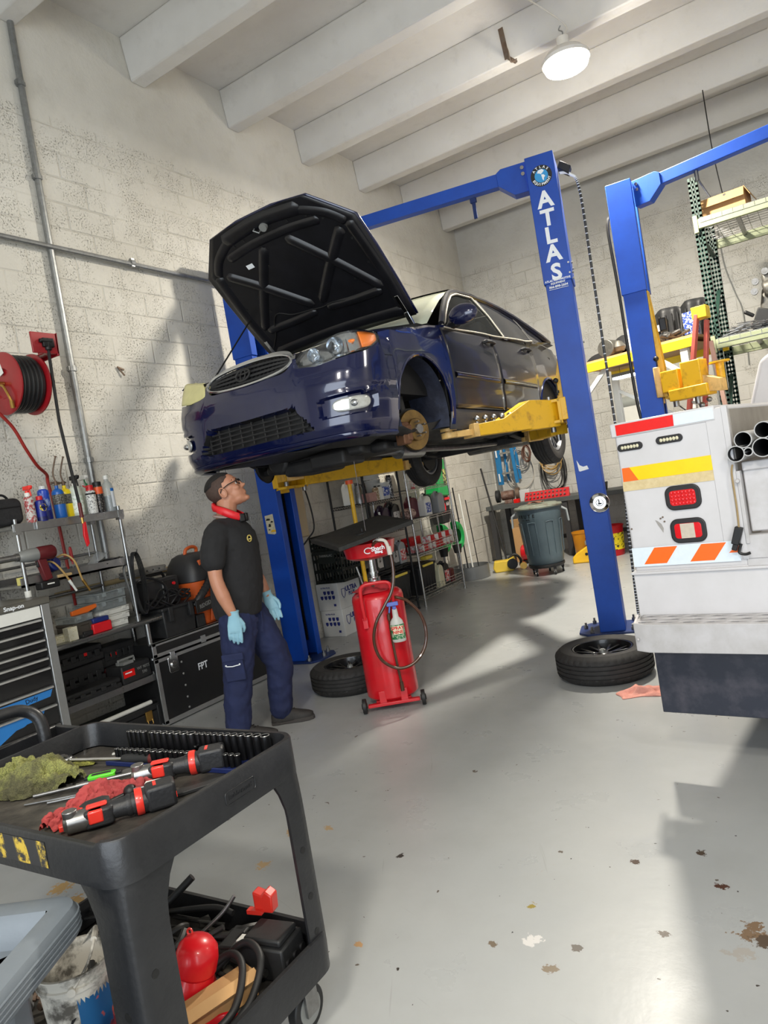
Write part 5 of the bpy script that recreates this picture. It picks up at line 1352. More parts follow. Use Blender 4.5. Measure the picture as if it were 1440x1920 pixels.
lb = obj('label', MB().lathe([(.0468, .022), (.0468, .118)], n=28, sy=.71, caps=False), [mat('label_green', (30, 110, 64), .5, n=(60, .5, (210, 214, 190), 2, .5, .52))], sp)
b = MB()
for i, s_ in enumerate(('SPRAY', 'NINE')): addtext(b, s_, .029, frame((0, .0338, .096-.027*i), (-1, 0, 0), (0, 0, 1)), off=.0012)
obj('label_text', b, mat('label_red', (200, 40, 26), .5), lb, smooth=0)
obj('label_band', MB().box((0, .0332, .083), (.066, .001, .055)), mat('label_cream', (226, 220, 190), .5), lb)
obj('trigger_head', trigger(MB(), .215), mat('trigger_blue', (90, 110, 190), .4), sp, bev=.003)
# thin stream of oil and the pole behind
t = thing('oil_stream', 'thin dark stream of oil falling from the car into the black tray', 'oil', (-2.745, 4.07, 1.182))
obj('stream', MB().cyl((0, 0, 0), (0, 0, .53), .0022, n=6), mat('fresh_oil', (60, 40, 20), .1), t)
# ---------------- left wall: reel, bench, shelf, chest, flight case ----------------
M_ss = mat('stainless_steel', (168, 170, 170), .26, .95, n=(12, .35, (110, 110, 108), 6), r2=.45)
M_alu = mat('aluminium_edge', (178, 180, 180), .35, .8, n=(20, .3, (130, 130, 128)))
M_rdr = mat('reel_red_paint', (150, 22, 30), .35, n=(8, .4, (110, 14, 20)), coat=.3)
M_brass = mat('brass', (190, 150, 80), .3, .9)
M_clearp = mat('clear_plastic', (190, 200, 202), .12, trans=.5, alpha=.55)
M_wl_ = mat('white_plastic', (222, 222, 216), .4)
M_case = mat('black_case_plastic', (25, 26, 28), .55, n=(14, .5, (46, 46, 46)), bump=(40, .1))
M_lblw = mat('white_label', (228, 228, 222), .55)
M_dkred = mat('dark_red_tool', (92, 20, 26), .45)
def arr(c, d, k, n=1): return [V(c)+V(d)*i for i in range(n)]
# hose reel with spool axis towards the room, slightly turned
t = thing('hose_reel', 'red air hose reel bolted to the left wall, black hose on its drum', 'hose reel', (-4.50, 2.90, 2.56), rad(-90))
Y_ = Matrix.Rotation(pi/2, 4, 'Y')
def disc(x, r, n=48): return MB().lathe([(.0, x-.003), (r*.45, x-.003), (r*.5, x+.008), (r*.9, x+.008), (r, x+.002), (r*1.01, x-.006), (r, x-.01)], n=n, M=Y_, caps=False)
obj('front_flange', disc(.14, .205), M_rdr, t, smooth=45, thick=.003); obj('rear_flange', disc(-.06, .205), M_rdr, t, smooth=45, thick=.003)
obj('drum_core', MB().cyl((-.05, 0, 0), (.13, 0, 0), .09, n=32), M_rdr, t)
b = MB()
for x in (-.03, .0, .03, .06, .09, .12): b.tube([(x, .17*cos(a), .17*sin(a)) for a in [2*pi*i/40 for i in range(40)]], .0155, 8, closed=True)
for x in (-.015, .015, .045, .075, .105): b.tube([(x, .178*cos(a), .178*sin(a)) for a in [2*pi*i/40 for i in range(40)]], .0145, 8, closed=True)
obj('wound_hose', b, M_hose, t)
obj('mounting_bracket', MB().bb(-.16, .10, -.255, -.245, -.14, .20).bb(-.10, -.085, -.25, .06, -.12, .14).bb(-.16, -.085, -.05, .16, .18, .19).bb(-.17, -.155, -.02, .20, .16, .31).bb(-.17, .02, .185, .20, .17, .31), M_rdr, t, bev=.004)
obj('hose_guide', MB().bb(-.13, -.05, .15, .22, .21, .27).cyl((-.09, .20, .27), (-.09, .20, .19), .022).cyl((-.12, .21, .25), (-.03, .21, .25), .014), M_black, t, bev=.004)
obj('swivel_fitting', MB().cyl((.14, 0, 0), (.19, 0, 0), .014).cyl((.175, 0, 0), (.175, -.10, .015), .011).tube(curve([(.175, 0, -.01), (.178, .05, -.03), (.18, .09, -.09), (.17, .10, -.14)], 5), .009).cyl((.17, .10, -.13), (.16, .085, -.175), .014), M_brass, t)
obj('reel_label', MB().box((.15, .0, .09), (.002, .05, .07), Matrix.Rotation(.3, 3, 'X')), M_lblw, t)
o = tag(obj('supply_hose', MB().tube(curve([V(p)-V((-4.5, 2.64, 2.5)) for p in ((-4.52, 2.60, 2.52), (-4.5, 2.68, 2.38), (-4.52, 2.78, 2.27), (-4.55, 2.86, 2.13), (-4.6, 2.95, 2.02), (-4.68, 3.06, 1.96), (-4.71, 3.08, 1.90), (-4.71, 3.10, 1.66), (-4.71, 3.12, 1.0))], 8), .0115, 8), mat('red_air_hose', (150, 36, 30), .45)), 'red supply hose hanging in a slack curve from the hose reel', 'air hose'); o.location = (-4.5, 2.64, 2.5)
t = thing('air_hose', 'black air hose hanging straight down from the reel with a red grip at its end', 'air hose', (-4.30, 2.99, 2.77))
obj('hose_run', MB().tube([(0, 0, 0), (-.01, -.01, -.5), (.03, -.0, -1.08)], .0105, 8), M_hose, t)
obj('hose_end', MB().cyl((.03, 0, -1.06), (.03, 0, -1.16), .013).cyl((.03, 0, -1.16), (.03, 0, -1.20), .009, mi=1), [mat('dark_red_rubber', (92, 26, 24), .5), M_brass], t)
obj('blow_gun', MB().prism([(0, 0), (.018, .01), (.02, -.14), (.0, -.16), (-.012, -.08)], -.009, .009, frame((.03, 0, -1.2), (0, 1, 0), (0, 0, 1))).cyl((.03, .006, -1.36), (.03, .006, -1.43), .004, mi=1), [mat('bright_red_plastic', (214, 26, 36), .35), M_steel], t, bev=.003)
# bench: lower table with tube legs, two shelves standing on it
t = thing('steel_workbench', 'stainless steel workbench against the left wall with a tool shelf standing on it', 'workbench', (-4.53, 3.0, 0))
bx0, bx1, by0, by1 = -.21, .19, -.47, .62
obj('worktop', MB().bb(bx0, bx1, by0, by1, .775, .81).tube([(bx1, by0, .792), (bx1, by1, .792)], .018, 10), M_ss, t, bev=.004)
for x, y in ((.17, .42), (-.18, .56), (.17, -.44), (-.18, -.44)):
    obj('leg', MB().cyl((x, y, .02), (x, y, .775), .019, n=16).cyl((x, y, 0), (x, y, .03), .024).cyl((x, y, .36), (x, y, .42), .024), M_ss, t)
obj('lower_shelf', MB().bb(bx0+.02, bx1-.02, by0+.04, by1-.1, .38, .40).bb(bx1-.03, bx1-.005, by0+.04, by1-.1, .355, .402), M_ss, t, bev=.003)
sh_ = obj('shelf_frame', MB(), M_ss, t) if False else None
for x, y in ((.165, .36), (-.17, .36), (.165, -.42), (-.17, -.42)):
    obj('shelf_post', MB().cyl((x, y, .81), (x, y, 1.66), .0125, n=12).cyl((x, y, .81), (x, y, .85), .018).bb(x-.02, x+.02, y-.02, y+.02, 1.56, 1.625), M_ss, t)
obj('upper_shelf', MB().bb(-.19, .18, -.45, .39, 1.60, 1.622).bb(.165, .182, -.45, .39, 1.575, 1.63).bb(.182, .20, -.30, .30, 1.575, 1.628), M_ss, t, bev=.003)
obj('middle_tray', MB().bb(-.19, .17, -.45, .39, 1.225, 1.24).bb(.155, .17, -.45, .39, 1.225, 1.285).bb(-.19, -.175, -.45, .39, 1.225, 1.285).bb(-.19, .17, .375, .39, 1.225, 1.285), M_ss, t, bev=.002)
obj('rear_crossbar', MB().cyl((-.17, -.42, 1.10), (-.17, .36, 1.10), .012).cyl((-.17, -.42, 1.35), (-.17, .36, 1.35), .010), M_ss, t)
obj('bench_caps', MB().cyl((.165, -.42, 1.16), (.165, -.42, 1.20), .02), M_wl_, t)
# ---- cans and bottles on the top shelf ----
def can(label, x, y, z, r, h, col, cap, group=None, dome=True, band=None, txt=None, name='spray_can', capr=.8, caph=.03):
    t = thing(name, label, 'spray can' if name == 'spray_can' else 'bottle', (x, y, z), 0, group)
    pr = [(.0, 0), (r*.96, .001), (r, .006), (r, h*.82), (r*.93, h*.87), (r*.55, h*.92), (r*.5, h*.93)] if dome else [(.0, 0), (r, .001), (r, h*.9), (r*.9, h*.93), (0, h*.93)]
    obj('can_body', MB().lathe(pr, n=28, caps=False), mat(*col), t)
    obj('cap', MB().lathe([(r*capr, h*.86), (r*capr, h*.86+caph), (r*capr*.9, h*.86+caph+.004), (0, h*.86+caph+.004)], n=20, caps=False), mat(*cap), t)
    if band:
        for i, (z0, z1, bc) in enumerate(band): obj('label_band', MB().lathe([(r+.0006, z0*h), (r+.0006, z1*h)], n=28, caps=False), mat(*bc), t)
    if txt:
        b = MB(); addtext(b, txt[0], txt[1], frame((r+.0008, 0, txt[2]*h), (0, 1, 0), (0, 0, 1)), off=.0005)
        obj('label_text', b, mat(*txt[3]), t, smooth=0)
    return t
xs_ = -4.42; zs = 1.6225
M_bag = mat('black_nylon_bag', (22, 22, 24), .7, n=(30, .4, (44, 44, 46)), bump=(60, .3))
t = thing('tool_bag', 'black zipped tool bag at the left end of the top shelf', 'bag', (-4.49, 2.53, zs))
b = MB().prism(rr(0, .09, .26, .17, .045), -.11, .11, frame((0, 0, 0), (0, 1, 0), (0, 0, 1)))
obj('bag_body', b, M_bag, t, bev=.02, seg=3)
obj('handle', MB().tube(curve([(.02, -.09, .175), (.03, -.04, .20), (.03, .05, .205), (.02, .09, .18)], 5), .008), M_bag, t)
obj('zip_line', MB().tube([(.112, -.11, .115), (.112, .11, .118)], .004), M_black, t)
BK = ('black_decal', (14, 14, 16), .5); WH = ('white_plastic', (222, 222, 216), .4)
t = can('small spray bottle with red and white trigger at the front of the top shelf', -4.37, 2.70, zs, .032, .19, ('red_white_label', (190, 186, 180), .4, 0, (60, .9, (150, 20, 24), 2, .48, .54)), WH, name='spray_bottle', capr=.6)
obj('trigger_head', trigger(MB(), .19, 0, 1.0), mat('trigger_red', (236, 50, 40), .35), t, bev=.003)
t = can('small blue spray can with a yellow round badge and red cap', -4.355, 2.765, zs, .033, .155, ('can_navy', (22, 34, 120), .3), ('cap_red', (190, 24, 34), .4), band=[(.05, .2, ('can_navy2', (16, 22, 80), .3))], capr=.62)
m = frame((.0335, .0, .09), (0, 1, 0), (0, 0, 1)); b = MB()
b.add([Matrix.Rotation(.0, 4, 'Z') @ V((.0338*cos(a_), .0338*sin(a_), .09+zz)) for a_, zz in [(1.0*cos(2*pi*i/24)*.75, .024*sin(2*pi*i/24)) for i in range(24)]], [tuple(range(24))])
obj('yellow_badge', b, mat('badge_yellow', (240, 214, 20), .4), t, smooth=0)
b = MB(); addtext(b, 'WD-40', .019, frame((.0362, 0, .09), (0, 1, 0), (0, 0, 1)), off=.0006); obj('badge_text', b, mat(*BK), t, smooth=0)
can('tall blue and white spray can behind the can with the yellow badge', -4.42, 2.84, zs, .036, .235, ('can_blue', (30, 70, 180), .25, 0, (20, .8, (190, 214, 236), 4, .52, .66)), ('cap_clearwhite', (210, 214, 216), .3), band=[(.0, .3, ('can_navy', (22, 34, 120), .3))], capr=.6)
can('thin red can standing behind the blue gas cylinder', -4.47, 2.90, zs, .014, .16, ('thin_red', (200, 60, 50), .4), BK)
def torch(label, y, col, x=xs_, h=.21, r=.039):
    t = thing('gas_cylinder', label, 'gas cylinder', (x, y, zs))
    obj('cylinder', MB().lathe([(0, 0), (r*.9, .002), (r, .01), (r, h*.86), (r*.86, h*.93), (r*.5, h*.98), (.012, h), (.012, h+.02), (0, h+.02)], n=28, caps=False), mat(*col), t)
    obj('wrap_label', MB().lathe([(r+.001, h*.48), (r+.001, h*.80)], n=28, caps=False), mat('torch_label', (120, 120, 112), .5, 0, (120, .9, (40, 34, 30), 2, .45, .55)), t)
    obj('torch_head', MB().cyl((0, 0, h+.02), (0, 0, h+.05), .012).cyl((0, -.03, h+.04), (0, .02, h+.04), .006).ball((0, -.034, h+.04), .010).tube(curve([(0, 0, h+.05), (-.005, -.005, h+.10), (.0, .01, h+.16), (0, .035, h+.22)], 5), [.0055]*15+[.009], 8), M_rust, t)
    return t
torch('blue gas torch cylinder with a burner pipe on the top shelf', 2.945, ('cyl_blue', (28, 92, 170), .3))
torch('yellow gas torch cylinder just right of the blue one', 3.035, ('cyl_yellow', (244, 214, 20), .3), x=-4.47)
t = can('white and green labelled spray bottle with black trigger', -4.44, 3.095, zs, .040, .235, ('pale_bottle', (204, 212, 198), .35), WH, band=[(.12, .62, ('green_white_label', (232, 236, 228), .5, 0, (70, .5, (120, 170, 110), 2, .5, .6)))], name='spray_bottle', capr=.4, caph=.03)
obj('trigger_head', trigger(MB(), .232, 0, 1.1), M_black, t, bev=.003)
t = can('white lubricant can with a red cap and a red straw', -4.385, 3.17, zs, .034, .19, ('can_white', (214, 214, 210), .35, 0, (90, .8, (60, 60, 64), 2, .52, .6)), ('cap_red', (190, 24, 34), .4), band=[(.74, .80, BK)], capr=.75, caph=.04)
obj('straw', MB().tube([(.02, -.03, .19), (.01, -.045, .20), (.0, -.05, .21)], .004), mat('cap_red', (190, 24, 34)), t)
t = can('white bottle with a green trigger behind the black can', -4.52, 3.22, zs, .036, .23, ('pale_bottle', (204, 212, 198), .35), WH, name='spray_bottle', capr=.4)
obj('trigger_head', trigger(MB(), .232, 0, 1.15), M_wl_, t, bev=.003); obj('trigger_lever', MB().bar((.03, 0, .26), (.045, 0, .21), .012, .01, up=(0, 1, 0)), mat('trigger_green', (20, 120, 70), .4), t)
can('black spray can with an orange band and black cap', -4.40, 3.245, zs, .033, .225, ('can_black', (28, 26, 28), .35, 0, (100, .5, (170, 160, 150), 2, .55, .62)), BK, band=[(.62, .84, ('orange_band', (226, 92, 40), .4))], capr=.9, caph=.03)
t = thing('clear_bottle', 'clear plastic bottle with white cap at the right end of the top shelf', 'bottle', (-4.41, 3.335, zs))
obj('bottle', MB().lathe([(0, 0), (.037, .002), (.039, .01), (.039, .18), (.034, .205), (.016, .228), (.016, .245), (0, .245)], n=28, caps=False), M_clearp, t)
obj('liquid', MB().lathe([(0, .004), (.035, .006), (.035, .12), (0, .12)], n=24, caps=False), mat('clear_liquid', (196, 200, 206), .1, trans=.6), t)
obj('cap', MB().cyl((0, 0, .24), (0, 0, .268), .018, n=20), M_wl_, t)
obj('paper_label', MB().add([V((.0398*cos(a), .0398*sin(a), z)) for z in (.035, .165) for a in rng(-.2, 1.4, 8)], [(i, i+1, i+10, i+9) for i in range(8)]), [mat('blue_white_label', (226, 232, 238), .5)], t)
obj('blue_band', MB().add([V((.0402*cos(a), .0402*sin(a), z)) for z in (.15, .172) for a in rng(-.2, 1.4, 8)], [(i, i+1, i+10, i+9) for i in range(8)]), mat('can_blue2', (40, 110, 190), .4), t)
# ---- middle tray: impact gun hanging at the front, gauge, belts ----
t = thing('impact_wrench', 'dark red cordless impact wrench hanging at the front of the middle tray', 'power tool', (-4.33, 2.66, 1.42), rad(90))
obj('anvil', MB().cyl((-.25, 0, 0), (-.12, 0, 0), .020, n=20).cyl((-.14, 0, 0), (-.10, 0, 0), .026), M_steel, t)
obj('gear_case', MB().lathe([(.026, -.12), (.036, -.10), (.043, -.04), (.043, .0)], M=Matrix.Rotation(pi/2, 4, 'Y'), n=24), M_grey, t)
obj('motor_housing', MB().lathe([(.043, 0), (.046, .02), (.046, .11), (.036, .125), (0, .125)], M=Matrix.Rotation(pi/2, 4, 'Y'), n=24, caps=False).prism([(-.01, -.03), (.05, -.03), (.075, -.17), (.025, -.18)], -.022, .022, FX), M_dkred, t, bev=.006)
obj('battery', MB().box((.04, 0, -.205), (.13, .075, .05)), M_black, t, bev=.008); obj('battery_mark', MB().box((.04, -.0385, -.20), (.05, .001, .008)), M_lblw, t)
obj('trigger', MB().box((-.002, 0, -.065), (.014, .02, .04)), M_black, t, bev=.004)
t = thing('funnel_cap', 'dark blue plastic cap lying in the middle tray behind the impact wrench', 'cap', (-4.40, 2.80, 1.335), 0, rot=(0, rad(70), .3))
obj('cap_body', MB().lathe([(0, -.025), (.048, -.025), (.052, -.015), (.052, .02), (.045, .028), (.03, .03), (.028, .045), (0, .045)], n=24, caps=False), mat('dark_blue_plastic', (30, 44, 110), .35), t)
for lab, pts, m_ in (('tan air gauge hose hooked over the tray edge ending in a brass tip', [(-4.42, 2.83, 1.36), (-4.38, 2.88, 1.385), (-4.335, 2.92, 1.33), (-4.33, 2.95, 1.2), (-4.33, 2.98, 1.14)], M_brass), ('white nozzle hose hooked over the middle tray edge', [(-4.42, 2.72, 1.34), (-4.36, 2.77, 1.355), (-4.332, 2.82, 1.28), (-4.33, 2.88, 1.16)], M_wl_)):
    t = thing('gauge_hose', lab, 'hose', pts[0]); P_ = [V(p)-V(pts[0]) for p in pts]
    obj('hose', MB().tube(curve(P_, 6), .0065), mat('tan_hose', (172, 140, 84), .4), t); d = (P_[-1]-P_[-2]).normalized()
    obj('hose_tip', MB().cyl(P_[-1]-d*.02, P_[-1]+d*.03, .008).cyl(P_[-1]-d*.06, P_[-1]-d*.02, .010, mi=0), [m_], t)
tr_ = MB(); rnd = random.Random(4)
for k in range(9):
    c = V((0, rnd.uniform(-.11, .11), 0)); pts = []
    for i in range(16): pts.append(c+V((rnd.uniform(.02, .05)*cos(i*.4+k)*1.6, .09*sin(i*.4+k), .004+.010*k*.5+rnd.uniform(0, .004))))
    tr_.tube(curve(pts, 3, True), .0045, 6, closed=True)
o = tag(obj('cable_bundle', tr_, M_hose), 'tangle of thin black test leads in the middle tray', 'cables'); o.location = (-4.44, 3.20, 1.245)
b = MB(); b.loft([[(x*.001+(.0 if 1 else 0), y, .02+.055*y/.13+.01*sin(40*x+9*y)) for y in rng(0, .15, 8)] for x in rng(-60, 60, 8)]); b = MB().loft([[V((x, y, .01+.10*(y/.15)+.012*sin(30*x+25*y))) for y in rng(0, .15, 8)] for x in rng(-.06, .06, 8)])
o = tag(obj('plastic_bag', b, mat('clear_bag', (200, 204, 206), .2, trans=.5, alpha=.5), thick=.001), 'clear plastic bag propped in the middle tray', 'bag'); o.location = (-4.42, 3.06, 1.245)
for i, (lab, x, y, sx, sy, sz, col, rz) in enumerate((('flat tan cardboard piece lying in the middle tray', -4.41, 2.90, .10, .22, .02, (200, 170, 120), .1), ('blue and white paper packet at the left of the middle tray', -4.40, 2.74, .06, .10, .02, (36, 56, 140), .5), ('small yellow printed box at the left end of the middle tray', -4.40, 2.575, .05, .04, .05, (216, 206, 120), 0), ('blue plug clip on the front edge of the middle tray', -4.38, 3.045, .03, .035, .02, (40, 150, 200), 0))):
    o = tag(obj(['cardboard_piece', 'paper_packet', 'small_box', 'plug_clip'][i], MB().box((0, 0, sz/2), (sx, sy, sz)), mat('small_item_%s' % 'abcd'[i], col, .6, n=(40, .3, tuple(c*.7 for c in col))), bev=.003), lab, 'small item'); o.location = (x, y, 1.2405); o.rotation_euler = (0, 0, rz)
o = tag(obj('screwdriver', MB().cyl((0, 0, 0), (0, 0, -.06), .003, mi=1).cyl((0, 0, 0), (0, 0, .02), .006).lathe([(.006, .02), (.013, .03), (.012, .1), (.008, .12), (0, .125)], n=10), [M_rdr, M_steel]), 'red-handled screwdriver stuck behind the air hose end', 'screwdriver'); o.location = (-4.47, 2.995, 1.305)
# ---- on the worktop ----
def clearcase(label, x, y, z, sx, sy, sz, rz=0, m=None, body=None, group='part organiser cases on the bench'):
    t = thing('organiser_case', label, 'organiser case', (x, y, z), rz, group)
    obj('case_base', MB().box((0, 0, sz*.4), (sx, sy, sz*.8)), m or M_clearp, t, bev=.006)
    obj('case_lid', MB().box((0, 0, sz*.9), (sx*1.02, sy*1.01, sz*.2)), m or M_clearp, t, bev=.004)
    b = MB()
    for i in range(5): b.box((sx*.2*(i % 2), -sy*.4+sy*.2*i, sz*.35), (sx*.3, sy*.12, sz*.4))
    obj('case_contents', b, body or mat('mixed_hardware', (120, 116, 108), .5, .4, n=(80, .7, (50, 46, 40))), t)
    b = MB()
    for yy in (-.3, .3): b.box((sx*.515, yy*sy, sz*.7), (.008, .03, sz*.45))
    SPLIT(obj('latch', b, m or M_clearp, t))
    return t
WHI = mat('white_case', (206, 206, 200), .4)
zt = .8105
for i, (lab, m_, sz) in enumerate((('lowest of the three white organiser cases on the bench', WHI, .045), ('middle one of the three white organiser cases on the bench', WHI, .045), ('topmost of the three white organiser cases on the bench', WHI, .042), ('clear organiser case, lower of the two stacked on the white ones', None, .065), ('clear organiser case with a pale lid on top of the case stack', None, .06))):
    clearcase(lab, -4.52+.01*(i % 2), 3.19+.012*(i % 3), zt, .22, .25, sz, .06*(i-2), m_); zt += sz+.0008
clearcase('dark grey small organiser case on the bench, left of the tall case stack', -4.47, 2.93, .8105, .2, .16, .10, 0, mat('smoked_case', (70, 66, 60), .3), group=None)
t = clearcase('low smoked organiser case stacked on the dark grey one', -4.47, 2.93, .912, .2, .15, .05, .1, group=None)
o = tag(obj('orange_scraper', MB().prism([(-.1, 0), (.02, .0), (.1, .02), (.1, .045), (0, .04), (-.1, .03)], -.012, .012, frame((0, 0, 0), (0, 1, 0), (0, 0, 1))), mat('orange_plastic', (222, 104, 28), .45), bev=.004), 'orange plastic tool lying on the smoked organiser case', 'tool'); o.location = (-4.42, 2.98, .963)
o = tag(obj('power_pack', MB().box((0, 0, .035), (.11, .15, .07)).box((.001, 0, .088), (.10, .13, .035), mi=1), [mat('bright_red_plastic', (214, 26, 36)), mat('dark_blue_plastic', (30, 44, 110))], bev=.008), 'small red box with a dark blue top standing on the bench', 'box'); o.location = (-4.40, 3.05, .8105)
for lab, x, y, sx, sy, sz in (('small white printed carton at the front edge of the bench by the tool chest', -4.385, 2.83, .06, .07, .09), ('low white tissue carton behind the other white carton on the bench', -4.45, 2.78, .08, .11, .05)):
    o = tag(obj('carton', MB().box((0, 0, sz/2), (sx, sy, sz)), mat('printed_carton', (220, 216, 196), .6, n=(90, .5, (170, 160, 60), 2, .55, .6)), bev=.002), lab, 'carton'); o.location = (x, y, .8105)
b = MB().box((0, 0, .012), (.05, .17, .02), Matrix.Rotation(.3, 3, 'Z')).cyl((-.02, -.06, .014), (.03, .10, .014), .009).box((.02, -.02, .02), (.03, .07, .03))
o = tag(obj('pliers', b, M_case, bev=.004), 'black hand tool lying at the front edge of the bench', 'tool'); o.location = (-4.385, 2.96, .8105)
# belts hanging at the right end of the shelf
t = thing('drive_belts', 'loop of black drive belts hung over the right shelf post above the bench', 'belts', (-4.35, 3.40, 1.30))
b = MB()
for k in range(4):
    o_ = .012*k
    b.loft([[V((o_+.0, .035*cos(a)*(1+.1*k), -.22+.225*sin(a)))+V((dx, 0, 0))+V((0, cos(a), sin(a)))*dr_ for dx, dr_ in ((-.004, 0), (.004, 0), (.004, .006), (-.004, .006), (-.004, 0))] for a in [2*pi*i/40 for i in range(41)]])
obj('belt_loops', b, M_blk, t)
obj('belt_hook', MB().tube([(-.02, 0, .0), (.05, 0, .01), (.06, 0, .03)], .004), M_steel, t)
o = tag(obj('coolant_hose', MB().tube(curve([V(p) for p in ((0, .0, 0), (.0, -.02, .2), (0, -.045, .36), (0, -.02, .44))], 6), .010).cyl((0, 0, 0), (0, 0, .03), .014), M_ss), 'silver braided hose leaning on the shelf post at the bench end', 'hose'); o.location = (-4.40, 3.385, .8105)
# ---- under the bench ----
t = thing('jump_starter', 'black boxed jump starter with a red label on the lower bench shelf', 'jump starter', (-4.44, 3.26, .401), .05)
obj('housing', MB().box((0, 0, .065), (.17, .26, .13)), M_case, t, bev=.01)
obj('top_handle', MB().tube([(0, -.08, .13), (0, -.08, .16), (0, .06, .16), (0, .06, .13)], .01).box((.02, -.04, .14), (.08, .09, .02)), M_grey, t)
obj('red_label', MB().box((.0855, -.07, .07), (.001, .10, .05)), M_red, t); obj('label_text', MB().box((.0862, -.075, .075), (.0008, .06, .008)), M_white, t)
b = MB(); addtext(b, 'WF 90TS', .03, frame((.0866, .06, .08), (0, 1, 0), (0, 0, 1))); addtext(b, '590', .03, frame((.0866, .065, .045), (0, 1, 0), (0, 0, 1)))
obj('chalk_writing', b, M_grey, t, smooth=0)
def hardcase(label, x, y, z, sx, sy, sz, m=M_case, rz=0, latch=True):
    t = thing('tool_case', label, 'tool case', (x, y, z), rz)
    obj('case_shell', MB().box((0, 0, sz*.25), (sx, sy, sz*.5)).box((0, 0, sz*.76), (sx*.98, sy*.98, sz*.46)), m, t, bev=.012, seg=3)
    b = MB()
    for k in rng(-.35, .35, 4): b.box((sx*.5, sy*k, sz*.5), (.012, .04, sz*.4))
    obj('case_latches', b, m, t, bev=.003)
    return t
hardcase('long flat black tool case at the front of the lower bench shelf', -4.41, 2.88, .401, .16, .46, .075)
hardcase('dark case with a red badge stacked at the back of the lower bench shelf', -4.60, 2.92, .401, .2, .40, .2)
hardcase('dark red power tool case at the back behind the jump starter', -4.63, 3.30, .401, .14, .3, .12, M_dkred)
t = hardcase('black case with a small red badge standing on the dark case', -4.60, 2.95, .603, .2, .36, .12); obj('red_badge', MB().box((.104, .02, .07), (.002, .05, .022)), M_red, t)
t = hardcase('black case resting on the dark red power tool case under the bench', -4.62, 3.28, .523, .16, .3, .15); obj('red_badge', MB().box((.084, -.05, .08), (.002, .05, .022)), M_red, t)
t = thing('rolling_tool_box', 'black tool box with a brass latch on the floor under the bench', 'tool box', (-4.50, 3.16, 0), .0)
obj('box_body', MB().box((0, 0, .07), (.26, .56, .14)), M_case, t, bev=.01); obj('box_lid', MB().box((0, 0, .165), (.27, .57, .045)), M_case, t, bev=.01)
obj('latch', MB().box((.14, .14, .12), (.012, .055, .07)).tube([(.142, .12, .1), (.15, .12, .06), (.15, .16, .06), (.142, .16, .1)], .004), M_brass, t, bev=.003)
obj('side_latch', MB().box((.135, .235, .1), (.02, .03, .15)), M_case, t, bev=.004)
o = tag(obj('white_tube', MB().cyl((0, -.25, 0), (0, .22, 0), .016, n=16).cyl((0, .22, 0), (0, .27, 0), .018, n=16, mi=1), [M_wl_, M_black]), 'long white plastic tube lying on the black tool box under the bench', 'tube'); o.location = (-4.39, 3.14, .2045)
# ---- tool chest ----
t = thing('tool_chest', 'black roller tool chest with silver drawer trims at the left picture edge', 'tool chest', (-4.02, 1.85, 0), 0)
M_chest = mat('tool_chest_black', (18, 18, 20), .25, n=(6, .3, (34, 34, 36)), coat=.5)
obj('chest_body', MB().bb(-.62, -.012, -.62, .62, .11, 1.10).bb(-.02, .0, .595, .635, .1, 1.13).bb(-.02, .0, -.635, -.595, .1, 1.13), M_chest, t, bev=.004)
obj('corner_trim', MB().bb(-.03, .006, .585, .64, .11, 1.13), M_alu, t, bev=.004); obj('corner_trim', MB().bb(-.03, .006, -.64, -.585, .11, 1.13), M_alu, t, bev=.004)
M_lid = mat('worn_chest_lid', (120, 118, 110), .35, .6, n=(8, .5, (80, 78, 72)))
obj('chest_top', MB().bb(-.64, .012, -.645, .645, 1.125, 1.168), M_lid, t, bev=.006)
b = MB(); addtext(b, 'Snap-on', .034, frame((.0135, .42, 1.146), (0, 1, 0), (0, 0, 1)), off=.0006, sx=1.1); obj('chest_badge', b, M_white, t, smooth=0)
obj('white_panel', MB().bb(-.012, .002, -.58, .58, 1.052, 1.122), M_wl_, t, bev=.002)
zz = [1.05, .99, .93, .875, .82, .762, .65, .54, .42, .30, .12]
for i in range(10):
    d_ = obj('drawer', MB().bb(-.012, -.001, -.578, .578, zz[i+1]+.004, zz[i]-.004), M_chest, t, bev=.002)
    obj('drawer_pull', MB().prism([(-.001, 0), (.012, -.004), (.014, -.014), (.006, -.016), (-.001, -.012)], -.57, .57, Matrix(((1, 0, 0, 0), (0, 0, 1, 0), (0, 1, 0, zz[i]-.004), (0, 0, 0, 1)))), M_alu, d_)
for x, y in ((-.1, -.55), (-.1, .55), (-.55, -.55), (-.55, .55)): obj('caster', MB().cyl((x-.02, y, .055), (x+.02, y, .055), .055, n=24).box((x, y, .10), (.06, .06, .02)), M_blk, t)
M_tape = mat('blue_painters_tape', (38, 118, 190), .6)
b = MB(); b.add([(.0012, y, z) for y, z in ((.24, .62), (.565, .625), (.545, .585), (.35, .578), (.25, .58))], [(0, 1, 2, 3, 4)]); o = obj('blue_tape', b, M_tape, t, smooth=0)
b = MB(); addtext(b, 'Dudy', .035, frame((.0018, .43, .602), (0, 1, .07), (0, -.07, 1))); obj('tape_writing', b, M_black, o, smooth=0)
b = MB(); b.add([(.0012, y, z) for y, z in ((.2, .53), (.50, .525), (.47, .48), (.38, .478), (.36, .47), (.2, .46), (.19, .5))], [tuple(range(7))]); b.add([(.0014, y, z) for y, z in ((.19, .46), (.33, .475), (.21, .42), (.18, .42))], [(0, 1, 2, 3)]); obj('blue_tape', b, M_tape, t, smooth=0)
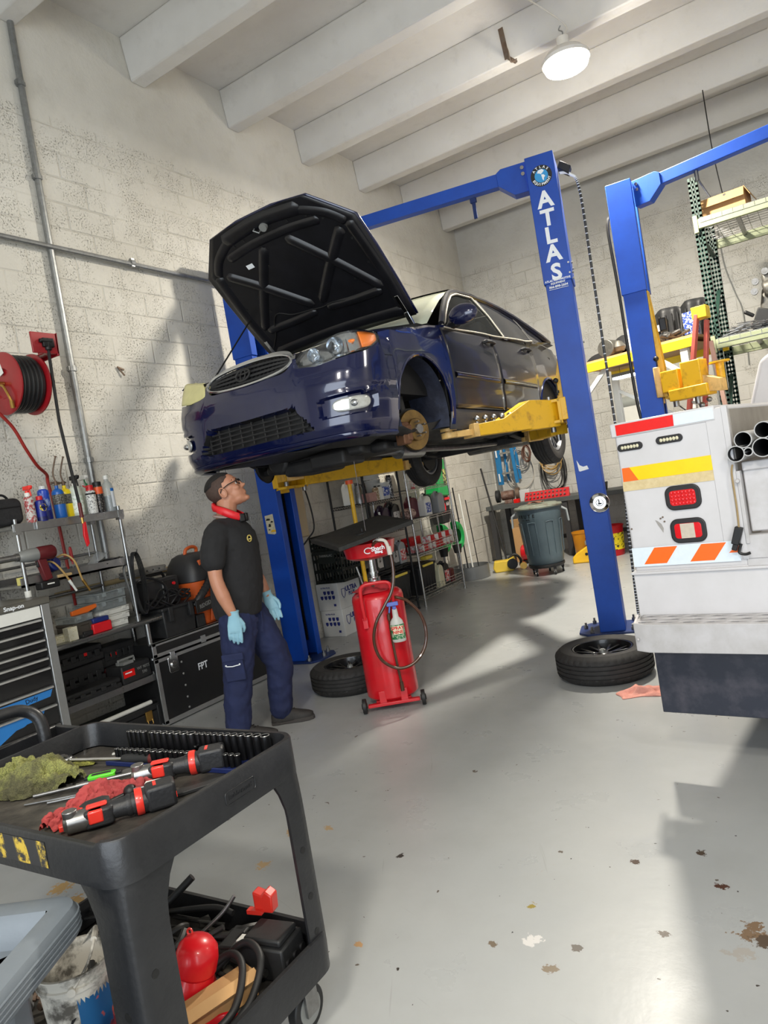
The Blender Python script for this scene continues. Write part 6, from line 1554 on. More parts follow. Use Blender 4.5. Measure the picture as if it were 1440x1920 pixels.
# ---- flight case and what stands on it ----
t = thing('flight_case', 'black flight case with silver edges lettered FPT, behind the mechanic', 'flight case', (-4.52, 4.0, 0))
M_fc = mat('black_laminate', (20, 21, 23), .4, n=(10, .4, (36, 36, 36)))
cy0, cy1, cx0, cx1 = -.60, .62, -.225, .20
obj('case_body', MB().bb(cx0, cx1, cy0, cy1, .02, .50), M_fc, t, bev=.003); obj('case_lid', MB().bb(cx0, cx1, cy0, cy1, .515, .615), M_fc, t, bev=.003)
e = .006
b = MB()
for z0, z1 in ((.01, .045), (.475, .50), (.515, .54), (.598, .622)): b.bb(cx1-.004, cx1+e, cy0-e, cy1+e, z0, z1)
for y0, y1 in ((cy0-e, cy0+.03), (cy1-.03, cy1+e)): b.bb(cx1-.004, cx1+e, y0, y1, .02, .50).bb(cx1-.004, cx1+e, y0, y1, .515, .62)
b.bb(cx1-.03, cx1+e, cy0-e, cy1+e, .61, .622)
obj('aluminium_edging', b, M_alu, t, bev=.002)
for y in (-.44, .30):
    l_ = obj('butterfly_latch', MB().prism(rr(y, .43, .095, .125, .02), cx1+.001, cx1+.010, frame((0, 0, 0), (0, 1, 0), (0, 0, 1))), M_chr, t, bev=.003)
    obj('latch_lever', MB().cyl((cx1+.010, y, .425), (cx1+.02, y, .425), .026, n=20).box((cx1+.018, y, .43), (.006, .04, .012)).box((cx1+.012, y, .50), (.01, .045, .05)), M_chr, l_, bev=.002)
obj('hinge_plate', MB().bb(cx1+.004, cx1+.010, -.14, -.09, .505, .56), M_alu, t)
for z in (.42, .33, .24, .15, .07): obj('rivet', MB().ball((cx1+.002, -.36, z), (.005, .009, .009), 10, 6), M_alu, t)
b = MB(); addtext(b, 'FPT', .075, frame((cx1+.0012, -.16, .33), (0, 1, 0), (0, 0, 1)), off=.0015, sx=.85); addtext(b, 'III', .07, frame((cx1+.0012, .085, .395), (0, 1, 0), (0, 0, 1)), off=.001)
obj('case_lettering', b, M_white, t, smooth=0)
t = thing('wet_dry_vacuum', 'orange and black wet and dry vacuum standing on the flight case', 'vacuum cleaner', (-4.52, 4.08, .6225), rad(10))
M_ov = mat('vacuum_orange', (206, 92, 34), .5, n=(7, .5, (150, 60, 22)), bump=(30, .05))
M_vb = mat('vacuum_black', (32, 32, 34), .5, n=(10, .4, (52, 52, 52)))
def rsec(z, sx, sy, r=.35): return [V((sx*abs(cos(t_))**.6*(1 if cos(t_) > 0 else -1), sy*abs(sin(t_))**.6*(1 if sin(t_) > 0 else -1), z)) for t_ in [2*pi*i/32 for i in range(32)]]
b = MB().loft([rsec(0, .14, .15), rsec(.02, .155, .165), rsec(.34, .175, .185), rsec(.36, .18, .19)], 0, True); obj('drum', b, M_ov, t, smooth=40)
obj('drum_panel', MB().prism([(-.08, .02), (.0, .02), (.03, .12), (.08, .16), (.08, .32), (-.03, .30), (-.05, .2)], .0, .012, frame((.158, 0, .0), (0, 1, 0), (.08, 0, 1))), M_ov, t, bev=.006)
b = MB().loft([rsec(.345, .17, .18), rsec(.36, .185, .195), rsec(.42, .185, .19), rsec(.50, .16, .165), rsec(.56, .12, .13), rsec(.58, .08, .09), rsec(.585, .01, .01)], 0, True); obj('motor_head', b, M_vb, t, smooth=40)
obj('side_latch', MB().bb(.165, .195, .04, .14, .28, .38), M_vb, t, bev=.008)
obj('carry_handle', MB().tube(curve([(.02, -.08, .575), (.03, -.07, .615), (.03, .0, .63), (.03, .06, .615), (.02, .07, .575)], 5), .014), M_ov, t); obj('orange_clip', MB().bb(.14, .16, -.10, -.06, .44, .52), M_ov, t, bev=.005)
obj('suction_hose', MB().tube(curve([(.02, .15, .56), (.12, .10, .54), (.18, .02, .42), (.20, -.08, .33), (.19, -.18, .25), (.15, -.24, .18)], 8), .030, 14), M_vb, t)
hr = MB()
C_ = curve([(.02, .15, .56), (.12, .10, .54), (.18, .02, .42), (.20, -.08, .33), (.19, -.18, .25), (.15, -.24, .18)], 8)
for i in range(2, len(C_)-1, 2):
    d = (C_[i+1]-C_[i]).normalized(); hr.cyl(C_[i]-d*.004, C_[i]+d*.004, .033, n=14)
obj('hose_ribs', hr, M_vb, t)
b = MB(); addtext(b, 'RIDGID', .045, frame((.205, -.17, .17), (0, 1, .1), (0, -.1, 1)), off=.001); obj('name_plate', MB().bb(.19, .203, -.28, -.06, .12, .22), M_black, t, bev=.004); obj('plate_lettering', b, M_grey, t, smooth=0)
t = thing('black_tote', 'black plastic bin overhanging the left end of the flight case', 'bin', (-4.44, 3.70, .6225), 0)
obj('bin_body', MB().box((0, 0, .11), (.26, .32, .22), None, 0, .9), M_case, t, bev=.01); obj('bin_rim', MB().bb(-.145, .145, -.175, .175, .205, .23), M_case, t, bev=.008)
obj('bin_clips', MB().bb(.13, .155, -.12, -.08, .12, .23).bb(.13, .155, .08, .12, .12, .23), M_case, t, bev=.003)
t = thing('welding_machine', 'black welding machine with a red knob and coiled leads on the black bin', 'welder', (-4.46, 3.63, .8535), .1)
obj('housing', MB().box((0, 0, .11), (.18, .34, .21)), M_vb, t, bev=.012); obj('front_panel', MB().box((.093, .06, .13), (.01, .15, .12)), M_black, t, bev=.004); obj('panel_frame', MB().box((.098, -.012, .13), (.008, .008, .13)).box((.098, .06, .07), (.006, .12, .006)), M_alu, t)
obj('red_knob', MB().cyl((.098, .10, .16), (.112, .10, .16), .012), mat('bright_red_plastic', (214, 26, 36)), t); obj('top_handle', MB().tube([(0, -.12, .21), (0, -.10, .25), (0, .1, .25), (0, .12, .21)], .012), M_black, t)
b = MB(); rnd = random.Random(9)
for k in range(6):
    pts = [(.12+.03*rnd.random(), -.19+.07*i+.02*rnd.random(), .02+.05*sin(i*1.1+k)+.012*k) for i in range(7)]; b.tube(curve(pts, 6), .0085, 8)
b.tube(curve([(.05, -.22, .2), (.12, -.12, .24), (.13, .02, .16), (.12, .03, .02), (.1, -.04, -.04)], 6), .01, 8)
o = tag(obj('welding_leads', b, M_hose), 'tangled black leads hanging in front of the welding machine', 'cables'); o.location = (-4.46, 3.60, .86)
t = hardcase('grey flat case lying on top of the welding machine', -4.52, 3.60, 1.115, .16, .34, .05, mat('dusty_grey_case', (110, 108, 104), .6))
t = thing('broom', 'wooden pole lying along the wall behind the vacuum', 'pole', (-4.66, 3.9, 1.1)) if False else None
cn = tag(obj('wall_pipe', MB().cyl((0, -.9, 0), (0, 1.0, 0), .02), mat('yellowed_pipe', (170, 150, 110), .5)), 'yellowish pipe fixed low along the wall behind the vacuum', 'pipe'); cn.location = (-4.738, 3.9, 1.10)
t = thing('socket_adapter', 'small black charger standing on the flight case right of the bin', 'charger', (-4.38, 3.93, .6225))
obj('charger_body', MB().box((0, 0, .05), (.07, .09, .10)), M_case, t, bev=.008)
# sheet metal cover and duct behind the mechanic, right of the flight case
t = thing('wall_bin', 'grey rounded plastic bag rolls hung on the wall behind the lift column', 'bag', (-4.66, 4.95, .9)) if False else None
t = thing('sheet_bundle', 'pale grey plastic sacks hanging on the wall left of the lift column', 'sacks', (-4.66, 4.86, .55))
M_sack = mat('pale_grey_sack', (168, 168, 164), .6, n=(5, .4, (130, 130, 128)), bump=(7, .5))
for z0, z1 in ((.0, .38), (.40, .78)): obj('sack', MB().lathe([(.0, z0), (.07, z0+.01), (.10, z0+.05), (.105, (z0+z1)/2), (.095, z1-.05), (.05, z1-.01), (0, z1)], n=20, sx=.7, sy=1.5, caps=False), M_sack, t)
obj('tie_strap', MB().tube([(.075*cos(a), .16*sin(a), .39) for a in [2*pi*i/20 for i in range(20)]], .012, 6, closed=True), mat('tan_hose', (172, 140, 84)), t)
# wall fixings
for lab, y, z in (('small bent black hook screwed to the left wall below the raised bonnet', 3.92, 2.77),):
    t = thing('wall_hook', lab, 'hook', (WX+.012, y, z)); obj('hook', MB().bar((0, -.03, .02), (0, .03, .0), .012, .012).bar((0, -.02, .01), (.01, .02, -.05), .01, .01), M_rust, t)
for i, (y, z) in enumerate(((3.13, 2.73), (3.14, 2.68), (3.125, 2.66), (3.15, 2.56))):
    o = tag(obj('wall_anchor', MB().box((0, 0, 0), (.012, .035-.008*i, .016)), M_black), ['topmost black anchor stub on the wall right of the hose reel', 'second black anchor stub on the wall right of the hose reel', 'tiny black anchor just under the second stub', 'lowest black anchor stub right of the reel drum'][i], 'anchor', 'anchor stubs beside the hose reel'); o.location = (WX+.006, y, z)
# ---------------- boxes, wire shelves and the back wall ----------------
M_cart = mat('white_carton', (206, 208, 208), .65, n=(6, .3, (176, 178, 178)))
M_navy = mat('print_navy', (28, 40, 120), .55); M_kraft = mat('kraft_cardboard', (192, 150, 100), .75, n=(8, .4, (160, 120, 76)))
M_wireb = mat('black_wire_shelf', (26, 26, 28), .4, .4); M_wirec = mat('chrome_wire_shelf', (190, 190, 188), .25, .95, n=(20, .3, (130, 130, 128)))
def carton_box(label, x, y, z, sx, sy, sz, rz=0):
    t = thing('printed_carton', label, 'box', (x, y, z), rz, 'printed cartons on the floor')
    obj('carton_body', MB().box((0, 0, sz/2), (sx, sy, sz)), M_cart, t, bev=.004)
    b = MB()
    def shield(cx, cz, w, m_):
        b.add([m_ @ V((cx+x_*w, cz+z_*w, .0008)) for x_, z_ in ((-.45, .5), (.45, .5), (.45, -.1), (.25, -.4), (0, -.55), (-.25, -.4), (-.45, -.1))], [tuple(range(7))], 0)
    F1 = frame((0, -sy/2-.001, sz/2), (1, 0, 0), (0, 0, 1))
    for j in range(2):
        for i in range(4):
            if not (i == 0 and j == 0): shield(-.085+.05*i+.006*j, .045-.052*j, .040, F1)
    b.add([F1 @ V((x_, y_, .0008)) for x_, y_ in ((.06, -.10), (.09, -.10), (.09, -.075), (.06, -.075))], [(0, 1, 2, 3)])
    addtext(b, 'ULTRA PLUS', .022, F1 @ Matrix.Translation((-.02, .098, .001)), 0, off=.0005)
    F2 = frame((sx/2+.001, 0, sz/2), (0, 1, 0), (0, 0, 1))
    addtext(b, 'ULTRA', .070, F2 @ Matrix.Translation((.03, .05, .001)), 0, off=.003); addtext(b, 'PLUS', .055, F2 @ Matrix.Translation((.03, -.005, .001)), 0, off=.002)
    for q in (1.0,): b.tube([F2 @ V((-.12+x_*.07, .02+z_*.09, .001)) for x_, z_ in ((-.45, .5), (.45, .5), (.45, -.1), (.25, -.4), (0, -.55), (-.25, -.4), (-.45, -.1))], .004, 4, closed=True)
    obj('carton_print', b, M_navy, t, smooth=0)
    return t
carton_box('lower white carton with blue shields standing on the floor by the wall', -4.60, 6.14, 0, .28, .42, .283, .0)
carton_box('upper white carton with blue shields under the black crate', -4.61, 6.135, .2835, .28, .42, .283, .02)
def crate(label, x, y, z, sx, sy, sz, txt=None, rz=0):
    t = thing('milk_crate', label, 'crate', (x, y, z), rz)
    b = MB(); w = .012
    b.box((0, 0, .008), (sx, sy, .016))
    for zz_ in (.0, .33, .66, .9):
        for s_ in (-1, 1):
            b.bb(-sx/2, sx/2, s_*sy/2-w/2, s_*sy/2+w/2, zz_*sz, zz_*sz+(.03 if zz_ < .9 else sz*.1)); b.bb(s_*sx/2-w/2, s_*sx/2+w/2, -sy/2, sy/2, zz_*sz, zz_*sz+(.03 if zz_ < .9 else sz*.1))
    for i in range(9):
        f = -.5+i/8
        for s_ in (-1, 1): b.bb(f*sx-.006, f*sx+.006, s_*sy/2-w/2, s_*sy/2+w/2, 0, sz*.95); b.bb(s_*sx/2-w/2, s_*sx/2+w/2, f*sy-.006, f*sy+.006, 0, sz*.95)
    b.bb(-sx*.3, sx*.3, -sy/2-.008, -sy/2, sz*.62, sz*.95)
    obj('crate_lattice', b, mat('crate_dark_green', (20, 28, 26), .5), t, smooth=0)
    if txt:
        q = MB(); addtext(q, txt, .034, frame((0, -sy/2-.009, sz*.86), (1, 0, 0), (0, 0, 1)), off=.001); obj('crate_lettering', q, M_grey, t, smooth=0)
    return t
crate('black milk crate with white lettering standing on the two white cartons', -4.56, 6.14, .568, .36, .38, .34, 'FARMALAC')
crate('second black milk crate stacked on the lettered one', -4.57, 6.15, .91, .36, .38, .16)
# wire shelving units
def wire_unit(name, label, x0, x1, y0, y1, H, levels, m, dens=.025, rails=()):
    t = thing(name, label, 'shelving', ((x0+x1)/2, (y0+y1)/2, 0))
    cx, cy = (x0+x1)/2, (y0+y1)/2; a, b_ = (x1-x0)/2, (y1-y0)/2
    for x in (-a, a):
        for y in (-b_, b_):
            q = MB().cyl((x, y, .01), (x, y, H), .0125, n=12).cyl((x, y, 0), (x, y, .02), .018)
            for k in range(int(H/.05)): q.cyl((x, y, .03+.05*k), (x, y, .034+.05*k), .0135, n=12)
            obj('post', q, m, t)
    for z in levels:
        q = MB()
        for zz_ in (z, z-.03):
            q.tube([(-a, -b_, zz_), (a, -b_, zz_), (a, b_, zz_), (-a, b_, zz_)], .0032, 6, closed=True)
        n = int(2*b_/dens)
        for k in range(1, n): y = -b_+2*b_*k/n; q.bar((-a, y, z+.002), (a, y, z+.002), .0035, .0035)
        for x in (-a, a):
            for k in range(int(2*b_/.05)):
                y = -b_+.05*k; q.bar((x, y, z), (x, y+.025, z-.03), .003, .003); q.bar((x, y+.025, z-.03), (x, min(b_, y+.05), z), .003, .003)
        obj('shelf', q, m, t, smooth=0)
        if z in rails:
            r_ = MB()
            for dz in (.035, .07, .105): r_.tube([(a+.004, -b_+.03, z+dz), (a+.004, b_-.03, z+dz)], .0028, 6)
            for k in range(12): y = -b_+.03+(2*b_-.06)*k/11; r_.bar((a+.004, y, z), (a+.004, y, z+.105), .003, .003)
            obj('front_rail', r_, m, t, smooth=0)
    return t
wire_unit('black_wire_shelf', 'black wire shelving unit against the left wall behind the oil drain', -4.70, -4.24, 6.38, 7.12, 1.83, (.14, .56, .98, 1.33, 1.76), M_wireb)
wire_unit('chrome_wire_shelf', 'chrome wire shelving unit with baskets, right of the black one', -4.70, -4.20, 7.22, 8.30, 1.83, (.11, .62, 1.03, 1.385, 1.73), M_wirec, .03, (.11, .62, 1.385, 1.73))
# item builders for the shelves
def jug(label, x, y, z, sx, sy, h, m, capm=None, rz=0, group=None, lab=None, name='oil_jug'):
    t = thing(name, label, 'jug', (x, y, z), rz, group)
    pr = [(-sy/2, 0), (sy/2, 0), (sy/2, h*.7), (sy*.42, h*.86), (sy*.12, h*.93), (-sy*.10, h*.93), (-sy*.40, h*.80), (-sy/2, h*.7)]
    obj('jug_body', MB().prism(pr, -sx/2, sx/2, frame((0, 0, 0), (0, 1, 0), (0, 0, 1))), m, t, bev=.012, seg=3)
    obj('jug_handle', MB().tube(curve([(0, -sy*.42, h*.72), (0, -sy*.40, h*.95), (0, -sy*.1, h*1.0), (0, -.02, h*.92)], 5), .012), m, t)
    obj('cap', MB().cyl((0, sy*.02, h*.92), (0, sy*.02, h), .02, n=16), capm or M_black, t)
    if lab: obj('jug_label', MB().bb(sx/2+.0005, sx/2+.0015, -sy*.38, sy*.38, h*.14, h*.62), lab, t)
    return t
M_lr = mat('label_red_white', (190, 40, 44), .5, n=(40, .9, (220, 216, 210), 2, .48, .52)); M_lb = mat('label_blue_white', (36, 66, 150), .5, n=(40, .8, (220, 224, 228), 2, .5, .56))
M_ls = mat('label_silver', (196, 196, 196), .3, .6, n=(24, .9, (24, 24, 26), 2, .48, .54)); M_mar = mat('maroon_plastic', (86, 20, 38), .4); M_bucketw = mat('white_bucket', (196, 198, 196), .45, n=(8, .3, (150, 150, 146)))
M_gry2 = mat('silver_grey_plastic', (150, 152, 154), .4)
def bucket(label, x, y, z, r, h, m, lab=None, rot=None, group=None):
    t = thing('bucket', label, 'bucket', (x, y, z), 0, group, rot)
    obj('bucket_wall', MB().lathe([(0, .003), (r*.85, .0), (r*.86, .004), (r, h), (r*1.04, h), (r*1.04, h-.02), (r*1.0, h-.022)], n=32, caps=False).lathe([(r*.97, h), (r*.83, .006), (0, .006)], n=32, caps=False), m, t)
    if lab: obj('bucket_label', MB().add([V(((r*.86+(r*.14)*z_/h+.002)*cos(a), (r*.86+(r*.14)*z_/h+.002)*sin(a), z_)) for z_ in (h*.2, h*.75) for a in rng(-1.2, .6, 10)], [(i, i+1, i+12, i+11) for i in range(10)]), lab, t)
    return t
# black unit: level 1.33
z1 = 1.3345
jug('white jug leaning at the left end of the upper black shelf', -4.5, 6.47, z1, .12, .16, .26, M_wl_, rz=.3)
o = tag(obj('polisher', MB().lathe([(0, 0), (.06, .0), (.062, .05), (.05, .09), (.045, .16), (.03, .2), (0, .2)], n=20), M_ss), 'steel canister on the upper black shelf behind the pink tin', 'canister'); o.location = (-4.42, 6.55, z1)
o = tag(obj('storage_tin', MB().box((0, 0, .05), (.10, .15, .10)), mat('pink_tin', (170, 128, 122), .5, n=(50, .5, (120, 80, 76))), bev=.004), 'small faded pink box at the front of the upper black shelf', 'box'); o.location = (-4.30, 6.56, z1)
for i, (lab, y, x, m_) in enumerate((('brown labelled tin beside the pink box', 6.70, -4.30, mat('tin_brown', (140, 116, 88), .4, .3, n=(60, .8, (220, 210, 190), 2, .5, .55))), ('pale bottle between the tin and the white bucket', 6.77, -4.29, M_wl_))):
    t = thing('tin', lab, 'tin', (x, y, z1)); obj('tin_body', MB().lathe([(0, 0), (.038, .001), (.038, .13), (.03, .145), (.015, .15), (0, .15)], n=20), m_, t); obj('cap', MB().cyl((0, 0, .15), (0, 0, .165), .014), M_black, t)
bucket('white bucket with a blue label on the upper black shelf', -4.33, 6.90, z1, .085, .19, M_bucketw, M_lb)
bucket('white bucket standing behind the labelled one on the upper black shelf', -4.47, 6.93, z1, .09, .24, M_bucketw)
bucket('empty white bucket upside down on top of the rear white bucket', -4.47, 6.92, 1.80, .09, .22, M_bucketw, None, (pi, 0, 0))
t = can('tall black and silver spray can at the right end of the upper black shelf', -4.32, 7.05, z1, .034, .27, ('can_blksilver', (60, 62, 66), .3, .5, (50, .8, (190, 190, 190), 2, .5, .55)), ('black_decal', (14, 14, 16)))
o = tag(obj('leaf_bag', MB().ball((0, 0, .12), (.12, .16, .12)), mat('dark_grey_bag', (60, 62, 66), .7, bump=(9, .6)), sub=1), 'dark grey padded bag behind the tins on the upper black shelf', 'bag'); o.location = (-4.55, 6.68, z1)
z2 = .9845
jug('dark purple motor oil jug on the middle black shelf', -4.36, 6.85, z2, .12, .17, .28, mat('dark_purple', (38, 18, 44), .3), lab=None)
jug('black motor oil jug with a bright silver label on the middle black shelf', -4.33, 7.02, z2, .12, .18, .30, mat('black_plastic', (18, 18, 20), .3), lab=M_ls)
o = tag(obj('white_bottle', MB().lathe([(0, 0), (.025, 0), (.025, .16), (.012, .19), (.012, .22), (0, .22)], n=16), M_wl_), 'slim white bottle at the left of the middle black shelf', 'bottle'); o.location = (-4.30, 6.70, z2)
z3 = .5645
for i, (lab, y, m_, lb_) in enumerate((('black jug with silver label, leftmost on the third black shelf', 6.52, M_case, M_ls), ('black jug second from the left on the third black shelf', 6.68, M_case, None), ('dark jug with pale handle on the third black shelf', 6.86, mat('dark_slate', (48, 54, 56), .4), M_ls), ('silver grey jug with red stripes at the right of the third black shelf', 7.03, M_gry2, M_lr))):
    jug(lab, -4.33, y, z3, .11, .145, .27, m_, lab=lb_)
def tote(label, x, y, z, sx, sy, h, lidm=None, handle=True):
    t = thing('storage_tote', label, 'storage tote', (x, y, z)); obj('tote_body', MB().box((0, 0, h/2), (sx, sy, h), None, 0, .88), M_case, t, bev=.012)
    b = MB()
    for k in rng(-.4, .4, 5): b.box((sx*.47, sy*k, h*.45), (.012, .012, h*.7))
    obj('tote_ribs', b, M_case, t, bev=.003)
    obj('tote_lid', MB().box((0, 0, h+.012), (sx*1.05, sy*1.04, .03)).box((0, 0, h+.03), (sx*.8, sy*.8, .02)), M_case, t, bev=.006)
    if handle: obj('yellow_clip', MB().box((sx*.53, 0, h+.012), (.03, sy*.6, .028)), mat('tote_yellow', (230, 206, 80), .45), t, bev=.006)
    return t
tote('black storage tote with yellow clip on the lowest black shelf', -4.44, 6.86, .1445, .36, .44, .30)
o = tag(obj('folded_fabric', MB().box((0, 0, .03), (.26, .36, .06)), M_black, bev=.02), 'folded black cloth lying on the black tote', 'cloth'); o.location = (-4.44, 6.86, .50)
o = tag(obj('cardboard_box', MB().box((0, 0, .06), (.16, .12, .12)), M_kraft, bev=.003), 'small cardboard box on the lowest black shelf beside the chrome shelf', 'box'); o.location = (-4.32, 6.60, .1445)
# chrome unit
zc = 1.3895
b_ = [('white sprayer bottle second from left on the top basket shelf', 7.42, M_wl_), ('white and red bottle on the top basket shelf', 7.54, mat('red_white_bottle', (214, 208, 204), .4, n=(20, .9, (190, 30, 34), 2, .5, .54))), ('pale bottle in the middle of the top basket shelf', 7.72, M_wl_), ('dark bottle behind the rails of the top basket shelf', 7.83, M_case), ('white trigger bottle right of the middle on the top basket shelf', 7.95, M_wl_), ('beige bottle at the right of the top basket shelf', 8.08, mat('beige_bottle', (200, 186, 168), .5))]
for lab, y, m_ in b_:
    t = thing('bottle', lab, 'bottle', (-4.30, y, zc)); obj('bottle_body', MB().lathe([(0, 0), (.034, .001), (.036, .01), (.035, .13), (.014, .17), (.014, .19), (0, .19)], n=18, caps=False), m_, t); obj('trigger_head', trigger(MB(), .185, 0, .8), M_black if m_ is M_wl_ else M_wl_, t, bev=.002)
zc = 1.0345
o = tag(obj('towel_roll', MB().ball((0, 0, .07), (.10, .12, .07)), mat('speckled_rags', (190, 160, 150), .9, n=(26, .9, (96, 72, 66), 4, .48, .56), bump=(30, .8)), sub=1), 'speckled bundle of rags at the left of the middle chrome shelf', 'rags'); o.location = (-4.34, 7.40, zc)
jug('maroon jug with an angular handle on the middle chrome shelf', -4.40, 7.60, zc, .11, .18, .27, M_mar)
jug('white jug with black cap on the middle chrome shelf', -4.30, 7.76, zc, .11, .17, .26, M_wl_, lab=M_lb)
jug('dark slate jug in the middle of the chrome shelf', -4.38, 7.93, zc, .11, .16, .27, mat('dark_slate', (48, 54, 56)))
jug('silver grey jug at the right of the middle chrome shelf', -4.29, 8.09, zc, .12, .17, .27, M_gry2, lab=None)
jug('dark plum bottle behind the rags on the middle chrome shelf', -4.58, 7.36, zc, .1, .13, .24, M_mar)
zc = .6245
rnd = random.Random(12); n_ = 0
for r_ in range(3):
    for k in range(9):
        y = 7.42+.098*k+rnd.uniform(-.008, .008); x = -4.27-.11*(r_ % 2); z = zc+(.085 if r_ == 2 else 0)
        if r_ == 2 and (k < 2): continue
        m_ = [mat('filter_red', (196, 28, 34), .45), mat('filter_white', (216, 214, 212), .45, n=(30, .8, (190, 40, 50), 2, .52, .56))][rnd.random() > .5]
        if n_ == 0: base = tag(obj('filter_carton', MB().box((0, 0, .04), (.085, .085, .08)), m_, bev=.003), 'small red and white printed filter carton on the lower chrome shelf', 'filter box', 'oil filter cartons on the chrome shelf'); o = base
        else:
            o = base.copy(); COL.objects.link(o)
            if m_ is not base.data.materials[0]:
                o.data = base.data.copy(); o.data.materials[0] = m_
        o.location = (x, y, z+.0005); o.rotation_euler = (0, 0, rnd.uniform(-.2, .2)); n_ += 1
o = tag(obj('parts_carton', MB().box((0, 0, .085), (.14, .26, .17)), mat('carton_red', (206, 26, 30), .5, n=(16, .6, (230, 220, 214), 2, .62, .66)), bev=.004), 'large bright red carton behind the filters on the lower chrome shelf', 'box'); o.location = (-4.52, 7.66, zc)
o = tag(obj('grey_bag', MB().ball((0, 0, .08), (.1, .12, .08)), mat('dark_grey_bag', (60, 62, 66)), sub=1), 'grey bag at the left of the lower chrome shelf behind the filters', 'bag'); o.location = (-4.55, 7.38, zc)
zc = .1145
tote('black tote with a yellow clip on the bottom chrome shelf', -4.45, 7.52, zc, .36, .42, .33)
jug('cream antifreeze jug on the bottom chrome shelf', -4.32, 7.85, zc, .11, .13, .30, mat('cream_plastic', (216, 212, 180), .45))
jug('black jug with a red label on the bottom chrome shelf', -4.33, 8.0, zc, .12, .15, .30, M_case, lab=M_lr)
o = tag(obj('tool_pouch', MB().box((0, 0, .09), (.2, .12, .18)), M_dkred, bev=.02), 'dark red pouch at the right end of the bottom chrome shelf', 'pouch'); o.location = (-4.38, 8.17, zc)
o = tag(obj('yellow_container', MB().box((0, 0, .05), (.10, .16, .05)), mat('tote_yellow', (230, 206, 80)), bev=.015), 'yellow plastic lid leaning on top of the black tote, bottom chrome shelf', 'lid'); o.location = (-4.36, 7.70, .47)
for i, (lab, x, y, z, sx, sy, sz) in enumerate((('open brown cardboard box on top of the chrome shelf', -4.46, 8.08, 1.7345, .34, .38, .2), ('small cardboard box on top of the chrome shelf, left of the open one', -4.42, 7.72, 1.7345, .2, .22, .12))):
    o = tag(obj('cardboard_box', MB().box((0, 0, sz/2), (sx, sy, sz)), M_kraft, bev=.003), lab, 'box'); o.location = (x, y, z)
# garden tools hung at the wall past the chrome shelf
M_green = mat('bright_green_plastic', (22, 150, 74), .35, n=(6, .4, (14, 106, 52)), coat=.3)
t = thing('green_jug_rack', 'tall bright green plastic tank hung on the left wall beyond the chrome shelf', 'plastic tank', (-4.62, 8.75, 1.20))
obj('tank_body', MB().prism([(-.14, .02), (.14, .0), (.16, .08), (.12, .16), (.13, .34), (.17, .40), (.17, .52), (-.15, .54), (-.17, .44), (-.12, .36), (-.13, .16), (-.16, .08)], -.10, .12, frame((0, 0, 0), (0, 1, 0), (0, 0, 1))), M_green, t, bev=.02, seg=3)
obj('tank_label', MB().bb(.121, .123, .02, .10, .16, .38), mat('tank_label', (200, 196, 120), .5, n=(26, .95, (24, 24, 22), 2, .45, .5)), t)
obj('black_base', MB().prism([(-.12, -.36), (.06, -.36), (.14, -.12), (.15, .0), (-.13, .0)], -.08, .10, frame((0, 0, 0), (0, 1, 0), (0, 0, 1))), M_case, t, bev=.015)
obj('red_latch', MB().tube([(.11, -.08+.035*cos(a), -.14+.06*sin(a)) for a in [2*pi*i/20 for i in range(20)]], .014, 8, closed=True).box((.105, .06, -.03), (.01, .14, .035)), mat('bright_red_plastic', (214, 26, 36)), t)
obj('maker_plate', MB().box((.108, .05, -.10), (.006, .08, .05)), M_ls, t)
def trimmer(label, y, x=-4.55, rz=0):
    t = thing('string_trimmer', label, 'garden tool', (x, y, .02), rz)
    obj('shaft', MB().cyl((0, 0, .0), (0, -.02, 1.0), .013), M_steel, t)
    pts = [(.22*cos(a), .22*sin(a)) for a in rng(rad(200), rad(400), 16)]
    rows = [[V((q*.05, .0+r_*cos(a), .62+r_*sin(a))) for a in rng(rad(-100), rad(90), 16)] for q, r_ in ((-1, .09), (-1, .19), (0, .21), (1, .19), (1, .09))]
    obj('guard', MB().loft(rows), M_green, t, thick=.006, smooth=60)
    obj('spool_head', MB().cyl((0, 0, .38), (0, .0, .50), .05, r1=.07, n=20), M_case, t)
    return t
trimmer('green string trimmer standing at the wall, left of the two', 8.55, -4.56); trimmer('green string trimmer standing at the wall, right one of the two', 8.85, -4.50)
t = thing('metal_tub', 'low round galvanised tub on the floor holding long poles', 'tub', (-4.42, 9.02, 0))
obj('tub_wall', MB().lathe([(0, .003), (.24, .0), (.25, .005), (.25, .18), (.255, .185), (.245, .185), (.24, .01), (0, .01)], n=36, caps=False), mat('tub_grey', (120, 122, 122), .5, .3), t)
for i, (lab, dx, dy, tx, ty, h, m_, r_) in enumerate((('thin steel pole standing in the tub, leftmost', -.12, -.1, -.18, -.05, 1.25, M_steel, .009), ('black pole standing in the tub', -.02, -.05, -.1, .02, 1.3, M_black, .010), ('white pole standing in the tub', .04, -.02, -.04, .06, 1.2, M_wl_, .011), ('thin black pole standing in the tub, rightmost', .1, .05, .03, .1, 1.1, M_black, .007))):
    o = tag(obj('pole', MB().cyl((dx, dy, .012), (tx, ty, h), r_, n=10), m_), lab, 'pole', 'poles standing in the tub'); o.location = (-4.42, 9.02, 0)
t = thing('broom', 'broom with dark pole leaning on the wall right of the metal tub', 'broom', (-4.20, 9.75, 0)); obj('pole', MB().cyl((.02, .0, .06), (-.32, .35, 1.5), .014, n=10), M_black, t); obj('brush_head', MB().box((.02, 0, .04), (.10, .30, .08)), M_case, t, bev=.01)
t = thing('yellow_pole_stand', 'yellow support pole standing behind the oil drain under the lift arm', 'support stand', (-3.63, 5.25, 0))
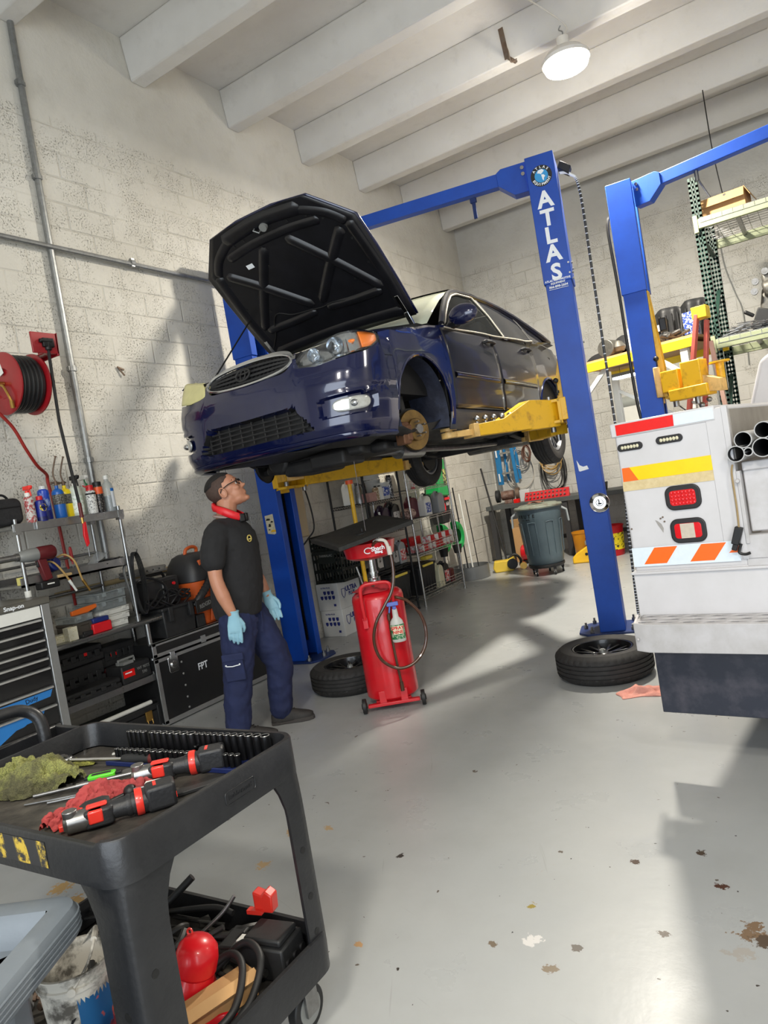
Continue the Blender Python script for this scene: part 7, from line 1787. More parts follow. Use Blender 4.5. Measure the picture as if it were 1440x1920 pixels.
obj('stand_pole', MB().cyl((0, 0, .02), (0, 0, 1.57), .019, n=14), M_yel, t); obj('stand_base', MB().cyl((0, 0, 0), (0, 0, .02), .12, n=20), M_yel, t); obj('stand_head', MB().cyl((0, 0, 1.55), (0, 0, 1.585), .035), mat('safety_orange', (240, 90, 40), .4), t)
# blue step ladder hung on the back corner
M_lad = mat('ladder_blue', (40, 130, 190), .45, n=(20, .3, (30, 96, 150)))
t = thing('step_ladder', 'blue fibreglass step ladder hanging in the back corner above the bench', 'ladder', (-4.46, 10.98, 1.18), rad(-8))
for x in (-.14, .16): obj('rail', MB().bar((x, 0, 0), (x*.75, .0, 1.5), .09 if x < 0 else .05, .035, up=(0, 1, 0)), M_lad, t, bev=.003)
for k in range(4): obj('rung', MB().box((.01, .02, .18+.33*k), (.28, .07, .03)), M_alu, t)
obj('rear_rail', MB().bar((-.05, .10, .05), (-.05, .10, 1.4), .04, .03).bar((.17, .10, .05), (.14, .10, 1.4), .04, .03), M_lad, t)
for z in (.12, .52): obj('rail_sticker', MB().box((-.13+.012*z, -.0005-.045, z), (.03, .001, .13)), M_white, t)
t = thing('wall_rail', 'red hook rail screwed to the back wall', 'hook rail', (-4.0, BY-.02, 1.80)); obj('rail_bar', MB().bb(-.5, .3, -.012, .012, -.03, .03), M_rdr, t); 
for x in (-.42, -.25, -.05, .2): obj('rail_hook', MB().tube([(x, -.01, .0), (x, -.06, -.02), (x, -.07, .02)], .006), M_steel, t)
def coil(label, x, z, rx, rz_, n, r_, m_, seed, y=BY-.06):
    rn = random.Random(seed); b = MB()
    for k in range(n):
        a_, b2 = rx*rn.uniform(.8, 1.1), rz_*rn.uniform(.8, 1.12); ox, oz = rn.uniform(-.03, .03), rn.uniform(-.02, .02)
        b.tube([(ox+a_*cos(t_)*(1-.15*sin(t_)), -.02*(k % 4)+rn.uniform(-.004, .004), -b2+b2*sin(t_)+oz) for t_ in [2*pi*i/28 for i in range(28)]], r_, 6, closed=True)
    o = tag(obj('cable_coil', b, m_), label, 'coiled cable'); o.location = (x, y, z); return o
coil('thin white cable coil hanging on the back wall', -4.22, 1.72, .13, .16, 3, .006, M_wire, 1); coil('large loose white cable loop hanging on the back wall', -4.25, 1.76, .22, .30, 2, .006, M_wire, 2, BY-.05)
coil('brown jumper leads hanging on the back wall, inside the white coil', -4.08, 1.74, .06, .13, 4, .010, mat('brown_leads', (96, 60, 44), .5), 3, BY-.12)
coil('tan and green extension cord coil hanging on the back wall', -3.70, 1.66, .14, .20, 7, .008, mat('tan_hose', (172, 140, 84)), 4, BY-.12); coil('black cable coil hanging lowest on the back wall beside the bench', -3.70, 1.68, .18, .34, 5, .008, M_hose, 5)
t = thing('spray_gun_hook', 'row of small black hooks on the back wall left of the lettered column', 'hooks', (-3.18, BY-.02, 1.24)); obj('hook_strip', MB().bb(-.14, .14, -.02, .01, -.02, .0), M_black, t)
for x in (-.1, -.02, .05, .1): obj('hook', MB().tube([(x, -.01, 0), (x, -.03, .02), (x, -.03, .06)], .007), M_black, t)
# work bench at the back wall
t = thing('grey_workbench', 'long grey workbench along the back wall', 'workbench', (-3.2, 10.72, 0))
obj('bench_top', MB().bb(-1.45, 1.5, -.38, .38, .82, .885), mat('bench_grey', (84, 88, 88), .5, n=(9, .5, (56, 58, 58))), t, bev=.004)
for x in (-1.38, -.2, 1.4):
    for y in (-.33, .33): obj('leg', MB().bb(x-.04, x+.04, y-.03, y+.03, 0, .82), mat('bench_leg_dark', (58, 58, 60), .5), t, bev=.003)
obj('crossbar', MB().bb(-1.38, 1.4, .28, .32, .2, .26), mat('bench_leg_dark', (58, 58, 60)), t)
t = thing('bench_grinder', 'rusty bench grinder standing at the left end of the grey workbench', 'bench grinder', (-4.36, 10.62, .8855), .2)
obj('motor', MB().cyl((-.10, 0, .13), (.10, 0, .13), .075, n=24).bb(-.06, .06, -.06, .06, 0, .06), mat('grinder_brown', (110, 70, 54), .4, .4, n=(14, .6, (180, 170, 160))), t, bev=.006)
for x in (-.16, .16): obj('wheel_guard', MB().cyl((x-.03, 0, .13), (x+.03, 0, .13), .10, n=24), M_rust if x > 0 else M_case, t, bev=.005)
o = tag(obj('white_carton', MB().box((0, 0, .09), (.16, .12, .18)), M_cart, bev=.003), 'small white carton on the grey workbench right of the grinder', 'box'); o.location = (-4.08, 10.66, .8855)
o = tag(obj('red_tin', MB().box((0, 0, .03), (.08, .08, .06)), M_red, bev=.003), 'tiny red tin in front of the white carton on the grey workbench', 'tin'); o.location = (-4.16, 10.45, .8855)
t = thing('socket_rack', 'red socket organiser rack standing on the grey workbench', 'socket rack', (-3.68, 10.48, .8855), .0)
obj('rack_body', MB().prism([(-.02, 0), (.06, 0), (.06, .13), (.045, .13)], -.36, .34, Matrix(((0, 0, 1, 0), (1, 0, 0, 0), (0, 1, 0, 0), (0, 0, 0, 1)))), M_rd, t, bev=.003)
base = None
for j in range(2):
    for i in range(11):
        p = (-.32+.06*i, -.012+.02*j*2, .035+.055*j)
        if base is None: base = tag(obj('socket', MB().cyl((0, 0, 0), (0, -.02, .012), .013, n=10), M_steel), 'small steel socket clipped to the red socket rack', 'socket', 'sockets on the red rack'); o = base
        else: o = base.copy(); COL.objects.link(o)
        o.location = V((-3.68, 10.48, .8855))+V(p)
o = tag(obj('black_bin', MB().box((0, 0, .06), (.34, .2, .12), None, 0, .9), M_case, bev=.006), 'black parts bin on the grey workbench beside the lettered column', 'bin'); o.location = (-2.98, 10.62, .8855)
# under the bench
t = thing('cardboard_carton', 'brown cardboard carton on the floor under the grey workbench', 'box', (-4.02, 10.35, 0)); obj('carton_body', MB().box((0, 0, .32), (.34, .4, .64)), M_kraft, t, bev=.003); obj('carton_flap', MB().box((0, -.21, .60), (.33, .02, .12), Matrix.Rotation(.3, 3, 'X')), M_kraft, t)
t = thing('red_air_compressor', 'small red compressor on the floor under the grey workbench', 'compressor', (-3.86, 10.0, 0)); obj('tank', MB().cyl((-.16, 0, .16), (.16, 0, .16), .12, n=24), M_rd, t, bev=.02); obj('motor', MB().cyl((-.08, 0, .34), (.06, 0, .34), .07, n=20).box((0, 0, .28), (.2, .12, .05)), M_chr, t); obj('front_badge', MB().box((.02, -.125, .20), (.16, .01, .06)), M_black, t); obj('foot', MB().bb(-.15, .15, -.08, .08, 0, .05), M_black, t)
t = thing('yellow_power_tool', 'yellow and black portable saw on the floor beside the trash can', 'power tool', (-4.02, 9.42, 0), .4)
obj('saw_body', MB().prism([(-.20, 0), (.05, 0), (.12, .10), (.08, .20), (-.02, .16), (-.20, .16), (-.23, .06)], -.08, .08, FX), mat('tool_yellow', (220, 186, 60), .4), t, bev=.015, seg=3); obj('saw_motor', MB().cyl((.05, -.1, .10), (.05, .1, .10), .075, n=20), M_case, t, bev=.01); obj('saw_grip', MB().tube(curve([(.0, 0, .17), (.1, 0, .22), (.17, 0, .14), (.16, 0, .05)], 5), .018), M_case, t); obj('battery', MB().cyl((.2, -.05, .05), (.2, .05, .05), .05), M_brass, t)
# grey wheeled trash can
t = thing('trash_can', 'large grey wheeled trash can with lid near the lettered column', 'trash can', (-3.28, 8.92, 0), rad(20))
M_tc = mat('trash_can_grey', (84, 100, 108), .42, n=(5, .4, (66, 80, 88), 5), bump=(50, .05))
obj('can_wall', MB().lathe([(0, .145), (.215, .145), (.225, .155), (.24, .24), (.27, .72), (.275, .73), (.285, .86), (.300, .865), (.300, .90), (.285, .90)], n=64, caps=False), M_tc, t, smooth=40)
b = MB()
for s_ in (-1, 1):
    a0 = 0 if s_ > 0 else pi
    b.tube([V((.29*cos(a0), -.07, .84)), V((.35*cos(a0), -.065, .80)), V((.36*cos(a0), -.06, .66)), V((.36*cos(a0), .06, .66)), V((.35*cos(a0), .065, .80)), V((.29*cos(a0), .07, .84))], .013, 8)
obj('can_handle', b, mat('handle_pale_grey', (150, 156, 158), .4), t)
b = MB()
for a in (rad(-115), rad(-65), rad(-20), rad(-160), rad(60), rad(120)):
    pts = [(a-.19, .28), (a-.19, .66), (a-.14, .70), (a+.14, .70), (a+.19, .66), (a+.19, .28)]
    b.tube(curve([V(((.243+.030*(z-.24)/.48+.004)*cos(q), (.243+.030*(z-.24)/.48+.004)*sin(q), z)) for q, z in pts], 4), .005, 6)
SPLIT(obj('moulded_panel', b, M_tc, t), .1)
b = MB(); m_ = None
for w_, sz, z in (('BRUTE', .060, .79), ('44 GAL', .022, .745)):
    for i, ch in enumerate(w_):
        a = rad(-128)+(i-(len(w_)-1)/2)*sz*.95/.285; addtext(b, ch, sz, frame((.2865*cos(a), .2865*sin(a), z), (-sin(a), cos(a), 0), (0, 0, 1)), off=.0015)
obj('can_lettering', b, M_black, t, smooth=0)
obj('can_lid', MB().lathe([(.308, .875), (.312, .89), (.305, .905), (.26, .91), (.24, .925), (0, .93)], n=48, caps=False), mat('dirty_lid', (118, 124, 112), .6, n=(7, .8, (82, 60, 44), 6, .5, .66)), t)
obj('dolly_base', MB().lathe([(0, .10), (.22, .10), (.235, .12), (.235, .145), (0, .145)], n=40, caps=False), M_case, t)
for k in range(5):
    a = rad(72*k+10); obj('caster', MB().cyl((.20*cos(a)-.012, .20*sin(a), .037), (.20*cos(a)+.012, .20*sin(a), .037), .037, n=20).box((.20*cos(a), .20*sin(a), .085), (.04, .03, .04)).cyl((.20*cos(a)-.014, .20*sin(a), .037), (.20*cos(a)+.014, .20*sin(a), .037), .018, mi=1), [M_blk, M_chr], t)
o = tag(obj('crumpled_rag', MB().loft([[V((x, y, .012+.02*abs(sin(23*x+31*y)))) for y in rng(-.05, .05, 8)] for x in rng(-.10, .10, 12)]), mat('rusty_rag', (134, 84, 66), .9, bump=(60, .5)), thick=.004), 'brown crumpled rag lying on the trash can lid', 'rag'); o.location = (-3.28, 8.86, .929)
# mop buckets
bucket('orange home-store bucket on the floor under the workbench right of the trash can', -3.12, 10.15, 0, .16, .37, mat('bucket_orange', (226, 150, 30), .45), M_lr)
o = thing('yellow_bucket', 'yellow bucket', 'bucket') if False else None
bucket('red bucket with a yellow warning label behind the yellow mop wringer', -2.72, 10.05, 0, .19, .42, mat('bucket_red', (190, 16, 30), .35), mat('label_yellow', (236, 214, 40), .5, n=(30, .95, (24, 24, 20), 2, .55, .6)))
t = thing('mop_wringer', 'yellow wedge shaped mop wringer with a tall black handle beside the lettered column', 'mop wringer', (-2.88, 9.66, 0), .1)
obj('wringer_body', MB().prism([(-.26, 0), (.28, 0), (.28, .17), (.10, .25), (-.02, .24), (-.20, .14), (-.26, .08)], -.13, .13, FX), mat('wringer_yellow', (240, 190, 40), .4, n=(12, .4, (200, 140, 30))), t, bev=.02, seg=3)
obj('handle', MB().tube(curve([(-.04, 0, .24), (-.05, 0, .55), (-.0, 0, .80), (.10, 0, .90)], 6), .015, mi=0), M_steel, t); obj('pivot_bolt', MB().cyl((-.06, -.135, .12), (-.06, -.13, .12), .02), M_black, t); obj('bracket', MB().box((-.04, 0, .26), (.07, .12, .05)), M_grey, t)
# red cabinet glimpsed between column and truck
t = thing('red_tool_cabinet', 'dark red tool cabinet against the back wall, seen between column and truck', 'tool cabinet', (-1.18, 10.6, 0)); obj('cabinet_body', MB().bb(-.45, .45, -.25, .3, .08, 1.25), M_rdr, t, bev=.008)
for k in range(6): obj('drawer', MB().bb(-.42, .42, -.262, -.252, .15+.18*k, .31+.18*k), M_rdr, t, bev=.004)
# ---- high yellow rack with parts ----
M_ply = mat('plywood', (206, 160, 110), .65, n=(5, .4, (170, 124, 80))); M_rky = mat('rack_yellow', (240, 204, 40), .4); M_chip = mat('chipboard_underside', (176, 140, 96), .7)
RK = (-1.62, 8.42, 0); RA = math.atan2(-.30, 1.2)
t = thing('yellow_parts_rack', 'tall yellow-edged plywood rack with parts on top, behind the plain blue column', 'rack', RK, RA)
obj('front_beam', MB().bb(-.85, .60, -.03, .0, 2.40, 2.50), M_rky, t, bev=.004); obj('rear_beam', MB().bb(-.85, .60, .88, .91, 2.36, 2.50), M_rky, t, bev=.004)
obj('plywood_deck', MB().bb(-.82, .59, -.02, .9, 2.498, 2.525), M_ply, t); obj('deck_underside', MB().bb(-.80, .58, .0, .88, 2.44, 2.452), M_chip, t)
for x in (-.80, .46):
    for y in (.02, .86): obj('upright', MB().bb(x-.04, x+.04, y-.03, y+.03, 0, 2.40), M_wl_, t, bev=.003)
obj('diagonal_brace', MB().bar((.46, .02, 2.1), (.10, .02, 2.42), .05, .03, up=(0, 1, 0)), M_wl_, t); obj('diagonal_brace', MB().bar((-.80, .02, 2.1), (-.45, .02, 2.42), .05, .03, up=(0, 1, 0)).bar((.46, .86, 1.4), (-.8, .86, 2.2), .04, .02, up=(0, 1, 0)), M_wl_, t)
RM = Matrix.Translation(RK) @ Matrix.Rotation(RA, 4, 'Z')
def onrack(o, p): o.location = RM @ V(p); o.rotation_euler = (0, 0, RA); return o
zr = 2.5255
rn = random.Random(3)
b = MB().loft([[V((x, y*.5, .012+.22*max(0, 1-((x)/.42)**2)*(1 if abs(y) < .3 else .4)*(.8+.3*sin(9*x))+.02*sin(19*y))) for y in rng(-.4, .4, 12)] for x in rng(-.42, .42, 18)])
onrack(tag(obj('black_plastic_cover', b, M_case, thick=.006, smooth=60), 'black plastic splash cover piled at the left end of the yellow rack', 'car part'), (-.45, .45, zr))
onrack(tag(obj('transmission_part', MB().cyl((0, -.12, .1), (0, .12, .1), .10, n=24).cyl((-.12, 0, .12), (.12, 0, .12), .05).lathe([(.06, 0), (.09, .05), (.04, .12)], (.1, 0, .04), 16), mat('cast_aluminium', (120, 118, 112), .45, .7, n=(20, .6, (70, 66, 60))), bev=.006), 'cast grey gearbox part at the front left of the yellow rack', 'car part'), (-.42, .12, zr+.001))
onrack(tag(obj('parts_box', MB().box((0, 0, .14), (.14, .2, .28)), M_cart, bev=.004), 'white upright box on the yellow rack behind the plain blue column', 'box'), (-.16, .3, zr))
def skid(label, p, w, h):
    t = thing('skid_panel', label, 'car part', RM @ V(p), RA)
    rows = [[V((x, .05+.03*sin(x*30)+.06*(z/h), .005+z)) for z in rng(0, h*(1-.12*(abs(x)/(w/2))**3), 8)] for x in rng(-w/2, w/2, 20)]
    obj('panel', MB().loft(rows), M_case, t, thick=.008, smooth=50)
    b = MB()
    for x in rng(-w*.4, w*.4, 4): b.bb(x-.008, x+.008, .02, .04, .03, h*.8)
    obj('panel_ribs', b, M_case, t); obj('panel_sticker', MB().box((-.1, .0, h*.5), (.05, .002, .07)), M_white, t)
    return t
skid('black ribbed engine cover standing on the yellow rack, left one', (.16, .35, zr), .34, .42); skid('black ribbed engine cover standing on the yellow rack, right one', (.40, .5, zr), .34, .46)
b = MB()
for k in range(16): p = V((rn.uniform(-.22, .22), rn.uniform(-.1, .1), .04+rn.uniform(0, .05))); d = V((rn.uniform(-1, 1), rn.uniform(-1, 1), rn.uniform(-.3, .3))).normalized()*.07; b.cyl(p-d, p+d, rn.uniform(.01, .025), n=8)
onrack(tag(obj('metal_scrap', b, mat('dark_metal_scrap', (60, 58, 56), .4, .7, n=(20, .7, (150, 148, 144)))), 'heap of dark metal parts in front of the engine covers', 'car parts', kind='stuff'), (.30, .14, zr))
onrack(tag(obj('blue_white_box', MB().box((0, 0, .13), (.12, .14, .26)), M_lb, bev=.004), 'blue and white box at the right end of the yellow rack', 'box'), (.50, .2, zr))
# fluorescent lamp under the rack and dispenser on the back wall
t = thing('strip_light', 'bright fluorescent strip light hanging below the yellow rack', 'lamp', RM @ V((-.32, .5, 2.30)), RA)
obj('light_housing', MB().bb(-.30, .30, -.07, .07, .02, .06), M_grey, t, bev=.004); obj('light_tube', MB().bb(-.30, .30, -.06, .06, -.005, .02), mat('tube_glow', (240, 248, 255), .4, emit=16), t, bev=.006); obj('suspension_wire', MB().cyl((-.22, 0, .06), (-.22, 0, .135), .002, n=6).cyl((.22, 0, .06), (.22, 0, .135), .002, n=6), M_black, t)
t = thing('towel_dispenser', 'white paper towel dispenser on the back wall between the two columns', 'dispenser', (-2.36, BY-.10, 1.98)); obj('dispenser_body', MB().bb(-.16, .16, -.08, .10, -.35, .10), M_wl_, t, bev=.02, seg=3); obj('dispenser_hood', MB().cyl((-.17, 0, .12), (.17, 0, .12), .10, n=24), mat('smoked_hood', (150, 154, 150), .3), t)
# orange-red wooden ladder
M_lr2 = mat('red_fibreglass', (196, 96, 84), .6, n=(14, .5, (156, 66, 56)))
t = thing('red_step_ladder', 'faded red step ladder with a yellow top leaning beside the green pallet rack', 'ladder', (-1.16, 7.86, 0), rad(-6))
obj('rail', MB().bar((-.36, 0, .0), (.19, .12, 2.66), .035, .10, up=(0, 1, 0)), M_lr2, t, bev=.004); obj('rail', MB().bar((-.18, .3, .0), (.26, .2, 2.6), .035, .09, up=(0, 1, 0)), M_lr2, t, bev=.004)
for k in range(6): f = .12+.14*k; obj('rung', MB().bar((-.36+.55*f, .12*f, 2.66*f), (-.18+.44*f, .3-.1*f, 2.6*f), .06, .02), M_alu, t)
obj('ladder_top', MB().bb(.15, .29, .08, .26, 2.62, 2.74), mat('ladder_yellow', (236, 196, 40), .45), t, bev=.006)
o = tag(obj('pink_board', MB().bb(-.02, .02, -.04, .04, 0, 2.4), mat('pale_pink_wood', (206, 168, 152), .7)), 'pale pink wooden batten standing behind the green rack upright', 'batten'); o.location = (-.72, 8.15, 0); o.rotation_euler = (0, rad(-4), 0)
# ---- pallet rack ----
M_prg = mat('rack_green', (34, 66, 56), .5, n=(10, .5, (24, 44, 38))); M_beam = mat('rack_beam_sage', (150, 158, 126), .5, n=(8, .5, (124, 128, 100)))
t = thing('pallet_rack', 'green pallet rack with sage beams and wire decks at the right picture edge', 'pallet rack', (-.86, 8.40, 0), 0)
def upright(x, y):
    b = MB(); b.bb(x-.045, x-.041, y-.035, y+.035, 0, 4.12).bb(x+.041, x+.045, y-.035, y+.035, 0, 4.12)
    z = .03
    b.bb(x-.045, x-.022, y-.037, y-.033, 0, 4.12).bb(x-.008, x+.008, y-.037, y-.033, 0, 4.12).bb(x+.022, x+.045, y-.037, y-.033, 0, 4.12)
    while z < 4.1:
        b.bb(x-.045, x+.045, y-.037, y-.033, z, z+.026); z += .051
    obj('upright', b, M_prg, t, smooth=0)
for x in (0, 2.6):
    upright(x, 0); upright(x, 1.05)
    b = MB()
    for z in (.5, 1.5, 2.5, 3.5): b.bar((x, 0, z), (x, 1.05, z+.6), .04, .03); b.bar((x, 0, z), (x, 1.05, z), .04, .03)
    obj('side_lacing', b, M_prg, t)
for z in (3.68, 2.42):
    for y in (-.05, 1.09): obj('rack_beam', MB().bb(.0, 2.6, y-.025, y+.025, z-.10, z).bb(-.045, .0, y-.03, y+.03, z-.14, z+.04), M_beam, t, bev=.005)
    b = MB()
    for k in range(26): x = .03+2.5*k/25; b.bar((x, -.05, z+.006), (x, 1.09, z+.006), .005, .005); b.bar((x, -.076, z+.006), (x, -.076, z-.05), .004, .004)
    for k in range(12): y = -.04+1.12*k/11; b.bar((.02, y, z+.010), (2.55, y, z+.010), .005, .005)
    b.bar((.02, -.078, z-.045), (2.55, -.078, z-.045), .004, .004)
    obj('wire_deck', b, M_steel, t, smooth=0)
    for x in (.35, .9, 1.5, 2.1): obj('deck_channel', MB().bb(x-.02, x+.02, -.02, 1.06, z-.045, z), M_steel, t)
RO = V((-.86, 8.40, 0))
t = thing('open_cardboard_box', 'open tan cardboard box on the top deck of the pallet rack', 'box', RO+V((.26, .25, 3.694)), -.12)
for n_, a in (('box_side', (-.21, .21, -.16, -.155, 0, .20)), ('box_side', (-.21, .21, .155, .16, 0, .20)), ('box_side', (-.21, -.205, -.16, .16, 0, .2)), ('box_side', (.205, .21, -.16, .16, 0, .20))): obj(n_, MB().bb(*a), M_kraft, t)
obj('box_flap', MB().box((0, -.19, .155), (.42, .005, .11), Matrix.Rotation(-.5, 3, 'X')), M_kraft, t); obj('box_flap', MB().box((.235, 0, .16), (.005, .32, .11), Matrix.Rotation(-.45, 3, 'Y')), M_kraft, t)
b = MB()
for k in range(12): p = V((rn.uniform(-.16, .16), rn.uniform(-.1, .1), .12+rn.uniform(0, .08))); d = V((rn.uniform(-1, 1), rn.uniform(-1, 1), rn.uniform(-.5, .8))).normalized()*.09; b.cyl(p-d, p+d, rn.uniform(.008, .02), n=8)
o = tag(obj('box_contents', b, mat('dark_metal_scrap', (60, 58, 56)), t), 'x', 'y'); del o['label']; del o['category']
o = tag(obj('black_tarp', MB().loft([[V((x, y, .008+.05*abs(sin(5*x+2))*(1-abs(y)/.4)+.04*max(0, x-.4))) for y in rng(-.35, .35, 10)] for x in rng(0, 1.4, 24)]), M_case, thick=.01, smooth=60), 'black rubber sheet lying on the top deck right of the cardboard box', 'sheet'); o.location = RO+V((.62, .45, 3.694))
# engine block and loose tools on the lower deck
M_cast = mat('cast_aluminium', (120, 118, 112)); 
t = thing('cylinder_head', 'dirty aluminium engine part with pulleys standing on the lower rack deck', 'engine part', RO+V((.58, .5, 2.434)))
obj('casting', MB().box((0, 0, .25), (.30, .35, .36), Matrix.Rotation(.2, 3, 'Y')).cyl((-.10, -.2, .42), (.1, -.2, .45), .09).box((-.02, -.15, .52), (.16, .16, .14)), M_cast, t, bev=.03, seg=3)
for i, (x, z) in enumerate(((-.16, .52), (-.06, .60), (.04, .56), (-.18, .42), (.02, .44))): obj('pulley', MB().cyl((x, -.26, z), (x, -.22, z), .035, n=18).cyl((x, -.265, z), (x, -.25, z), .015), M_steel, t)
obj('black_bracket', MB().box((-.14, -.2, .12), (.16, .12, .22), Matrix.Rotation(.4, 3, 'Y')).cyl((-.3, -.24, .24), (-.22, -.2, .18), .02), M_case, t, bev=.01)
b = MB(); rn = random.Random(8)
for k in range(70):
    p = V((rn.uniform(.08, .75), rn.uniform(.02, .45), .02+rn.uniform(0, .09))); a = rn.uniform(-.5, .9); L = rn.uniform(.06, .13); d = V((cos(a), sin(a)*.6, rn.uniform(-.15, .25)))*L
    b.bar(p-d, p+d, .016, .006); b.cyl(p+d-V((0, 0, .004)), p+d+V((0, 0, .004)), .016, n=8)
o = tag(obj('spanner_heap', b, M_steel), 'heap of loose spanners on the lower rack deck', 'spanners', kind='stuff'); o.location = RO+V((.0, 0, 2.434))
o = rag('shop_rag', 'bright pink rag lying on the heap of spanners', tuple(RO+V((.42, .33, 2.53))), .16, .12, .05, mat('bright_pink_rag', (214, 90, 140), .9), 8)
o = tag(obj('black_hose_part', MB().tube(curve([(0, 0, .03), (.1, .05, .06), (.2, .03, .04)], 6), .03), M_case), 'short fat black hose at the left of the lower rack deck', 'hose'); o.location = RO+V((.10, .62, 2.434))
o = tag(obj('extension_cable', MB().tube(curve([(0, 0, 0), (.02, 0, -.5), (.10, 0, -.9), (.16, 0, -1.2), (.14, 0, -1.9)], 8), .008), M_grey), 'thin grey cable running down the back wall behind the pallet rack', 'cable'); o.location = (-.92, BY-.02, 4.2)
o = tag(obj('hanging_cable', MB().tube(curve([(0, 0, 0), (.01, 0, -.7), (.05, 0, -1.25)], 6), .006), M_black), 'thin black cable hanging down above the cardboard box', 'cable'); o.location = (-.72, 9.4, 5.36)
# floor debris
# ---------------- foreground: black utility cart ----------------
M_ct = mat('cart_black_plastic', (26, 27, 30), .36, n=(7, .5, (48, 48, 50), 7, .45, .75), bump=(70, .10))
M_ctt = mat('cart_tray_worn', (38, 36, 34), .6, n=(4.5, .8, (100, 94, 86), 7, .46, .72), bump=(50, .15))
M_ycam = mat('yellow_black_paint', (44, 42, 40), .55, n=(11, .8, (190, 160, 60), 6, .47, .56))
X0, X1, Y0, Y1, ZR, ZT = -2.27, -1.335, .862, 1.487, .842, .765
CX, CY = (X0+X1)/2, (Y0+Y1)/2
ct = thing('utility_cart', 'black plastic two-shelf utility cart in the foreground, loaded with tools', 'cart', (CX, CY, 0))
def rrect(x0, x1, y0, y1, r, n=7):
    o_ = []
    for cx, cy, a0 in ((x1-r, y1-r, 0), (x0+r, y1-r, 90), (x0+r, y0+r, 180), (x1-r, y0+r, 270)):
        for k in range(n+1): a = rad(a0+90*k/n); o_.append((cx+r*cos(a)-CX, cy+r*sin(a)-CY))
    return o_
def tray(name, floorname, zr, zf, zb, m, mf, notch=None):
    b = MB(); R = [rrect(X0, X1, Y0, Y1, .065), rrect(X0+.003, X1-.003, Y0+.003, Y1-.003, .063), rrect(X0+.015, X1-.015, Y0+.015, Y1-.015, .053), rrect(X0+.030, X1-.030, Y0+.030, Y1-.030, .045)]
    prof = [(3, zb+.006), (0, zb), (0, zr-.006), (1, zr), (2, zr), (3, zf+.004)]
    rows = []
    for k, z in prof:
        row = []
        for x, y in R[k]:
            zz_ = z
            if notch and z >= zr-.01:
                wx, wy = x+CX, y+CY
                d = abs(wx-notch[0])
                if wy < Y0+.04 and d < .03: zz_ = z-.018*(1-d/.03)
            row.append(V((x, y, zz_)))
        rows.append(row)
    b.loft(rows, 0, True)
    o = obj(name, b, m, ct, smooth=50)
    obj(floorname, MB().prism(R[3], zb+.006, zf), mf, ct)
    return o
up_ = tray('upper_tray', 'upper_tray_floor', ZR, ZT, .742, M_ct, M_ctt, (-1.42, 0))
lo_ = tray('lower_tray', 'lower_tray_floor', .285, .205, .185, M_ct, M_ctt)
# paint smears and moulded badge on the rim
b = MB()
b.loft([[V((x-CX, Y0-CY-.0012, z)) for z in (.765, .79, .825)] for x in rng(-2.1, -1.56, 10)])
obj('painted_stripes', b, mat('worn_yellow_stripes', (44, 42, 40)), up_) if False else None
def stripes():
    g = G('worn_yellow_stripes'); P = g.tc.outputs['Object']; x, y, z = g.sep(P)
    s_ = g.math('FRACT', g.math('MULTIPLY', g.math('ADD', x, g.math('MULTIPLY', z, .15)), 11))
    k = g.math('MULTIPLY', g.mr(s_, .45, .55), g.mr(g.noise(P, 26, 6, .75), .46, .56))
    g.set('Base Color', g.mix(k, (42, 42, 44), (196, 166, 60))); g.set('Roughness', .5); return g.m
obj('painted_stripes', MB().loft([[V((x-CX, Y0-CY-.0012, z)) for z in (.762, .79, .822)] for x in rng(-2.12, -1.575, 10)]), stripes(), up_, smooth=0)
Mb = frame((X1-CX+.001, 1.235-CY, .790), (0, 1, 0), (0, 0, 1))
b = MB(); b.tube([Mb @ V((x, y, 0)) for x, y in rr(0, 0, .105, .032, .008)], .0012, 6, closed=True); addtext(b, 'Rubbermaid', .017, Mb, off=.0002)
obj('moulded_badge', b, M_ct, up_, smooth=0)
# legs: near right one is a wide curved post, others slimmer
def leg(x, y, sx, sy, w=.10, t_=.05):
    """L-shaped curved corner leg opening inwards, with bolt holes"""
    b = MB(); rows = []
    for z in rng(.205, .75, 12):
        k = abs((z-.205)/.545-.45); e = w*(1+.5*max(0, (z-.62)/.13)**2+.3*max(0, (.28-z)/.08)**2)
        rows.append([V((x-sx*px*e, y-sy*py*e, z)) for px, py in ((1.0, .02), (.75, .0), (.35, .0), (.12, .03), (.03, .12), (0, .35), (.0, .75), (.02, 1.0), (.12, 1.0), (.12, .4), (.2, .2), (.4, .12), (1.0, .12))])
    b.loft(rows, 0, True); o = obj('leg', b, M_ct, ct, smooth=50)
    h = MB()
    for z in (.30, .40, .53): h.cyl((x+sx*.001, y-sy*.045, z), (x-sx*.004, y-sy*.045, z), .0095, n=18)
    for z in (.33, .45): h.cyl((x-sx*.055, y+sy*.001, z), (x-sx*.055, y-sy*.004, z), .0105, n=18)
    for z in (): pass
    SPLIT(obj('bolt_hole', h, M_black, o), .012)
    return o
g0x, g1x, g0y, g1y = X0-CX+.012, X1-CX-.012, Y0-CY+.012, Y1-CY-.012
nl = leg(g1x, g0y, 1, -1, .105); obj('red_bolt_head', MB().cyl((g1x+.001, g0y+.03, .385), (g1x-.002, g0y+.03, .385), .009, n=16), M_rd, nl)
leg(g1x, g1y, 1, 1, .075); leg(g0x, g0y, -1, -1, .09); leg(g0x, g1y, -1, 1, .09)
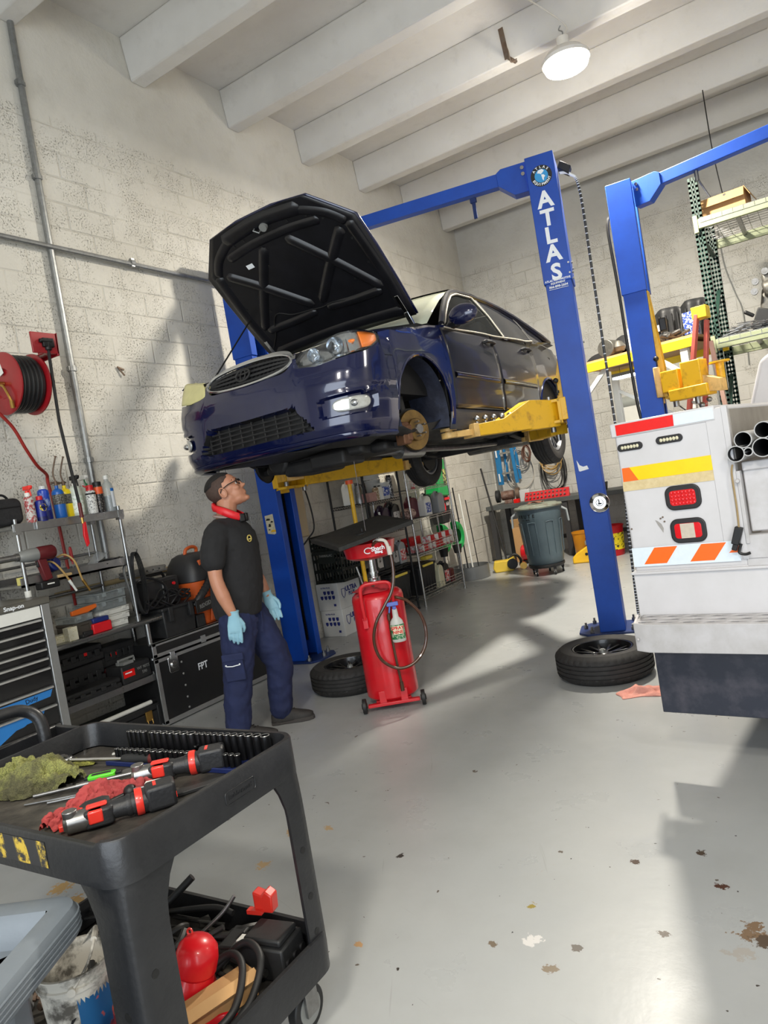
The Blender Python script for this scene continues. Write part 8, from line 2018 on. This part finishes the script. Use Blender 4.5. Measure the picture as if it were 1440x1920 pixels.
for x, y in ((X1-.10-CX, Y1-.06-CY), (X1-.10-CX, Y0+.08-CY), (X0+.10-CX, Y1-.08-CY), (X0+.10-CX, Y0+.08-CY)):
    c_ = obj('caster', MB().cyl((x-.016, y, .062), (x+.016, y, .062), .062, n=36), M_blk, ct, bev=.005)
    obj('caster_hub', MB().cyl((x-.018, y, .062), (x+.018, y, .062), .043, n=30).cyl((x-.02, y, .062), (x+.02, y, .062), .012), M_grey, c_)
    obj('caster_fork', MB().bb(x-.028, x-.02, y-.025, y+.025, .05, .15).bb(x+.02, x+.028, y-.025, y+.025, .05, .15).bb(x-.03, x+.03, y-.035, y+.035, .14, .19), M_steel, c_)
# handle with its small pocket at the far left end
obj('handle_pocket', MB().bb(X0-.16-CX, X0-CX+.01, Y0+.04-CY, Y1-.04-CY, .76, .775).bb(X0-.17-CX, X0-.155-CX, Y0+.03-CY, Y1-.03-CY, .76, .835).bb(X0-.17-CX, X0-CX, Y1-.045-CY, Y1-.03-CY, .76, .835).bb(X0-.17-CX, X0-CX, Y0+.03-CY, Y0+.045-CY, .76, .835), M_ct, ct, bev=.006)
obj('push_handle', MB().tube(curve([(X0-.10-CX, Y1-.12-CY, .80), (X0-.115-CX, Y1-.12-CY, .885), (X0-.14-CX, Y1-.15-CY, .925), (X0-.15-CX, Y1-.22-CY, .938), (X0-.15-CX, Y0+.2-CY, .938), (X0-.14-CX, Y0+.13-CY, .925), (X0-.115-CX, Y0+.12-CY, .885), (X0-.10-CX, Y0+.12-CY, .80)], 6), .021, 14), M_ct, ct)
# ---- things on the upper tray ----
Z0 = ZT+.0005
M_sock = mat('black_impact_socket', (24, 24, 26), .3, .6, n=(20, .3, (54, 54, 56)))
M_sockr = mat('worn_socket_rim', (150, 150, 150), .3, .9)
# deep sockets standing in two rows on a blue rail
t = thing('socket_rail', 'dark blue rail tray holding two rows of black deep sockets', 'socket rail', (-1.70, 1.405, Z0), rad(3))
obj('rail', MB().bb(-.31, .30, -.055, .045, 0, .008).bb(-.31, .30, -.058, -.052, 0, .014), mat('rail_navy', (24, 36, 84), .4), t, bev=.002)
sock = None
def mk_sock(r, h):
    b = MB(); b.lathe([(r*.9, 0), (r, .003), (r, h-.002), (r*.96, h), (r*.72, h), (r*.68, h-.012), (0, h-.014)], n=20, caps=False); return b
rail = Matrix.Translation((-1.70, 1.405, Z0)) @ Matrix.Rotation(rad(3), 4, 'Z')
sizes = [.0085, .009, .0095, .010, .011, .012, .013]
protos = {}
def place_sock(r, h, x, y, lab, grp):
    k = (r, h)
    if k not in protos:
        o = obj('deep_socket', mk_sock(r, h), M_sock)
        obj('socket_rim', MB().tube([(r*.86*cos(a), r*.86*sin(a), h) for a in [2*pi*i/18 for i in range(18)]], r*.13, 5, closed=True), M_sockr, o); protos[k] = o
        tag(o, lab, 'socket', grp)
    else:
        s_ = protos[k]; o = s_.copy(); COL.objects.link(o); tag(o, lab, 'socket', grp)
        for c in s_.children: d = c.copy(); COL.objects.link(d); d.parent = o
    o.location = rail @ V((x, y, .0085))
x = -.285
for i in range(22):
    r = .0085+.0055*((i % 11)/10)
    if 3 <= i <= 4 and False: continue
    r = round(r, 4)
    place_sock(r, .072, x+r, .022, 'black deep socket standing in the back row of the blue rail', 'deep sockets in the back row'); x += 2*r+.0032+(.014 if i == 3 else 0)
    if x > .285: break
x = -.29
for i in range(22):
    r = round(.0075+.005*((i % 9)/8), 4)
    place_sock(r, .036, x+r, -.030, 'short black socket standing in the front row of the blue rail', 'short sockets in the front row'); x += 2*r+.004
    if x > .285: break
o = tag(obj('socket_adapter', MB().cyl((0, 0, 0), (0, 0, .026), .010).box((0, 0, .036), (.010, .010, .02)), M_chr), 'small chrome socket adapter standing between the two socket rows', 'adapter'); o.location = rail @ V((.035, -.004, .0085))
# ratchet wrench with black and red grip
def tool(name, label, cat, p0, p1, z=Z0, roll=0):
    p0, p1 = V((*p0, z)), V((*p1, z)); d = p1-p0
    return thing(name, label, cat, p0, math.atan2(d.y, d.x)), d.length
t, L = tool('ratchet_wrench', 'long ratchet with chrome head and black and red grip on the upper tray', 'ratchet', (-2.19, 1.305), (-1.81, 1.375))
obj('ratchet_head', MB().prism(rr(0, 0, .075, .040, .019), .004, .026), M_chr, t, bev=.004); obj('selector', MB().cyl((.0, 0, .026), (0, 0, .032), .011).box((.012, 0, .03), (.022, .008, .005)), M_steel, t)
obj('shaft', MB().cyl((.035, 0, .015), (L-.13, 0, .017), .0072, n=14), M_chr, t); obj('grip', MB().lathe([(.007, 0), (.013, .006), (.0165, .03), (.0165, .10), (.0175, .115)], (L-.14, 0, .018), 18, Matrix.Rotation(pi/2, 3, 'Y')), M_case, t); obj('grip_end', MB().lathe([(.0175, 0), (.018, .010), (.012, .016), (0, .016)], (L-.026, 0, .018), 18, Matrix.Rotation(pi/2, 3, 'Y'), caps=False), mat('dark_red_rubber', (92, 26, 24)), t)
t, L = tool('breaker_bar', 'long steel extension bar with a socket end lying across the upper tray', 'extension bar', (-2.02, 1.10), (-1.71, 1.385))
obj('bar', MB().cyl((0, 0, .008), (L*.30, 0, .009), .0055, n=14).cyl((L*.28, 0, .009), (L*.36, 0, .010), .0078, n=14).cyl((L*.36, 0, .0098), (L-.03, 0, .011), .0062, n=14), M_steel, t); obj('socket_end', MB().cyl((L-.035, 0, .0125), (L-.004, 0, .0125), .011, n=18).cyl((L-.0045, 0, .0125), (L-.003, 0, .0125), .0075, n=18, mi=1), [M_chr, M_black], t)
t, L = tool('thin_rod', 'thin steel rod lying parallel to the long extension bar', 'rod', (-1.93, 1.085), (-1.72, 1.265)); obj('rod', MB().cyl((0, 0, .005), (L, 0, .005), .004, n=10), M_steel, t)
t, L = tool('thin_rod', 'second thin steel rod just below the first, ending under the tape rag', 'rod', (-2.0, 1.06), (-1.76, 1.235)); obj('rod', MB().cyl((0, 0, .004), (L, 0, .004), .0033, n=10), M_steel, t)
t = thing('pocket_light', 'bright green pocket tool lying between the rag and the ratchet', 'tool', (-1.905, 1.245, Z0), rad(42))
obj('green_body', MB().prism(rr(0, 0, .078, .030, .006), 0, .022), mat('lime_green_plastic', (90, 200, 40), .4), t, bev=.004); obj('black_inset', MB().box((.0, -.003, .0225), (.055, .012, .003)).box((-.042, 0, .011), (.012, .026, .018)).box((.045, .004, .010), (.02, .02, .016)), M_black, t, bev=.002)
t, L = tool('combination_wrench', 'dark open wrench lying behind the long extension bar', 'wrench', (-1.86, 1.30), (-1.70, 1.345)); obj('wrench_bar', MB().bar((0.02, 0, .006), (L, 0, .006), .012, .005).lathe([(.010, .002), (.018, .002), (.018, .010), (.010, .010)], (.0, 0, 0), 18), M_steel, t, bev=.001)
o = tag(obj('white_strip', MB().box((0, 0, .003), (.012, .11, .004)), M_wl_), 'white plastic strip lying at the left end of the socket rail', 'strip'); o.location = (-2.03, 1.44, Z0); o.rotation_euler = (0, 0, rad(-50))
rng_ = random.Random(5)
for i, (lab, x, y) in enumerate((('small chrome nut lying on the tray near the yellow towel', -2.02, 1.165), ('loose hex nut beside the small chrome nut', -1.985, 1.19), ('tiny white chip lying at the far end of the upper tray', -2.21, 1.40))):
    o = tag(obj('hex_nut', MB().cyl((0, 0, 0), (0, 0, .010), .010 if i < 2 else .005, n=6), M_chr), lab, 'nut'); o.location = (x, y, Z0)
# towels
def fold(name, label, loc, pts, w, h, m, rz=0, seed=1):
    rn = random.Random(seed); C = curve([(p[0], p[1], 0) for p in pts], 8); rows = []
    N_ = len(C)
    for i, p in enumerate(C):
        d = (C[min(i+1, N_-1)]-C[max(i-1, 0)]); d.normalize(); n_ = V((-d.y, d.x, 0)); t_ = i/(N_-1)
        ww = w*(.25+.75*math.sin(pi*min(1, max(0, t_*.9+.05)))**.5)*(1+.18*sin(9*t_+seed)); hh = h*(.4+.6*sin(pi*t_)**.6)*(1+.25*sin(13*t_+2*seed))
        row = []
        for k in range(21):
            a = pi*k/20; q = cos(a)
            row.append(p+n_*(ww*q)+V((0, 0, .003+hh*sin(a)*(.75+.28*sin(7*a+6*t_*3+seed)+.14*sin(17*a-11*t_)))))
        rows.append(row)
    o = obj(name, MB().loft(rows), m, None, smooth=180, sub=2); o.location = loc
    tx = bpy.data.textures.new('creases', 'CLOUDS'); tx.noise_scale = .022; tx.noise_depth = 2
    d_ = o.modifiers.new('d', 'DISPLACE'); d_.texture = tx; d_.strength = min(.03, h*.55); d_.mid_level = .42
    return tag(o, label, 'rag')
def towelm(name, c1, c2, c3):
    g = G(name); P = g.tc.outputs['Object']; n_ = g.noise(P, 7, 4); f_ = g.noise(P, 260, 2)
    g.set('Base Color', g.mix(g.mr(f_, .4, .6, 0, .5), g.mix(g.mr(n_, .42, .6), c1, c2), c3)); g.set('Roughness', .95); g.set('Normal', g.bump(f_, .9, .006)); return g.m
fold('microfibre_towel', 'dirty yellow-green microfibre towel bunched at the left of the upper tray', (-2.13, 1.165, Z0), [(-.16, -.02), (-.08, .02), (.0, .0), (.08, .03), (.15, .03)], .085, .075, towelm('yellow_towel', (150, 152, 86), (92, 90, 62), (60, 58, 44)), 0, 3)
fold('microfibre_towel', 'corner of the yellow-green towel poking out behind the ratchet head', (-2.12, 1.325, Z0), [(-.05, -.01), (.0, .0), (.06, .01)], .02, .014, towelm('yellow_towel2', (176, 176, 80), (120, 120, 60), (70, 70, 40)), 0, 2)
fold('shop_rag', 'faded red shop rag stretched along the front of the upper tray', (-1.72, 1.085, Z0), [(-.035, -.115), (-.045, -.05), (-.05, .02), (-.04, .09), (.03, .12), (.06, .12)], .045, .045, mat('faded_red_rag', (170, 66, 66), .9, n=(10, .6, (116, 44, 44), 5), bump=(60, .5)), 0, 4)
# cordless ratchets (two), red and black
M_red2 = mat('tool_red', (222, 52, 40), .35, coat=.3); M_grip = mat('tool_grip_black', (30, 31, 34), .5, n=(20, .3, (52, 52, 54)), bump=(90, .15))
def cordless(label, p0, p1, z, fat=1.0, bat=True):
    t, L = tool('cordless_ratchet', label, 'power tool', p0, p1, z); Ry = Matrix.Rotation(pi/2, 3, 'Y')
    obj('gear_head', MB().lathe([(0, 0), (.016, .002), (.024, .012), (.026, .05), (.024, .07)], (-.02, 0, .028), 22, Ry).cyl((.0, 0, .028), (0, 0, .060), .018), M_steel, t, bev=.002)
    obj('front_housing', MB().prism([(.03, -.024), (.085, -.028), (.10, -.022), (.10, .022), (.085, .028), (.03, .024)], .006, .050), M_grip, t, bev=.006); obj('red_collar', MB().bb(.04, .075, -.029, .029, .018, .050).box((.062, 0, .054), (.05, .022, .008)), M_red2, t, bev=.004)
    b = MB().lathe([(.022, .09), (.0225, .11), (.026, .15), (.0245, .20), (.028, .24), (.031, L-.07)], (0, 0, .030), 24, Ry)
    for k in range(5): b.lathe([(.0262, .13+.013*k), (.0275, .136+.013*k), (.0262, .142+.013*k)], (0, 0, .030), 24, Ry, caps=False)
    obj('grip', b, M_grip, t)
    obj('red_band', MB().lathe([(.0325, L-.070), (.0335, L-.066), (.0335, L-.056), (.0325, L-.052)], (0, 0, .031), 24, Ry), M_red2, t)
    obj('battery', MB().box((L-.008, 0, .034), (.075, .062, .062)), M_grip, t, bev=.010, seg=3); obj('battery_stripe', MB().box((L-.02, 0, .0655), (.008, .03, .002)).box((L+.028, -.02, .03), (.003, .012, .014)), M_red2, t)
    return t
cordless('red and black cordless ratchet lying along the near right rim of the upper tray', (-1.665, .985), (-1.535, 1.165), Z0)
cordless('red and black cordless ratchet pointing its battery at the socket rail', (-1.735, 1.245), (-1.575, 1.385), Z0)
t = thing('air_hammer', 'stubby grey tool with a red slotted trigger guard at the tray front', 'tool', (-1.665, 1.055, Z0), rad(60)); obj('tool_head', MB().lathe([(0, 0), (.02, .004), (.026, .02), (.027, .06), (.022, .075), (0, .078)], (-.04, 0, .03), 22, Matrix.Rotation(pi/2, 3, 'Y')), M_case, t)
b = MB(); 
for k in range(4): b.box((-.075+.014*k, -.004, .035), (.008, .036, .028))
obj('red_guard', b.bb(-.09, -.02, -.014, .008, .006, .02), M_red2, t, bev=.002)
t, L = tool('cutting_blade', 'flat dark blade lying between the red rag and the near ratchet', 'blade', (-1.665, 1.10), (-1.60, 1.22)); obj('blade', MB().box((L/2, 0, .004), (L, .016, .003)), M_steel, t); obj('blade_hub', MB().cyl((L, 0, 0), (L, 0, .02), .016).ball((L+.01, .0, .024), .014), M_case, t)
t = thing('ratchet_adapter', 'silver swivel ratchet head with a black ball grip between the two cordless ratchets', 'ratchet', (-1.655, 1.195, Z0), rad(40)); obj('swivel_plate', MB().prism(rr(.02, 0, .10, .022, .008), .018, .030), M_chr, t, bev=.002); obj('ball_grip', MB().ball((-.035, 0, .020), .019).cyl((-.05, -.01, .018), (-.085, -.02, .012), .006), M_black, t); obj('label_tag', MB().box((.03, .005, .032), (.05, .02, .002)), M_lblw, t)
t, L = tool('flat_file', 'flat dark bar lying under the cordless ratchets at the right rim', 'bar', (-1.56, 1.20), (-1.45, 1.36)); obj('bar', MB().box((L/2, 0, .006), (L, .03, .010)), M_case, t, bev=.002)
# ---- lower tray contents ----
ZL = .2055
def onlow(o, x, y, z=ZL, rz=0): o.location = (x, y, z); o.rotation_euler = (0, 0, rz); return o
t = thing('white_bucket', 'paint-stained white bucket with wire handle on the lower cart tray', 'bucket', (-1.765, .985, ZL), rad(50))
M_pb = mat('stained_white_bucket', (206, 202, 192), .5, n=(14, .9, (56, 52, 46), 7, .47, .62), bump=(30, .15)); r, h = .092, .225
obj('bucket_wall', MB().lathe([(0, .003), (r*.84, .0), (r*.85, .004), (r*.97, h-.04), (r*1.03, h-.04), (r*1.03, h-.03), (r*.98, h-.028), (r, h-.006), (r*1.05, h-.004), (r*1.05, h), (r*.97, h)], n=48, caps=False).lathe([(r*.97, h), (r*.83, .008), (0, .008)], n=48, caps=False), M_pb, t)
obj('bucket_handle', MB().tube(curve([(0, -r*1.05, h-.03), (.04, -r*.8, h+.01), (.06, -.02, h+.045), (.05, r*.6, h+.03), (0, r*1.05, h-.03)], 8), .0035, 8).cyl((0, -r*1.0, h-.03), (0, -r*1.1, h-.03), .010).cyl((0, r*1.0, h-.03), (0, r*1.1, h-.03), .010).tube([(.058, -.03, h+.044), (.06, .02, h+.046)], .008, 8), M_pb, t)
obj('bucket_label', MB().add([V(((r*.86+.12*r*z_/h*.9+.0015)*cos(a), (r*.86+.12*r*z_/h*.9+.0015)*sin(a), z_)) for z_ in (.03, h-.055) for a in rng(-1.5, -.4, 10)], [(i, i+1, i+12, i+11) for i in range(10)]), mat('home_bucket_label', (30, 90, 140), .5, n=(22, .9, (220, 90, 40), 2, .55, .6)), t)
b = MB(); rn = random.Random(2)
for k in range(14): p = V((rn.uniform(-.05, .05), rn.uniform(-.05, .05), .08+rn.uniform(0, .07))); d = V((rn.uniform(-1, 1), rn.uniform(-1, 1), rn.uniform(-.4, .8))).normalized()*.03; b.cyl(p-d, p+d, rn.uniform(.006, .014), n=8)
o = tag(obj('bucket_contents', b, M_case), 'dirty dark bolts and fittings inside the stained white bucket', 'bolts', kind='stuff'); o.location = (-1.765, .985, ZL)
M_fun = mat('funnel_red', (226, 26, 36), .35, n=(8, .3, (190, 14, 24)), coat=.3)
t = thing('oil_funnel', 'large bright red plastic funnel standing mouth down in the lower cart tray', 'funnel', (-1.595, 1.185, ZL+.032), rot=(rad(-10), rad(14), 0))
obj('funnel_cone', MB().lathe([(.062, .0), (.066, .004), (.062, .008), (.060, .03), (.052, .052), (.050, .058), (.056, .066), (.057, .10), (.052, .125), (.038, .142), (.015, .150), (0, .151)], n=44, caps=False), M_fun, t)
obj('hang_tab', MB().tube([(-.035+.009*cos(a), -.0, .148+.009*sin(a)) for a in [2*pi*i/14 for i in range(14)]], .003, 6, closed=True), M_red2, t)
onlow(tag(obj('rubber_ring', MB().tube([(.075*cos(a), .075*sin(a), .015) for a in [2*pi*i/36 for i in range(36)]], .014, 10, closed=True), M_blk), 'black ribbed rubber ring under the red funnels', 'ring'), -1.595, 1.185)
t = thing('wooden_block', 'long narrow cardboard box leaning at the front of the lower cart tray', 'box', (-1.50, 1.165, ZL), rad(74)); obj('box_body', MB().box((0, 0, .035), (.24, .055, .07)), M_kraft, t, bev=.003); obj('open_flap', MB().box((0, -.036, .066), (.24, .03, .004), Matrix.Rotation(.5, 3, 'X')), M_kraft, t)
onlow(tag(obj('red_dish', MB().lathe([(0, .004), (.05, .0), (.06, .02), (.062, .022), (.056, .02), (.048, .006), (0, .006)], n=30, sx=.8, caps=False), M_rd), 'small red dish beside the cardboard box at the tray front', 'dish'), -1.435, 1.12)
t = thing('black_toolcase', 'black boxed gauge set at the right end of the lower cart tray', 'case', (-1.47, 1.375, ZL), rad(8)); obj('case_body', MB().box((0, 0, .045), (.14, .11, .09)).box((0, 0, .10), (.12, .09, .02)), M_case, t, bev=.006)
b = MB(); 
for k in range(3): b.cyl((.071, -.035+.035*k, .045), (.078, -.035+.035*k, .045), .012, n=16)
obj('gauge_rims', b, M_black, t); obj('white_tag', MB().box((-.06, -.04, .10), (.03, .03, .01)), M_lblw, t)
t = thing('black_block', 'flat black tray block lying left of the black boxed gauge set', 'case', (-1.60, 1.36, ZL), rad(12)); obj('block_body', MB().box((0, 0, .03), (.09, .12, .06)).box((0, 0, .065), (.05, .10, .02)), M_case, t, bev=.006)
t = thing('battery_adapter', 'small bright red plastic adapter standing at the far rim of the lower tray', 'adapter', (-1.54, 1.445, ZL+.112), rad(10)); obj('adapter_body', MB().prism([(-.03, 0), (.03, 0), (.034, .05), (.012, .065), (-.0, .05), (-.03, .06)], -.018, .018, FX), M_red2, t, bev=.004); obj('adapter_foot', MB().box((-.025, -.02, .006), (.05, .02, .012)), M_red2, t)
for i, (lab, pts, r_) in enumerate((('long black hose piece sticking up out of the lower tray, top end cut square', [(-1.98, 1.36, .25), (-1.93, 1.42, .295), (-1.88, 1.475, .345)], .012), ('black pipe lying along the far rim of the lower cart tray', [(-1.93, 1.39, .27), (-1.76, 1.435, .29), (-1.68, 1.44, .283)], .009), ('dark pry bar with copper tip standing up in the lower tray', [(-1.76, 1.30, .24), (-1.69, 1.40, .30), (-1.655, 1.435, .345)], .006), ('bent black hose loop nearest the right rim of the lower tray', [(-1.60, 1.20, .25), (-1.53, 1.27, .30), (-1.46, 1.25, .295), (-1.42, 1.17, .25), (-1.44, 1.10, .225)], .010), ('second bent black hose loop beside the nearest one', [(-1.58, 1.245, .25), (-1.51, 1.31, .31), (-1.43, 1.29, .30), (-1.40, 1.21, .25), (-1.41, 1.13, .222)], .010))):
    o = V(pts[0]); ob = tag(obj('hose_piece' if i not in (2,) else 'pry_bar', MB().tube(curve([V(p)-o for p in pts], 8), r_, 12), M_blk if i != 2 else M_steel, smooth=50), lab, 'hose' if i != 2 else 'pry bar'); ob.location = o
rn = random.Random(21)
labs = ['pile of black rubber hoses and brackets filling the back of the lower tray']
b = MB()
for k in range(34):
    p = V((rn.uniform(-.36, .30), rn.uniform(.02, .24), .02+rn.uniform(0, .06))); a = rn.uniform(-.6, 1.2); L = rn.uniform(.04, .13)
    pts = [p-V((cos(a), sin(a)*.5, rn.uniform(-.1, .2)))*L, p+V((rn.uniform(-.02, .02), rn.uniform(-.02, .02), .01)), p+V((cos(a+.5), sin(a+.5)*.5, rn.uniform(-.1, .3)))*L]
    b.tube(curve(pts, 5), rn.uniform(.004, .012), 8)
    if k % 3 == 0: b.box(p, (rn.uniform(.03, .07), rn.uniform(.02, .05), rn.uniform(.01, .03)), Matrix.Rotation(rn.uniform(0, 3), 3, 'Z'))
o = tag(obj('hose_pile', b, mat('mixed_black_parts', (30, 30, 30), .5, n=(12, .6, (74, 72, 68)), bump=(20, .2))), labs[0], 'hoses', kind='stuff'); o.location = (-1.84, 1.20, ZL)
onlow(tag(obj('dirty_rag', MB().loft([[V((x, y, .008+.045*abs(sin(14*x+9*y))*(1-(x/.09)**2))) for y in rng(-.05, .05, 10)] for x in rng(-.09, .09, 14)]), mat('dirty_beige_rag', (120, 112, 96), .9, n=(14, .6, (70, 64, 54)), bump=(40, .5)), thick=.004, sub=1), 'dirty beige rag bunched beside the red funnel', 'rag'), -1.60, 1.27)
b = MB(); rn = random.Random(6)
for k in range(14): p = V((rn.uniform(-.07, .07), rn.uniform(-.05, .05), .012+rn.uniform(0, .03))); d = V((rn.uniform(-1, 1), rn.uniform(-1, 1), rn.uniform(-.2, .3))).normalized()*.03; b.cyl(p-d, p+d, .006, n=6); b.cyl(p+d, p+d*1.3, .011, n=6)
onlow(tag(obj('loose_bolts', b, M_rust), 'heap of loose bolts left of the stained bucket on the lower tray', 'bolts', kind='stuff'), -1.98, 1.06)
onlow(tag(obj('plastic_cup', MB().lathe([(0, .0), (.035, 0), (.045, .09), (.048, .092), (.043, .09), (.033, .004), (0, .004)], n=28, caps=False), M_clearp), 'clear dirty plastic cup tipped behind the stained bucket', 'cup'), -1.90, 1.16).rotation_euler = (rad(15), rad(50), 0)
onlow(tag(obj('silver_canister', MB().lathe([(0, 0), (.04, .0), (.042, .01), (.042, .10), (.02, .12), (.02, .13), (0, .13)], n=24), M_gry2), 'pale grey canister behind the grey cart handle on the lower tray', 'canister'), -2.08, .98)
onlow(tag(obj('red_cap_jar', MB().lathe([(0, 0), (.045, 0), (.05, .01), (.05, .06), (.03, .08), (.03, .10), (0, .10)], n=28), mat('dirty_red_jar', (130, 34, 34), .4, n=(12, .7, (84, 66, 58)))), 'dirty red jar between the stained bucket and the near cart leg', 'jar'), -1.64, 1.02)
# ---- grey cart whose corner enters at the lower left ----
M_gc = mat('blue_grey_plastic', (112, 120, 128), .38, n=(6, .45, (84, 92, 102), 6), bump=(40, .06))
GM = (-1.50, .70, 0)
t = thing('grey_cart', 'corner of a blue-grey plastic service cart at the lower left picture edge', 'cart', GM, rad(28))
# local +x points to the visible corner
def gz(pts, n=6):
    o_ = []
    for (cx, cy), a0 in zip(pts, (0, 90, 180, 270)):
        for k in range(n+1): a = rad(a0+90*k/n); o_.append((cx, cy, a))
    return o_
cr = gz([(.06, .06), (-.75, .06), (-.75, -.50), (.06, -.50)])
def ring_(r, z): return [V((cx+r*cos(a), cy+r*sin(a), z)) for cx, cy, a in cr]
obj('tray_rim', MB().loft([ring_(.02, .66), ring_(.055, .665), ring_(.062, .675), ring_(.062, .715), ring_(.055, .728), ring_(.035, .732), ring_(.005, .728), ring_(-.01, .71), ring_(-.02, .665)], 0, True), M_gc, t, smooth=40)
b = MB()
for k in range(4): b.tube(ring_(.0635, .682+.010*k), .0022, 6, closed=True)
obj('rim_ribs', b, M_gc, t)
obj('tray_floor', MB().prism([(x.x, x.y) for x in ring_(-.015, 0)], .655, .668), M_gc, t)
for x, y in ((.0, -.0), (.0, -.44), (-.7, -.0), (-.7, -.44)): obj('leg', MB().box((x, y-.03, .36), (.075, .085, .62)), M_gc, t, bev=.02, seg=3)
obj('lower_tray', MB().prism([(x.x, x.y) for x in ring_(.02, 0)], .12, .19), M_gc, t, bev=.01)
for x, y in ((.0, .0), (.0, -.44), (-.7, .0), (-.7, -.44)): obj('caster', MB().cyl((x-.015, y, .055), (x+.015, y, .055), .055, n=24).box((x, y, .115), (.03, .03, .02)), M_blk, t)
